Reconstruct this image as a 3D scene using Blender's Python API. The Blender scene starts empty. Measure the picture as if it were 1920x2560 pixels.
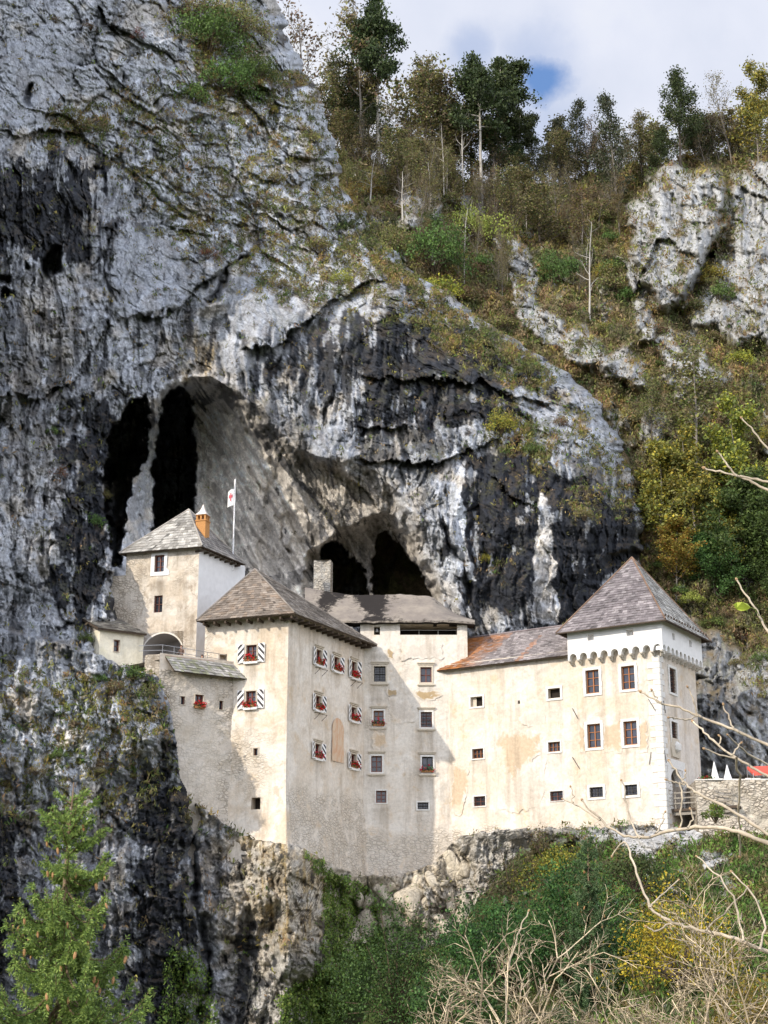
import bpy, math, random
import numpy as np
from math import radians as R, sin, cos, tan, pi
from mathutils import Vector
QUAL = 1.0            # grid density of the rock sheets
# ------------------------------------------------------------------ camera, sky, sun
C = bpy.context.scene.collection
SC = bpy.context.scene
F, TH = 3900.0, R(17)
cam = bpy.data.objects.new('camera', bpy.data.cameras.new('camera')); C.objects.link(cam)
cam.data.sensor_fit = 'VERTICAL'; cam.data.sensor_height = 36; cam.data.lens = 36 * F / 2560
cam.data.clip_start = 0.1; cam.data.clip_end = 3000
cam.rotation_euler = (pi / 2 + TH, 0, 0); SC.camera = cam
SUN_AZ, SUN_EL = R(47.0), R(29)        # sun stands to the left behind the camera
tosun = Vector((-sin(SUN_AZ) * cos(SUN_EL), -cos(SUN_AZ) * cos(SUN_EL), sin(SUN_EL)))
sun = bpy.data.objects.new('sun', bpy.data.lights.new('sun', 'SUN')); C.objects.link(sun)
sun.data.energy = 3.5; sun.data.angle = R(0.6); sun.data.color = (1.0, 0.91, 0.78)
sun.rotation_euler = tosun.to_track_quat('Z', 'Y').to_euler()
SC.view_settings.view_transform = 'Standard'; SC.view_settings.look = 'None'
SC.view_settings.exposure = 0.25; SC.view_settings.gamma = 1

def ray(px, py):
    x, y = (px - 960) / F, (1280 - py) / F
    return x, cos(TH) - y * sin(TH), sin(TH) + y * cos(TH)
def P(px, py, D):
    x, y, z = ray(px, py); return Vector((x * D / y, D, z * D / y))
def PN(px, py, D):
    x, y, z = ray(px, py); return np.stack([x * D / y, D + 0 * x, z * D / y], -1)

W = bpy.data.worlds.new('World'); SC.world = W; W.use_nodes = True
def N(nt, typ, ins=None, **kw):
    n = nt.nodes.new(typ)
    for k, v in kw.items(): setattr(n, k, v)
    for k, v in (ins or {}).items():
        if isinstance(v, bpy.types.NodeSocket): nt.links.new(v, n.inputs[k])
        else: n.inputs[k].default_value = v
    return n
def mixc(nt, f, a, b, blend='MIX'):
    n = nt.nodes.new('ShaderNodeMix'); n.data_type = 'RGBA'; n.blend_type = blend
    for s, v in ((n.inputs[0], f), (n.inputs[6], a), (n.inputs[7], b)):
        if isinstance(v, bpy.types.NodeSocket): nt.links.new(v, s)
        else: s.default_value = v if not isinstance(v, tuple) else (v + (1,))[:4]
    return n.outputs[2]
def ramp(nt, f, stops):
    n = nt.nodes.new('ShaderNodeValToRGB'); nt.links.new(f, n.inputs[0]); cr = n.color_ramp
    while len(cr.elements) < len(stops): cr.elements.new(0.5)
    for e, (p, c) in zip(cr.elements, stops):
        e.position = p; e.color = (c, c, c, 1) if not isinstance(c, tuple) else c + (1,)
    return n.outputs[0]
def math_(nt, op, a, b=0.0, c=None):
    n = nt.nodes.new('ShaderNodeMath'); n.operation = op
    for i, v in enumerate((a, b) if c is None else (a, b, c)):
        if isinstance(v, bpy.types.NodeSocket): nt.links.new(v, n.inputs[i])
        else: n.inputs[i].default_value = v
    return n.outputs[0]
def build_world():
    nt = W.node_tree; nt.nodes.clear()
    sky = N(nt, 'ShaderNodeTexSky', sky_type='NISHITA', sun_disc=False, sun_elevation=SUN_EL,
            sun_rotation=math.atan2(tosun.x, tosun.y), altitude=500, air_density=1.0, dust_density=0.6, ozone_density=1.6)
    tc = N(nt, 'ShaderNodeTexCoord')
    nz = N(nt, 'ShaderNodeTexNoise', {'Vector': tc.outputs['Generated'], 'Scale': 7.0, 'Detail': 8, 'Roughness': .55})
    nz2 = N(nt, 'ShaderNodeTexNoise', {'Vector': tc.outputs['Generated'], 'Scale': 16.0, 'Detail': 6, 'Roughness': .6})
    # gaps of blue sky in the cloud deck, each a direction and a width
    cov = None
    for px, py, w, s in ((1352, 200, .024, .95), (1330, 150, .040, .32), (1185, 140, .026, .38), (1150, 310, .045, .25), (1370, 330, .04, .3)):
        d = Vector(ray(px, py)).normalized()
        dist = N(nt, 'ShaderNodeVectorMath', {0: tc.outputs['Generated'], 1: d}, operation='DISTANCE').outputs['Value']
        wob = math_(nt, 'ADD', dist, math_(nt, 'MULTIPLY', math_(nt, 'SUBTRACT', nz2.outputs[0], .5), .05))
        m = N(nt, 'ShaderNodeMapRange', {'Value': wob, 'From Min': w * .12, 'From Max': w, 'To Min': s, 'To Max': 0.0}, interpolation_type='SMOOTHSTEP').outputs[0]
        cov = m if cov is None else math_(nt, 'MAXIMUM', cov, m)
    tone = ramp(nt, nz.outputs[0], [(.30, (6.0, 6.4, 7.5)), (.46, (6.7, 7.0, 8.0)), (.64, (7.7, 7.85, 8.2))])
    blue = mixc(nt, .6, sky.outputs[0], (1.3, 3.0, 7.0))
    col = mixc(nt, cov, tone, blue)
    # unseen cloud behind the camera is brightened to lift the ambient light
    sy = N(nt, 'ShaderNodeSeparateXYZ', {0: tc.outputs['Generated']}).outputs[1]
    glow = N(nt, 'ShaderNodeMapRange', {'Value': sy, 'From Min': -.7, 'From Max': .55, 'To Min': 2.5, 'To Max': 1.0}, interpolation_type='SMOOTHSTEP').outputs[0]
    col = mixc(nt, 1.0, col, glow, 'MULTIPLY')
    # blue added to the unseen zenith to cool the ambient light
    sz = N(nt, 'ShaderNodeSeparateXYZ', {0: tc.outputs['Generated']}).outputs[2]
    zen = N(nt, 'ShaderNodeMapRange', {'Value': sz, 'From Min': .55, 'From Max': .95, 'To Min': 0.0, 'To Max': .75}, interpolation_type='SMOOTHSTEP').outputs[0]
    col = mixc(nt, zen, col, (4.6, 6.2, 9.6))
    bg = N(nt, 'ShaderNodeBackground', {'Color': col, 'Strength': 0.1})
    out = N(nt, 'ShaderNodeOutputWorld', {'Surface': bg.outputs[0]})
build_world()

# ------------------------------------------------------------------ helpers
def tag(o, label=None, cat=None, group=None, kind=None):
    for k, v in (('label', label), ('category', cat), ('group', group), ('kind', kind)):
        if v: o[k] = v
    return o
def wloc(o):
    v = Vector((0, 0, 0))
    while o is not None: v += o.location; o = o.parent
    return v
def thing(name, loc, label, cat, group=None):
    o = bpy.data.objects.new(name, None); C.objects.link(o); o.location = loc
    o.empty_display_size = .3
    return tag(o, label, cat, group)
def np_mesh(name, V, Fc, mat, parent=None, col=None, smooth=False, attr='Col'):
    V = np.asarray(V, np.float32); Fc = np.asarray(Fc, np.int32)
    if parent is not None: V = V - np.array(wloc(parent), np.float32)
    me = bpy.data.meshes.new(name); n, k = Fc.shape
    me.vertices.add(len(V)); me.vertices.foreach_set('co', V.ravel())
    me.loops.add(n * k); me.loops.foreach_set('vertex_index', Fc.ravel())
    me.polygons.add(n); me.polygons.foreach_set('loop_start', np.arange(0, n * k, k, dtype=np.int32))
    me.update(calc_edges=True)
    if smooth: me.polygons.foreach_set('use_smooth', np.ones(n, bool))
    if col is not None:
        a = me.color_attributes.new(attr, 'FLOAT_COLOR', 'POINT'); cc = np.ones((len(V), 4), np.float32)
        cc[:, :3] = col; a.data.foreach_set('color', cc.ravel())
    me.materials.append(mat)
    o = bpy.data.objects.new(name, me); C.objects.link(o)
    if parent is not None: o.parent = parent
    return o
class MB:
    """collects faces in world coordinates and links them as ONE mesh object"""
    def __init__(s): s.v, s.f, s.c = [], [], []
    def face(s, pts, col=(1, 1, 1)):
        i = len(s.v); s.v += [tuple(p) for p in pts]; s.c += [col] * len(pts); s.f.append(tuple(range(i, i + len(pts))))
    def box(s, o, a, b, c, col=(1, 1, 1)):
        o, a, b, c = map(Vector, (o, a, b, c)); p = [o, o + a, o + a + b, o + b, o + c, o + a + c, o + a + b + c, o + b + c]
        if a.cross(b).dot(c) < 0: p = [p[i] for i in (3, 2, 1, 0, 7, 6, 5, 4)]
        for q in ((3, 2, 1, 0), (4, 5, 6, 7), (0, 1, 5, 4), (1, 2, 6, 5), (2, 3, 7, 6), (3, 0, 4, 7)): s.face([p[i] for i in q], col)
    def tube(s, pts, rad, n=6, col=(1, 1, 1), cap=True):
        V, Fc = tubes([(np.array([tuple(p) for p in pts]), np.array(rad if hasattr(rad, '__len__') else [rad] * len(pts)))], n)
        b = len(s.v); s.v += [tuple(v) for v in V]; s.c += [col] * len(V); s.f += [tuple(int(b + i) for i in f) for f in Fc]
        if cap: s.f.append(tuple(b + len(V) - n + i for i in range(n)))
    def build(s, name, mat, parent=None, smooth=False):
        off = wloc(parent) if parent is not None else Vector((0, 0, 0))
        me = bpy.data.meshes.new(name); me.from_pydata([(x - off.x, y - off.y, z - off.z) for x, y, z in s.v], [], s.f)
        a = me.color_attributes.new('Col', 'FLOAT_COLOR', 'POINT')
        a.data.foreach_set('color', np.concatenate([np.array(s.c, np.float32).reshape(-1, 3), np.ones((len(s.v), 1), np.float32)], 1).ravel())
        if smooth: me.polygons.foreach_set('use_smooth', np.ones(len(me.polygons), bool))
        me.materials.append(mat); o = bpy.data.objects.new(name, me); C.objects.link(o)
        if parent is not None: o.parent = parent
        return o
def tubes(polys, n=5):
    Vs, Fs, b = [], [], 0
    an = np.arange(n) * 2 * pi / n
    for pts, rad in polys:
        k = len(pts); t = np.gradient(pts, axis=0); t /= np.linalg.norm(t, axis=1)[:, None] + 1e-9
        ref = np.tile([0, 0, 1.0], (k, 1)); ref[np.abs(t[:, 2]) > .9] = (1, 0, 0)
        if abs(t[0, 2]) > .7: ref[:] = (1, 0, 0)
        e1 = np.cross(t, ref); e1 /= np.linalg.norm(e1, axis=1)[:, None] + 1e-9; e2 = np.cross(t, e1)
        V = pts[:, None] + rad[:, None, None] * (np.cos(an)[None, :, None] * e1[:, None] + np.sin(an)[None, :, None] * e2[:, None])
        Vs.append(V.reshape(-1, 3)); i = np.arange(k - 1)[:, None] * n + np.arange(n)[None]
        j = np.arange(k - 1)[:, None] * n + (np.arange(n)[None] + 1) % n
        Fs.append(b + np.stack([i, i + n, j + n, j], -1).reshape(-1, 4)); b += k * n
    return np.concatenate(Vs), np.concatenate(Fs)
def leaves(pos, size, rng, col, aspect=.6, up=0.0, fold=.25, dirs=None):
    """one small folded leaf blade (two triangles' worth of quad) at every point"""
    n = len(pos); size = np.broadcast_to(size, (n,))
    a = rng.normal(size=(n, 3)) if dirs is None else dirs + rng.normal(size=(n, 3)) * .25
    a[:, 2] += up; a /= np.linalg.norm(a, axis=1)[:, None] + 1e-9
    b = np.cross(a, rng.normal(size=(n, 3))); b /= np.linalg.norm(b, axis=1)[:, None] + 1e-9
    c = np.cross(a, b); s = size[:, None]
    V = np.stack([pos - a * s * .5, pos + b * s * aspect * .5 + c * s * fold * .5, pos + a * s * .5, pos - b * s * aspect * .5 + c * s * fold * .5], 1).reshape(-1, 3)
    return V, np.arange(4 * n).reshape(n, 4), np.repeat(col, 4, axis=0)
def palette(rng, n, cols, var=.25):
    cols = np.array(cols, float); c = cols[rng.integers(0, len(cols), n)]
    return np.clip(c * (1 + rng.normal(size=(n, 1)) * var), .004, 1)
# numpy noise
def h2(ix, iy, seed):
    h = (ix.astype(np.int64) * 374761393 + iy.astype(np.int64) * 668265263 + seed * 1442695041) & 0x7fffffff
    h = ((h ^ (h >> 13)) * 1274126177) & 0x7fffffff; h = ((h ^ (h >> 16)) * 2246822519) & 0x7fffffff
    return ((h ^ (h >> 15)) & 0xffffff) / 16777216.0
def gn(x, y, seed=0):
    ix, iy = np.floor(x), np.floor(y); fx, fy = x - ix, y - iy
    u, v = fx ** 3 * (fx * (fx * 6 - 15) + 10), fy ** 3 * (fy * (fy * 6 - 15) + 10)
    def g(a, b):
        t = h2(ix + a, iy + b, seed) * 2 * pi; return np.cos(t) * (fx - a) + np.sin(t) * (fy - b)
    return ((g(0, 0) * (1 - u) + g(1, 0) * u) * (1 - v) + (g(0, 1) * (1 - u) + g(1, 1) * u) * v) * 1.5
def fbm(x, y, o=4, seed=0, gain=.5):
    s, a, k = 0, 1, 1.0
    for i in range(o): s = s + a * gn(x * k, y * k, seed + i * 17); a *= gain; k *= 2.03
    return s
def ridged(x, y, o=4, seed=0, gain=.5):
    s, a, k = 0, 1, 1.0
    for i in range(o): s = s + a * (1 - 2 * np.abs(gn(x * k, y * k, seed + i * 31))); a *= gain; k *= 2.07
    return s
def worley(x, y, seed=0):
    """nearest cells: F1, F2 and a random tilted facet per cell"""
    ix, iy = np.floor(x), np.floor(y); f1 = np.full(x.shape, 9.); f2 = f1.copy(); val = np.zeros(x.shape)
    for a in (-1, 0, 1):
        for b in (-1, 0, 1):
            cx, cy = ix + a, iy + b; dx = x - cx - h2(cx, cy, seed); dy = y - cy - h2(cx, cy, seed + 1)
            d = np.sqrt(dx * dx + dy * dy); near = d < f1
            f2 = np.where(near, f1, np.minimum(f2, d))
            val = np.where(near, h2(cx, cy, seed + 2) - .5 + 1.6 * (dx * (h2(cx, cy, seed + 3) - .5) + dy * (h2(cx, cy, seed + 4) - .5)), val)
            f1 = np.where(near, d, f1)
    return f1, f2, val
def sstep(a, b, x): t = np.clip((x - a) / (b - a), 0, 1); return t * t * (3 - 2 * t)
def sdf(px, py, poly):
    """signed distance to a polygon, positive inside"""
    d = np.full(px.shape, 1e9); ins = np.zeros(px.shape, bool); n = len(poly)
    for i in range(n):
        (ax, ay), (bx, by) = poly[i], poly[(i + 1) % n]; ex, ey = bx - ax, by - ay
        t = np.clip(((px - ax) * ex + (py - ay) * ey) / (ex * ex + ey * ey + 1e-9), 0, 1)
        d = np.minimum(d, np.hypot(px - ax - ex * t, py - ay - ey * t))
        if ay != by: ins ^= ((ay > py) != (by > py)) & (px < ex * (py - ay) / (by - ay) + ax)
    return np.where(ins, d, -d)
def pdist(px, py, line):
    d = np.full(px.shape, 1e9)
    for (ax, ay), (bx, by) in zip(line[:-1], line[1:]):
        ex, ey = bx - ax, by - ay; t = np.clip(((px - ax) * ex + (py - ay) * ey) / (ex * ex + ey * ey + 1e-9), 0, 1)
        d = np.minimum(d, np.hypot(px - ax - ex * t, py - ay - ey * t))
    return d
def rbf(ctrl):
    c = np.array(ctrl, float); X = c[:, :2] / 400; n = len(c)
    d = np.linalg.norm(X[:, None] - X[None], axis=2); A = np.zeros((n + 3, n + 3)); A[:n, :n] = d + np.eye(n) * .0
    A[:n, n] = 1; A[:n, n + 1:] = X; A[n, :n] = 1; A[n + 1:, :n] = X.T
    w = np.linalg.solve(A, np.concatenate([c[:, 2], np.zeros(3)]))
    def f(px, py):
        x, y = px / 400, py / 400; s = w[n] + w[n + 1] * x + w[n + 2] * y
        for i in range(n): s = s + w[i] * np.hypot(x - X[i, 0], y - X[i, 1])
        return s
    return f
# ------------------------------------------------------------------ materials
def mat(name, rough=.8, spec=.3):
    m = bpy.data.materials.new(name); m.use_nodes = True; nt = m.node_tree; b = nt.nodes['Principled BSDF']
    b.inputs['Roughness'].default_value = rough; b.inputs['Specular IOR Level'].default_value = spec
    return m, nt, b
def simple(name, col, rough=.7, spec=.3, var=.25, scale=6.0, bump=0.0, metal=0.0):
    m, nt, b = mat(name, rough, spec); g = N(nt, 'ShaderNodeNewGeometry')
    nz = N(nt, 'ShaderNodeTexNoise', {'Vector': g.outputs['Position'], 'Scale': scale, 'Detail': 5})
    f = ramp(nt, nz.outputs[0], [(.3, 1 - var), (.7, 1 + var)])
    nt.links.new(mixc(nt, 1.0, col, f, 'MULTIPLY'), b.inputs['Base Color']); b.inputs['Metallic'].default_value = metal
    if bump:
        bp = N(nt, 'ShaderNodeBump', {'Strength': bump, 'Distance': .03, 'Height': nz.outputs[0]}); nt.links.new(bp.outputs[0], b.inputs['Normal'])
    return m
def colmat(name, rough=.85, spec=.2, scale=8.0, var=.25, bump=.5, bscale=6.0, dist=.06, trans=0.0, rnd=0.0):
    """base colour from the mesh's own colour attribute, broken up by fine noise"""
    m, nt, b = mat(name, rough, spec); g = N(nt, 'ShaderNodeNewGeometry')
    at = N(nt, 'ShaderNodeVertexColor', layer_name='Col')
    nz = N(nt, 'ShaderNodeTexNoise', {'Vector': g.outputs['Position'], 'Scale': scale, 'Detail': 6, 'Roughness': .65})
    f = ramp(nt, nz.outputs[0], [(.3, 1 - var), (.7, 1 + var)])
    c = mixc(nt, 1.0, at.outputs[0], f, 'MULTIPLY')
    if rnd:
        oi = N(nt, 'ShaderNodeObjectInfo'); hs = N(nt, 'ShaderNodeHueSaturation', {'Color': c,
            'Hue': math_(nt, 'ADD', math_(nt, 'MULTIPLY', oi.outputs['Random'], rnd * .22), .5 - rnd * .11),
            'Value': math_(nt, 'ADD', math_(nt, 'MULTIPLY', oi.outputs['Random'], rnd), 1 - rnd * .5)})
        c = hs.outputs[0]
    nt.links.new(c, b.inputs['Base Color'])
    if bump:
        n2 = N(nt, 'ShaderNodeTexNoise', {'Vector': g.outputs['Position'], 'Scale': bscale, 'Detail': 8, 'Roughness': .7})
        bp = N(nt, 'ShaderNodeBump', {'Strength': bump, 'Distance': dist, 'Height': n2.outputs[0]}); nt.links.new(bp.outputs[0], b.inputs['Normal'])
    if trans:
        tr = N(nt, 'ShaderNodeBsdfTranslucent', {'Color': c}); mx = N(nt, 'ShaderNodeMixShader', {0: trans, 1: b.outputs[0], 2: tr.outputs[0]})
        nt.links.new(mx.outputs[0], nt.nodes['Material Output'].inputs[0])
    return m
def rockmat():
    m, nt, b = mat('limestone', .9, .2); p = N(nt, 'ShaderNodeNewGeometry').outputs['Position']; at = N(nt, 'ShaderNodeVertexColor', layer_name='Col')
    n1 = N(nt, 'ShaderNodeTexNoise', {'Vector': p, 'Scale': 4.0, 'Detail': 8, 'Roughness': .68}).outputs[0]
    wn = N(nt, 'ShaderNodeTexNoise', {'Vector': p, 'Scale': .8, 'Detail': 4}); wp = mixc(nt, .55, p, wn.outputs[1], 'ADD')
    hs = []
    for sc, sq, in ((.9, (1.2, 1.2, .8)), (2.3, (1.1, 1.1, .75))):
        mp = N(nt, 'ShaderNodeMapping', {'Vector': wp, 'Scale': sq}); e = N(nt, 'ShaderNodeTexVoronoi', {'Vector': mp.outputs[0], 'Scale': sc}, feature='DISTANCE_TO_EDGE').outputs[0]; c = N(nt, 'ShaderNodeTexVoronoi', {'Vector': mp.outputs[0], 'Scale': sc})
        cell = N(nt, 'ShaderNodeSeparateColor', {0: c.outputs[1]}).outputs[0]; hs.append((ramp(nt, e, [(.0, 0.0), (.06, 1.0)]), cell, c.outputs[0]))
    c = mixc(nt, 1.0, at.outputs[0], ramp(nt, n1, [(.3, .70), (.7, 1.38)]), 'MULTIPLY')
    for (e, cell, d), k in zip(hs, (.60, .74)): c = mixc(nt, ramp(nt, wn.outputs[0], [(.48, .12), (.62, 1.0)]), c, mixc(nt, 1.0, c, ramp(nt, e, [(0, k), (1, 1.0)]), 'MULTIPLY')); c = mixc(nt, 1.0, c, ramp(nt, cell, [(0, .92), (1, 1.08)]), 'MULTIPLY')
    nt.links.new(c, b.inputs['Base Color'])
    h = math_(nt, 'MULTIPLY', n1, .9)
    for (e, cell, d), k in zip(hs, (1.2, .6)): h = math_(nt, 'ADD', h, math_(nt, 'MULTIPLY', math_(nt, 'ADD', math_(nt, 'MULTIPLY', e, .5), math_(nt, 'ADD', cell, math_(nt, 'MULTIPLY', d, .7))), k))
    bp = N(nt, 'ShaderNodeBump', {'Strength': .75, 'Distance': .13, 'Height': h}); nt.links.new(bp.outputs[0], b.inputs['Normal']); return m
M_rock = rockmat()
M_leaf = colmat('leaf', .6, .3, 3.0, .15, 0, trans=.3, rnd=.22)
M_ground = colmat('cover', .75, .2, 3.0, .2, 0, trans=.2)
M_bark = colmat('bark', .9, .2, 12.0, .35, .6, 20.0, .03)
# ------------------------------------------------------------------ the cliff
def grid_faces(ny, nx):
    i = np.arange(ny - 1)[:, None] * nx + np.arange(nx - 1)[None]
    return np.stack([i, i + nx, i + nx + 1, i + 1], -1).reshape(-1, 4)
def grid_normals(V):
    du = np.gradient(V, axis=1); dv = np.gradient(V, axis=0); n = np.cross(dv, du)
    return n / (np.linalg.norm(n, axis=2)[..., None] + 1e-9)
def relief(px, py, seed, flute, block, amp=1.0, ang=-.62):
    """broken limestone: tilted slabs at several sizes, worn swells, runnels where water comes down"""
    wx = px + 20 * gn(px / 110, py / 110, seed + 5) + 5 * gn(px / 30, py / 30, seed + 6)
    wy = py + 20 * gn(px / 110, py / 110, seed + 7) + 5 * gn(px / 30, py / 30, seed + 8)
    ca, sa = math.cos(ang), math.sin(ang); dip = wx * ca - wy * sa; per = wx * sa + wy * ca
    h = 2.0 * fbm(wx / 360, wy / 300, 3, seed)
    f = np.clip(flute, 0, 1); hb = 0; hv = 0
    for sc, a, sd in ((170, 1.9, 11), (74, 1.25, 23), (33, .85, 37), (15, .50, 41), (8, .26, 43)):
        f1, f2, v = worley(dip / (sc * 1.25), per / (sc * .72), seed + sd)
        hb = hb + a * (v * (.75 + .5 * gn(px / 150, py / 150, seed + sd + 7)) - .30 * np.exp(-((f2 - f1) / .07) ** 2))
    for sc, a, sd in ((120, 1.7, 13), (52, 1.15, 25), (24, .75, 38), (11, .40, 44)):
        f1, f2, v = worley(wx / (sc * .55), wy / (sc * 2.1), seed + sd + 100)
        hv = hv + a * (v - .25 * np.exp(-((f2 - f1) / .08) ** 2))
    h = h + block * (hb * (1 - .75 * f) + hv * .75 * f)
    h = h + block * .30 * fbm(wx / 26, wy / 30, 4, seed + 51, .6)
    fl = ridged(wx / 60 + .2 * wy / 160, wy / 520, 2, seed + 61) + .55 * gn(wx / 14, wy / 150, seed + 67) + .3 * gn(wx / 6, wy / 70, seed + 68)
    h = h + flute * (.75 * fl + .3 * fbm(wx / 20, wy / 70, 3, seed + 71))
    return amp * h
# castle foot line in photo terms: below it the crag carries the castle, above it the cliff stands behind
FOOT = [(-300, 1500), (200, 1620), (300, 1660), (395, 1690), (425, 1760), (442, 1850), (450, 1940), (480, 2000), (560, 2055), (600, 2082), (640, 2098),
        (708, 2108), (745, 2112), (830, 2160), (900, 2188), (1000, 2188), (1080, 2160), (1135, 2100), (1200, 2078), (1300, 2070), (1450, 2066), (1600, 2066), (1700, 2070), (2400, 2100)]
FRONT = [(-700, 98), (-430, 101), (-330, 108), (-200, 112), (0, 114), (200, 115.5), (330, 117.2), (385, 117.7), (430, 119.1), (470, 119.6), (580, 119.8), (640, 119.6), (720, 118.6), (760, 121), (830, 125.2), (910, 129.6), (1000, 129.9),  # far-left points bulge forward out of view to shade the lower crag
         (1125, 129.6), (1200, 127.6), (1300, 125.6), (1450, 123.2), (1640, 120.6), (2400, 118)]
SIL = [(-300, 640), (0, 690), (100, 725), (220, 790), (330, 828), (420, 850), (500, 870), (600, 960), (680, 1040), (760, 1150), (850, 1290), (930, 1420), (1000, 1500), (1100, 1565),
       (1200, 1600), (1300, 1618), (1400, 1612), (1500, 1640), (1700, 1690), (2000, 1690), (2100, 1500), (2300, 1320), (2800, 1300)]
BACK = rbf([(-700, -600, 120), (-700, 400, 116), (-700, 1200, 100), (-700, 2000, 97), (-430, 1150, 103.5), (-430, 1650, 101), (-430, 2700, 100), (-300, -600, 122), (0, -600, 142), (-300, -300, 119), (-300, 400, 116.5), (-300, 900, 115.5), (-300, 1300, 114.5), (-300, 1650, 113), (0, -300, 144), (0, 100, 139), (0, 500, 132), (0, 900, 126), (0, 1300, 122), (0, 1650, 117),  # unseen left buttress, added out of frame to shade the left cliff
            (200, -300, 152), (200, 200, 147), (200, 600, 141), (200, 900, 136), (230, 1200, 133), (230, 1450, 129), (200, 1650, 120), (430, -200, 162), (430, 200, 156), (430, 600, 150), (430, 850, 146.5), (420, 1400, 138),
            (700, 0, 170), (740, 300, 163), (700, 600, 155), (640, 800, 148), (700, 950, 146), (760, 1150, 144.5), (850, 600, 160), (960, 780, 149.5), (950, 900, 147), (950, 1100, 145), (900, 1250, 143), (1100, 850, 152),
            (1100, 1050, 144.5), (1120, 1250, 141), (1120, 1500, 140), (1300, 950, 150), (1300, 1150, 143), (1300, 1350, 138.5), (1300, 1550, 138), (1450, 1150, 143), (1500, 1300, 141), (1500, 1500, 140),
            (1650, 1200, 150), (1650, 1600, 143), (500, 1700, 139), (900, 1800, 140), (1500, 1800, 139), (900, 2200, 139), (1500, 2200, 137), (300, 2300, 120)])
CAVE = [(285, 1420), (275, 1290), (300, 1150), (335, 1060), (390, 990), (440, 955), (490, 942), (540, 955), (590, 1000), (640, 1085), (700, 1180), (760, 1280), (800, 1350), (820, 1420), (790, 1560), (300, 1560)]
HOLE = [(385, 1400), (380, 1290), (380, 1180), (392, 1090), (404, 1020), (418, 978), (450, 966), (482, 1000), (488, 1080), (493, 1180), (486, 1290), (478, 1400)]
SIDE = [(280, 1420), (262, 1300), (252, 1200), (268, 1095), (302, 1025), (364, 980), (376, 1010), (366, 1147), (330, 1205), (310, 1330), (304, 1420)]
OVER = [(470, 936), (540, 940), (640, 1010), (740, 1120), (860, 1150), (985, 1215), (1060, 1320), (1125, 1570), (270, 1570), (285, 1150), (380, 1000)]
ALCOVE = [(752, 1520), (762, 1375), (815, 1342), (900, 1305), (955, 1278), (1010, 1325), (1070, 1400), (1112, 1520)]
HOLE_A = [(832, 1520), (826, 1425), (792, 1380), (806, 1358), (830, 1350), (858, 1366), (888, 1398), (914, 1434), (927, 1500), (927, 1520)]
HOLE_B = [(936, 1520), (930, 1410), (942, 1338), (962, 1324), (992, 1352), (1030, 1400), (1058, 1440), (1080, 1500), (1080, 1520)]
CRACKS = [([(900, 1152), (1000, 1158), (1084, 1158), (1146, 1137), (1244, 1109)], 7, 1.5), ([(905, 1060), (975, 1066), (1041, 1069)], 5, .9), ([(918, 946), (1060, 950), (1195, 952), (1290, 985), (1367, 1020)], 9, 1.8),
          ([(301, 793), (380, 788), (451, 770), (478, 740), (492, 718), (555, 683)], 7, 1.4), ([(521, 752), (570, 690), (608, 631)], 9, 2.0), ([(613, 862), (660, 868), (712, 845), (750, 822), (830, 745), (960, 690)], 9, 2.2),
          ([(280, 560), (262, 680), (290, 760)], 7, 1.0), ([(245, 20), (240, 80), (300, 90)], 12, 2.0), ([(0, 330), (90, 335), (190, 320)], 14, 1.6), ([(160, 380), (180, 420), (175, 470)], 10, 1.2), ([(700, 230), (640, 220), (570, 215)], 10, 1.0),
          ([(-50, 985), (90, 988), (160, 975), (215, 900), (270, 815)], 8, 1.3), ([(620, 1160), (660, 1240), (700, 1300), (720, 1380)], 8, .8), ([(780, 1140), (860, 1175), (960, 1280)], 14, 1.5), ([(1100, 1320), (1160, 1420), (1180, 1560)], 10, 1.2),
          ([(480, 1950), (487, 2200), (520, 2420), (500, 2560)], 16, 2.2), ([(1225, 1180), (1290, 1250), (1330, 1260)], 10, 1.0), ([(850, 420), (870, 470), (940, 640)], 14, 1.2)]
def zone(px, py, poly, soft=30, warp=26, seed=0):
    wx = px + warp * gn(px / 55, py / 55, 900 + seed) + warp * .4 * gn(px / 17, py / 17, 930 + seed)
    wy = py + warp * gn(px / 55, py / 55, 950 + seed)
    return sstep(-soft, soft, sdf(wx, wy, poly))
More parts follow.
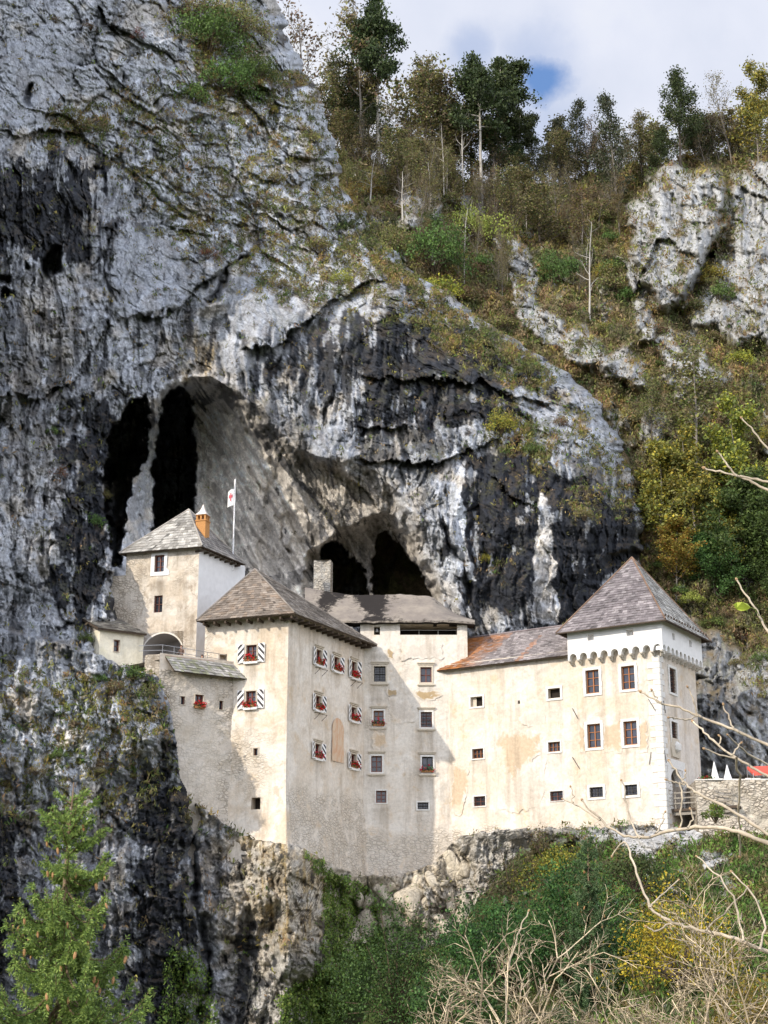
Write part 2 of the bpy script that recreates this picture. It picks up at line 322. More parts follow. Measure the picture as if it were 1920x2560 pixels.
# dark water stains and algae, with shade painted in beside the cave mouth (polygon, strength, streakiness)
BLACK = [([(215, 1040), (300, 1005), (285, 1120), (282, 1430), (200, 1520), (165, 1400), (185, 1200)], 1.0, .18), ([(1380, 1060), (1520, 1130), (1610, 1280), (1640, 1420), (1480, 1400), (1420, 1200)], .7, .8), ([(-300, 1650), (480, 1700), (520, 2000), (480, 2700), (-300, 2700)], .55, .7), ([(560, 960), (700, 1010), (860, 1160), (800, 1300), (700, 1180), (600, 1020)], .5, .8), ([(590, 880), (700, 845), (960, 740), (1000, 960), (820, 975), (640, 960)], .92, 1.15), ([(900, 760), (1130, 800), (1340, 880), (1410, 1010), (1260, 1090), (1090, 1070), (900, 1070), (880, 900)], .95, .6),
         ([(1150, 1120), (1300, 1110), (1430, 1180), (1600, 1290), (1600, 1400), (1440, 1560), (1140, 1560), (1080, 1360)], 1.0, .55), ([(840, 1060), (1130, 1060), (1130, 1160), (850, 1160)], .75, .8),
         ([(190, 980), (330, 960), (300, 1130), (275, 1300), (290, 1560), (150, 1560), (110, 1400), (150, 1180)], .95, .5), ([(-300, 600), (80, 620), (120, 820), (200, 960), (160, 1200), (-300, 1250)], .6, .7),
         ([(-300, 400), (30, 395), (265, 385), (275, 600), (230, 690), (120, 640), (-300, 760)], .95, .8), ([(250, 520), (300, 540), (300, 800), (240, 960), (200, 900), (262, 700)], .8, .8), ([(620, 1200), (800, 1330), (830, 1500), (640, 1480), (560, 1300)], .6, .8), ([(430, 930), (620, 960), (700, 1120), (660, 1160), (560, 1010)], .75, .8),
         ([(430, 1830), (480, 1990), (490, 2350), (470, 2700), (340, 2700), (310, 2350), (330, 1980)], 1.0, .3), ([(-300, 2020), (60, 2020), (70, 2400), (-300, 2700)], .95, .4), ([(-300, 1500), (170, 1560), (200, 1700), (-300, 1680)], .55, .7),
         ([(570, 2300), (665, 2290), (665, 2700), (550, 2700)], .9, .5), ([(480, 1980), (560, 2080), (560, 2300), (500, 2420), (470, 2200)], .7, .6), ([(790, 2280), (830, 2260), (850, 2400), (790, 2400)], .8, .4), ([(100, 2080), (330, 1960), (330, 2120), (200, 2500), (80, 2500)], .6, .9),
         ([(740, 1380), (1110, 1380), (1110, 1530), (740, 1530)], .55, .9), ([(460, 560), (640, 640), (560, 760), (440, 720)], .35, .8)]
LIGHT = [([(400, 968), (490, 928), (560, 944), (560, 958), (490, 944), (404, 984)], .6), ([(505, 1010), (560, 1000), (650, 1110), (740, 1270), (780, 1400), (700, 1440), (600, 1420), (500, 1420), (494, 1200)], .55), ([(0, 1660), (60, 1640), (180, 1700), (330, 1790), (400, 1800), (390, 1870), (260, 1900), (220, 2060), (80, 1990), (0, 1900)], .75), ([(1128, 1130), (1152, 1130), (1160, 1300), (1180, 1450), (1110, 1440), (1122, 1250)], .9), ([(1352, 1230), (1372, 1240), (1388, 1400), (1392, 1560), (1325, 1570), (1338, 1420)], 1.0), ([(1180, 1280), (1190, 1280), (1196, 1420), (1186, 1420)], .6),  # pale rock; cave wall and left ledge also lightened to offset shade
         ([(700, 870), (722, 870), (714, 960), (698, 960)], .5), ([(280, 1200), (390, 1060), (400, 1080), (380, 1180), (390, 1380), (300, 1390)], .7), ([(500, 1060), (620, 1100), (640, 1400), (500, 1400)], .55),
         ([(1000, 1290), (1130, 1440), (1190, 1560), (1120, 1560), (1050, 1400)], .8), ([(1250, 940), (1330, 970), (1500, 1090), (1530, 1140), (1430, 1110), (1290, 1010)], .7), ([(60, 1640), (180, 1640), (240, 1800), (200, 2060), (100, 1980)], .6)]
TAN = [([(470, 830), (560, 840), (570, 930), (530, 960), (440, 950)], .8), ([(780, 1130), (1010, 1180), (1010, 1320), (900, 1310), (800, 1340), (720, 1180)], .55), ([(60, 700), (200, 720), (180, 900), (60, 980)], .55), ([(600, 2060), (840, 2110), (845, 2380), (690, 2380)], 1.1), ([(500, 2000), (700, 2110), (680, 2360), (540, 2380)], .85),
       ([(810, 2170), (1150, 2100), (1260, 2330), (850, 2420)], 1.1), ([(290, 1130), (330, 1040), (490, 935), (600, 980), (700, 1160), (640, 1120), (560, 1000), (480, 960), (380, 1010), (310, 1120)], .5), ([(1330, 1300), (1390, 1300), (1390, 1560), (1330, 1560)], .6), ([(250, 2040), (300, 2040), (290, 2200), (255, 2260)], .9), ([(0, 2000), (80, 1990), (80, 2080), (0, 2090)], .7), ([(40, 1060), (170, 1080), (140, 1400), (40, 1400)], .35)]
MOSSY = [([(300, 180), (860, 160), (900, 480), (960, 760), (700, 760), (420, 600), (260, 420)], .42), ([(-300, 1640), (440, 1680), (460, 1980), (300, 2060), (-300, 2080)], .32), ([(1380, 980), (1560, 1130), (1620, 1300), (1500, 1280)], .45), ([(870, 480), (1050, 690), (1330, 900), (1300, 940), (1080, 800), (960, 720), (830, 560)], .8), ([(960, 780), (1080, 780), (1380, 930), (1360, 1000), (1180, 900)], .8), ([(1220, 1030), (1330, 1050), (1390, 1130), (1360, 1180), (1230, 1130)], .9), ([(150, 1680), (400, 1680), (440, 1850), (420, 1960), (240, 1950), (30, 1990)], .45),
         ([(1420, 1170), (1500, 1290), (1440, 1320)], .6), ([(440, 20), (620, 0), (700, 230), (620, 320), (470, 260)], .75), ([(120, 270), (320, 240), (260, 350), (120, 360)], .7), ([(650, 560), (900, 620), (880, 760), (640, 740)], .45), ([(1210, 1380), (1245, 1370), (1250, 1430), (1215, 1430)], .9), ([(480, 380), (850, 420), (860, 620), (500, 560)], .35), ([(480, 1960), (620, 2080), (560, 2110), (470, 2020)], .5)]
def build_cliff():
    ny, nx = int(1120 * QUAL), int(680 * QUAL)
    py1 = np.concatenate([np.linspace(-360, -45, int(70 * QUAL), endpoint=False), np.linspace(-40, 2620, ny - int(70 * QUAL))]); x0 = -700
    u = np.concatenate([np.linspace(0, .276, int(50 * QUAL), endpoint=False), np.linspace(.28, .95, nx - int(110 * QUAL), endpoint=False), np.linspace(.95, 1, int(60 * QUAL))]); nx = len(u)
    s = np.interp(py1, *zip(*SIL)) + 16 * fbm(py1 / 70, py1 * 0, 3, 3)
    px = x0 + (s[:, None] - x0) * u[None]; px = px + (12 * fbm(py1 / 34, py1 * 0, 3, 6) + 0 * py1)[:, None] * u[None] ** 14; py = np.repeat(py1[:, None], nx, 1); py = np.where(py < -45, -45 + (py + 45) * (.1 + .9 * sstep(420, 120, px)), py)
    D = BACK(px, py); sil = px[:, -1:] - px
    foot = np.interp(px[0] * 0 + px, *zip(*FOOT)) + 7 * gn(px / 22, py * 0, 77); front = np.interp(px, *zip(*FRONT))
    low = sstep(0, 1, (py - foot) / 3 + .5)
    # crag under the castle: leans out on the left, falls back into the gully on the right
    lean = (py - foot).clip(0) / 100
    under = zone(px, py, [(480, 1980), (640, 2110), (600, 2330), (560, 2700), (470, 2700)], 60, 30, 1)
    hollow = zone(px, py, [(590, 2300), (690, 2270), (690, 2700), (560, 2700)], 30, 20, 2) * 3 + zone(px, py, [(835, 2210), (1000, 2240), (1040, 2420), (840, 2460)], 60, 30, 3) * 2.5
    knob = zone(px, py, [(670, 2120), (830, 2150), (840, 2280), (800, 2440), (690, 2440), (680, 2300)], 45, 22, 4) * 3.2 - 1.6 * zone(px, py, [(690, 2440), (840, 2440), (820, 2700), (690, 2700)], 30, 15, 5)
    knob2 = zone(px, py, [(330, 1740), (425, 1770), (440, 1860), (380, 1900), (330, 1850)], 30, 16, 6) * .8 - zone(px, py, [(330, 1900), (450, 1880), (480, 2300), (330, 2300)], 40, 20, 7) * .7
    Dl = front - .5 - lean * (.55 + .35 * sstep(500, 900, px)) + under * 3 + hollow - knob - knob2
    left = sstep(430, 250, px)                                             # far left the crag and the cliff are one face
    D = D * (1 - low) + low * Dl
    D = D - left * low * 0
    # edge rounds away at the skyline
    D = D + 9 * np.exp(-(sil.clip(0) / 14)) + 6 * np.exp(-sil.clip(0) / 60) + 4 * np.exp(-sil.clip(0) / 200)
    wx = px + 16 * gn(px / 60, py / 60, 201) + 6 * gn(px / 18, py / 18, 202); wy = py + 16 * gn(px / 60, py / 60, 203) + 5 * gn(px / 20, py / 20, 204)
    up = 1 - low
    c = sdf(wx, wy, CAVE); right = sstep(480, 640, px)
    D = D + up * ((14 - 6.5 * right) * (1 - np.exp(-c.clip(0) / (24 + 62 * right))) - 1.2 * np.exp(-np.abs(c + 12) / 22))
    D = D + up * 6.0 * (1 - np.exp(-sdf(wx, wy, OVER).clip(0) / 38))
    h_x = px + 9 * gn(px / 26, py / 34, 211) + 5 * gn(px / 10, py / 14, 212) + 2.5 * gn(px / 5, py / 6, 213); h_y = py + 9 * gn(px / 26, py / 30, 214) + 5 * gn(px / 10, py / 10, 215) + 2.5 * gn(px / 5, py / 5, 216)
    D = D + up * 46 * (1 - np.exp(-sdf(h_x, h_y, HOLE).clip(0) / 5)) + up * 34 * (1 - np.exp(-sdf(h_x, h_y, SIDE).clip(0) / 4.5))
    D = D + up * 7.5 * (1 - np.exp(-sdf(wx, wy, ALCOVE).clip(0) / 24))
    hA, hB = sdf(h_x, h_y, HOLE_A), sdf(h_x, h_y, HOLE_B)
    D = D + up * 24 * (1 - np.exp(-hA.clip(0) / 4)) + up * 30 * (1 - np.exp(-hB.clip(0) / 4))
    small = 0
    for cx, cy, rx, ry, dp in ((128, 655, 30, 42, 9), (12, 740, 17, 24, 5), (15, 700, 22, 12, 3), (65, 668, 5, 18, 2.5), (70, 235, 14, 30, 3), (1560, 1395, 60, 22, 4)):
        small = small + dp * (1 - np.exp(-(1 - np.hypot((wx - cx) / rx, (wy - cy) / ry)).clip(0) * 3.2))
    D = D + small * up
    fl = .25 + .9 * zone(px, py, [(-300, 330), (280, 380), (420, 700), (900, 820), (1300, 1050), (1600, 1250), (1600, 1620), (-300, 1620)], 80, 60, 20) + .5 * low
    bl = 1.0 - .55 * zone(px, py, [(540, 640), (700, 600), (960, 760), (900, 960), (560, 900), (460, 800)], 70, 40, 21) - .35 * zone(px, py, [(1100, 1100), (1500, 1150), (1560, 1560), (1100, 1560)], 60, 40, 22)
    bl = bl - .4 * zone(px, py, CAVE, 40, 20, 23) + .25 * zone(px, py, [(260, 200), (860, 180), (1000, 640), (700, 740), (330, 480)], 80, 40, 24)
    near_castle = np.exp(-((py - foot) / 50) ** 2) * sstep(300, 400, px)
    slab = 0
    for i, poly in enumerate(([(285, 605), (330, 572), (440, 600), (470, 690), (455, 765), (380, 788), (296, 790)], [(570, 695), (640, 680), (720, 715), (745, 790), (700, 838), (610, 850), (562, 800)], [(545, 845), (615, 855), (640, 930), (560, 930)], [(0, 130), (120, 60), (215, 115), (180, 235), (60, 315), (-20, 300)],
                              [(1255, 960), (1330, 975), (1480, 1090), (1420, 1110), (1300, 1010)], [(760, 1080), (860, 1060), (900, 1140), (830, 1150), (770, 1140)], [(300, 160), (420, 130), (440, 190), (330, 230)], [(390, 250), (470, 245), (520, 290), (420, 300)], [(60, 1560), (160, 1640), (200, 1720), (120, 1760), (40, 1720)], [(330, 1790), (400, 1800), (400, 1870), (350, 1850)])): slab = np.maximum(slab, zone(px, py, poly, 9, 14, 220 + i))
    slab = slab * .8; bl = bl * (1 - .6 * slab); fl = fl * (1 - .4 * slab); D = D - .8 * slab
    h = relief(px, py, 3, fl * .8, bl * .95)
    rib = np.maximum(zone(px, py, [(470, 930), (600, 960), (760, 1110), (900, 1180), (1000, 1290), (1150, 1540), (640, 1560), (500, 1400)], 40, 30, 63), .9 * zone(px, py, CAVE, 20, 20, 65) * sstep(470, 520, px)) * up
    ad, ac = px * .50 + py * .87, px * .87 - py * .50; aw = ac + 14 * gn(ad / 120, ac / 70, 420); ribs = ridged(aw / 34, ad / 420, 2, 421) + .6 * gn(aw / 12, ad / 180, 423)
    D = D - rib * .75 * ribs; h = h * (1 - .5 * rib)
    D = D - h * (1 - .65 * near_castle) * np.clip(sil / 10 + .5, 0, 1)
    # bedding joints: the course above juts out over the one below
    for line, w, a in CRACKS:
        ls = sorted(line); x0_, x1_ = ls[0][0], ls[-1][0]
        if x1_ - x0_ > 1.2 * abs(ls[0][1] - ls[-1][1]):
            dy = wy + 7 * gn(px / 13, py / 13, 206) - np.interp(px, *zip(*ls)); en = sstep(x0_ - 30, x0_ + 40, px) * sstep(x1_ + 30, x1_ - 40, px) * np.clip(.9 + .9 * gn(px / 70, py / 70, 207), .15, 1.4)
            D = D + 1.15 * a * en * (dy > 0) * np.exp(-dy.clip(0) / 46) - .5 * a * en * (dy <= 0) * np.exp(dy.clip(None, 0) / 34); continue
        d = pdist(wx, wy, line); vw = w * np.clip(.55 + .9 * gn(px / 40, py / 40, 205), .12, 1.3); D = D + a * np.exp(-(d / vw) ** 2) - .5 * a * np.exp(-((d - 1.8 * w) / (1.6 * w)) ** 2)
    V = PN(px, py, D); nrm = grid_normals(V); nrm *= np.sign(-nrm[..., 1:2] + 1e-6)
    # ---- the rock's colour, with some light painted in on ledge, cave and tint
    sw = px + 10 * gn(px / 60, py / 90, 7); streak = gn(sw / 19, py / 230, 300) + .6 * gn(sw / 8, py / 130, 301) + .35 * gn(sw / 3.6, py / 60, 302) + .2 * gn(sw / 5, py / 9, 303)
    blot = fbm(px / 45, py / 60, 5, 310, .58); fine = fbm(px / 9, py / 10, 4, 320, .6); big = fbm(px / 140, py / 160, 4, 330)
    dipx, dipy = px * .81 - py * -.58, px * -.58 + py * .81
    crk = 0
    for sc, am, sd in ((58, .7, 3), (26, .6, 4), (12, .4, 5)):
        f1, f2, v = worley((px + 6 * fine) / sc * (1 + .5 * (fl > .7)), (py + 6 * fine) / sc * (1 - .45 * (fl > .7)), 700 + sd); crk = np.maximum(crk, am * np.exp(-((f2 - f1) / .06) ** 2) * sstep(-.1, .5, blot + .2 * big))
    base = .41 + .12 * zone(px, py, [(-20, 1640), (400, 1760), (400, 1900), (230, 2080), (-20, 2000)], 40, 30, 64) + .26 * zone(px, py, CAVE, 20, 20, 65) + .11 * zone(px, py, [(240, 150), (860, 140), (900, 480), (960, 700), (700, 800), (420, 620), (280, 420)], 60, 40, 61) + .12 * big + .10 * fine + .08 * blot + .10 * np.clip(streak, -1, 1) * sstep(.4, .9, fl)  # left ledge and cave get a paler colour in place of light
    lw = (low * sstep(520, 640, px))[..., None]; col = base.clip(.12, .75)[..., None] * (np.array([.96, 1.0, 1.075]) * (1 - lw) + lw * np.array([1.06, 1.0, .90]))  # cool tint stands in for blue sky light on the rock
    warm = sstep(.15, .6, fbm(px / 90, py / 90, 4, 340)) * .45
    for poly, st in TAN: warm = np.maximum(warm, st * zone(px, py, poly, 34, 34, 40) * np.clip(.65 + .8 * blot, 0, 1))
    col = col * (1 - warm[..., None]) + warm[..., None] * (base.clip(.12, .75)[..., None] * np.array([1.18, 1.0, .74]))
    och = 0
    for poly in (TAN[0][0], TAN[3][0], TAN[8][0], TAN[9][0]): och = np.maximum(och, zone(px, py, poly, 26, 30, 43) * sstep(.05, .45, streak + .5 * blot) * .7)
    col = col * (1 - och[..., None]) + och[..., None] * np.array([.36, .25, .09])
    k = .88 * sstep(.42, .56, .75 * streak * np.clip(fl, 0, 1) + .5 * blot + .12 * fine + .35 * big)     # thin runs everywhere below the ledges
    for poly, st, sk in BLACK:
        z = zone(px, py, poly, 60, 50, 50); k = np.maximum(k, min(1, st * 1.03) * sstep(.44, .56, z * (.57 + .25 * st) + z * sk * .52 * streak + z * .34 * blot + z * .10 * fine))
    for line, w, a in [q for q in CRACKS if abs(q[0][0][0] - q[0][-1][0]) <= 1.2 * abs(q[0][0][1] - q[0][-1][1])]: k = np.maximum(k, .7 * np.exp(-(pdist(wx, wy, line) / (w * np.clip(.45 + .9 * gn(px / 40, py / 40, 205), .1, 1.2))) ** 2))
    k = np.maximum(k, .75 * sstep(.30, .42, blot * .8 + .35 * fine) * sstep(-.1, .2, fbm(px / 200, py / 200, 2, 360)))
    blocky = zone(px, py, [(150, -300), (860, -300), (860, 480), (980, 760), (700, 800), (420, 640), (250, 300)], 60, 40, 62)
    k = np.maximum(k, crk * .8 * (1 - .6 * blocky))
    ovz = zone(px, py, [(470, 930), (600, 960), (760, 1110), (900, 1180), (1000, 1290), (1150, 1540), (640, 1560), (560, 1250)], 40, 30, 63)
    ad, ac = px * .56 + py * .83, px * .83 - py * .56; dst = gn(ac / 20 + .5 * gn(ad / 90, ac / 60, 410), ad / 210, 411) + .6 * gn(ac / 8, ad / 110, 412)
    k = np.maximum(k, .9 * np.maximum(ovz, rib) * sstep(.20, .32, .8 * dst + .3 * blot - .16 * ribs)); wr_ = (.8 * rib)[..., None]; col = col * (1 - wr_) + wr_ * (col.mean(-1, keepdims=True) * np.array([1.10, .99, .84])); col = col * (1 + .35 * ovz * np.clip(dst, -.8, .8))[..., None]
    lt = 0
    for poly, st in LIGHT:
        z = zone(px, py, poly, 9, 12, 60); lt = np.maximum(lt, st * sstep(.35, .5, z * (.8 + .5 * blot + .35 * streak)))
    k = k * (1 - .8 * slab * (1 - .9 * sstep(.62, .72, .5 + .5 * streak))); col = col * (1 - slab[..., None]) + slab[..., None] * (.33 + .08 * big + .07 * np.clip(streak, -1, 1) + .06 * fine)[..., None] * np.array([.95, 1.0, 1.10])
    k = k * (1 - np.clip(lt, 0, 1)); col = col * (1 + .25 * lt)[..., None]
    col = col * (1 - k[..., None]) + k[..., None] * np.array([.026, .028, .034])
    moss = 0
    dirt = blocky * np.clip(crk * 1.3, 0, 1) * .8; col = col * (1 - dirt[..., None]) + dirt[..., None] * np.array([.085, .070, .040])
    for poly, st in MOSSY: moss = np.maximum(moss, st * zone(px, py, poly, 40, 40, 70))
    slope = sstep(.25, .6, nrm[..., 2]); gm = np.clip(slope * (.45 + .9 * moss) + .5 * moss * sstep(.0, .4, blot + .4 * fine), 0, 1) * sstep(-.35, .25, fbm(px / 30, py / 30, 3, 380) + .5 * moss)
    inside = np.clip(sstep(0, 20, c) + sstep(-10, 10, sdf(wx, wy, ALCOVE)), 0, 1) * up
    gm = gm * (1 - .9 * inside); gcol = np.where((fbm(px / 60, py / 60, 2, 390) > .1)[..., None], np.array([.085, .080, .030]), np.array([.105, .075, .040]))
    col = col * (1 - .8 * gm[..., None]) + .8 * gm[..., None] * gcol
    # masonry footing tint is the castle's; the crag keeps clear
    o = np_mesh('cliff', V.reshape(-1, 3), grid_faces(ny, nx), M_rock, None, np.clip(col, .015, .8).reshape(-1, 3))
    tag(o, 'grey limestone cliff with black water streaks and a cave behind the castle', 'cliff', kind='structure')
    visible = (px > -60) & (px < 1980) & (sil > 6) & ~((py > 1640) & (py < foot - 2) & (px > 470))
    gdens = np.clip(gm * (.25 + 1.2 * moss), 0, 1) * visible
    return dict(V=V, n=nrm, px=px, py=py, D=D, veg=gdens, moss=moss, up=up)
CL = build_cliff()
def cliff_at(px, py):
    i = np.argmin(np.abs(CL['py'][:, 0] - py)); j = np.argmin(np.abs(CL['px'][i] - px)); return Vector(CL['V'][i, j])

# ------------------------------------------------------------------ wooded hillside behind, on the right
RIDGE = [(500, 300), (620, 330), (850, 375), (1000, 425), (1200, 455), (1300, 470), (1400, 455), (1600, 410), (1750, 400), (1900, 385), (2300, 350)]
HB = rbf([(600, 300, 235), (600, 700, 200), (850, 400, 225), (1200, 460, 232), (1200, 700, 196), (1000, 600, 190), (1500, 450, 235), (1500, 700, 202), (1500, 1000, 175), (1650, 1300, 160), (1400, 900, 180), (1700, 1600, 148), (1800, 420, 235), (1800, 1000, 178), (1900, 1400, 158),
          (2200, 400, 240), (2200, 800, 195), (2200, 1300, 165), (2200, 1700, 142), (1700, 1900, 137), (2200, 2000, 134), (1800, 2100, 132), (1300, 1500, 165), (900, 1500, 175)])
OUT = [([(1570, 560), (1600, 480), (1640, 430), (1700, 412), (1790, 425), (1815, 500), (1800, 600), (1740, 690), (1700, 770), (1640, 770), (1610, 700), (1580, 620)], 9.0, 28), ([(1835, 430), (1900, 400), (2260, 390), (2260, 1000), (1930, 870), (1800, 840), (1720, 800), (1735, 745), (1790, 690), (1815, 600), (1830, 520)], 4.0, 40),
       ([(1230, 590), (1290, 598), (1335, 660), (1345, 760), (1440, 830), (1530, 900), (1480, 930), (1380, 870), (1300, 800), (1290, 700)], 3.0, 18), ([(1752, 1560), (1800, 1600), (1860, 1640), (2260, 1640), (2260, 1960), (1700, 1960), (1700, 1560)], 3.5, 25), ([(1550, 640), (1600, 640), (1640, 850), (1600, 850)], 3, 20),
       ([(1120, 500), (1180, 470), (1215, 540), (1160, 560)], 2, 16), ([(1640, 840), (1740, 820), (1800, 960), (1700, 1000), (1650, 930)], 2.4, 25), ([(1600, 1040), (1660, 1020), (1660, 1100), (1610, 1130)], 2, 20), ([(990, 470), (1100, 470), (1110, 560), (1000, 560)], 1.5, 18), ([(1450, 820), (1600, 900), (1620, 980), (1520, 940)], 1.8, 22)]
def build_hill():
    ny, nx = int(560 * QUAL), int(560 * QUAL)
    u = np.linspace(620, 2260, nx); v = np.linspace(-.06, 1, ny)
    rg = np.interp(u, *zip(*RIDGE)) + 12 * fbm(u / 80, u * 0, 4, 5); px = np.repeat(u[None], ny, 0); py = rg[None] + (2150 - rg[None]) * np.clip(v[:, None], 0, 1)
    D = HB(px, py); D = D - .38 * (D - 150).clip(0); rock = np.zeros(px.shape); clean = np.zeros(px.shape)
    for poly, a, soft in OUT:
        z = zone(px, py, poly, soft * .6, 20, 100); D = D - a * z; rock = np.maximum(rock, z); clean = np.maximum(clean, z)
    D = D + 5 * zone(px, py, [(1790, 610), (1800, 640), (1750, 730), (1700, 765), (1712, 730)], 10, 8, 101)
    patch = sstep(.25, .55, fbm(px / 70, py / 110, 4, 120)) * .75; rock = np.maximum(rock, patch)
    h = relief(px * .6, py * .6, 9, .3, 1.0, 1.7)
    D = D - h * (.35 + .5 * rock) - 1.5 * fbm(px / 60, py / 80, 3, 130)
    back = np.clip(-v[:, None] / .06, 0, 1) * np.ones_like(px); D = D + back * 60 ** 1.0
    V = PN(px, py, D); V[..., 2] -= back * 14
    nrm = grid_normals(V); nrm *= np.sign(-nrm[..., 1:2] + 1e-6)
    blot = fbm(px / 40, py / 50, 5, 140); fine = fbm(px / 7, py / 8, 3, 141); streak = fbm(px / 12, py / 150, 4, 142)
    base = .37 + .09 * blot + .05 * fine; col = base[..., None] * np.array([1.0, 1.0, .99])
    k = .8 * sstep(.35, .85, streak + .4 * blot); kk = zone(px, py, [(1752, 1560), (1850, 1640), (1840, 1880), (1780, 1960), (1700, 1960), (1700, 1560)], 30, 20, 102); k = np.maximum(k * .8, kk * (.35 + .4 * sstep(-.1, .5, streak)))
    k = np.maximum(k, .7 * zone(px, py, [(1760, 660), (1800, 610), (1800, 640), (1700, 770), (1660, 772)], 8, 10, 103))
    col = col * (1 - k[..., None]) + k[..., None] * np.array([.05, .052, .058])
    soil = np.where((blot > 0)[..., None], np.array([.15, .135, .06]), np.array([.17, .13, .075]))
    r = np.clip(rock * sstep(-.5, .1, blot + rock * .6) - .7 * sstep(.35, .7, nrm[..., 2]), 0, 1); r = np.maximum(r, clean * sstep(-.55, -.3, blot) * (1 - .5 * sstep(.5, .8, nrm[..., 2])))
    col = soil * (1 - r[..., None]) + col * r[..., None]
    o = np_mesh('hillside', V.reshape(-1, 3), grid_faces(ny, nx), M_rock, None, np.clip(col, .015, .8).reshape(-1, 3))
    tag(o, 'steep wooded hillside with pale rock outcrops right of the cliff', 'hillside', kind='structure')
    s = np.interp(py, *zip(*SIL)); vis = (px > s - 10) & (px < 1970) & (v[:, None] >= 0)
    return dict(V=V, n=nrm, px=px, py=py, D=D, veg=np.clip((1 - r) * .9 - kk, 0, 1) * vis, rock=r)
HL = build_hill()
def hill_at(px, py):
    d = (HL['px'] - px) ** 2 + (HL['py'] - py) ** 2; return Vector(HL['V'].reshape(-1, 3)[np.argmin(d)])

# ------------------------------------------------------------------ grass bank below the right tower, and the valley floor
SB = rbf([(900, 2250, 130), (900, 2500, 116), (900, 2850, 92), (1150, 2120, 131), (1150, 2330, 123), (1150, 2600, 100), (1300, 2085, 126), (1300, 2300, 116), (1300, 2600, 95), (1500, 2080, 120.5), (1650, 2075, 117.5), (1600, 2300, 104), (1600, 2600, 84), (1760, 2060, 117), (2000, 2050, 117), (2250, 2030, 118), (2000, 2300, 100), (2000, 2600, 80), (1500, 2850, 70), (2250, 2850, 66), (1740, 2000, 119)])
def build_bank():
    ny, nx = int(330 * QUAL), int(480 * QUAL)
    u = np.linspace(860, 2260, nx); v = np.linspace(0, 1, ny)
    top = np.interp(u, [860, 950, 1040, 1140, 1200, 1300, 1430, 1500, 1600, 1690, 1740, 1760, 2260], [2400, 2400, 2385, 2340, 2240, 2130, 2074, 2064, 2064, 2070, 2080, 2090, 2080]) + 9 * fbm(u / 40, u * 0, 3, 8)
    px = np.repeat(u[None], ny, 0); py = top[None] + (2850 - top[None]) * v[:, None]; px = px + 40 * fbm(py / 60, py * 0, 3, 160) * sstep(1060, 900, px)
    D = SB(px, py) + 9 * sstep(960, 870, px); rock = 0
    for poly in ([(1300, 2060), (1500, 2050), (1760, 2060), (1760, 2120), (1640, 2150), (1480, 2110), (1300, 2120)], [(1740, 2130), (1800, 2120), (1820, 2170), (1760, 2190)], [(1640, 2200), (1680, 2190), (1690, 2230), (1650, 2240)], [(1800, 2200), (1840, 2195), (1840, 2225), (1810, 2230)]):
        rock = np.maximum(rock, zone(px, py, poly, 22, 24, 150))
    rock = np.maximum(rock, sstep(.5, .65, fbm(px / 40, py / 30, 3, 151)) * .7)
    D = D - relief(px, py, 15, .1, 1.0, .8) * (.15 + .8 * rock) - rock * .8 + 1.2 * fbm(px / 90, py / 60, 3, 152)
    V = PN(px, py, D); blot = fbm(px / 40, py / 30, 4, 153); fine = fbm(px / 8, py / 6, 3, 154)
    gully = sstep(1540, 1400, px); rock = rock * (1 - .7 * gully)
    g = np.where((blot > .05)[..., None], np.array([.085, .115, .028]), np.array([.10, .085, .038])) * (1 + .3 * fine[..., None]) * (1 - .45 * gully[..., None])
    base = .38 + .1 * blot + .08 * fine; r = np.clip(rock * sstep(-.3, .1, blot + .5 * rock + .3 * fine), 0, 1)
    col = g * (1 - r[..., None]) + r[..., None] * base[..., None] * np.array([1.02, 1, .96])
    o = np_mesh('grass_bank', V.reshape(-1, 3), grid_faces(ny, nx), M_rock, None, np.clip(col, .015, .8).reshape(-1, 3))
    tag(o, 'steep grassy bank with rocks below the right tower', 'slope', kind='structure')
    return dict(V=V, px=px, py=py, D=D, veg=(1 - r) * (px < 1980) * (px > 1000) * (1 - .85 * gully), n=grid_normals(V))
BK = build_bank()
def bank_at(px, py):
    d = (BK['px'] - px) ** 2 + (BK['py'] - py) ** 2; return Vector(BK['V'].reshape(-1, 3)[np.argmin(d)])
def build_ground():
    n = 150; t = np.linspace(-1, 1, n); a = np.sign(t) * np.abs(t) ** 3
    X, Y = np.meshgrid(a * 1500, a * 1500 + 40); r = np.hypot(X, Y)
    Z = -1.75 - 5.5 * sstep(14, 60, r) + .25 * fbm(X / 9, Y / 9, 3, 170) * np.clip(r / 10, 0, 1)
    V = np.stack([X, Y, Z], -1); b = fbm(X / 5, Y / 5, 3, 171)
    col = np.where((b > 0)[..., None], np.array([.07, .10, .03]), np.array([.09, .085, .035]))
    Fc = grid_faces(n, n)[:, ::-1]
    tag(np_mesh('ground', V.reshape(-1, 3), Fc, M_rock, None, col.reshape(-1, 3)), 'grassy valley floor in front of the crag', 'ground', kind='structure')
build_ground()
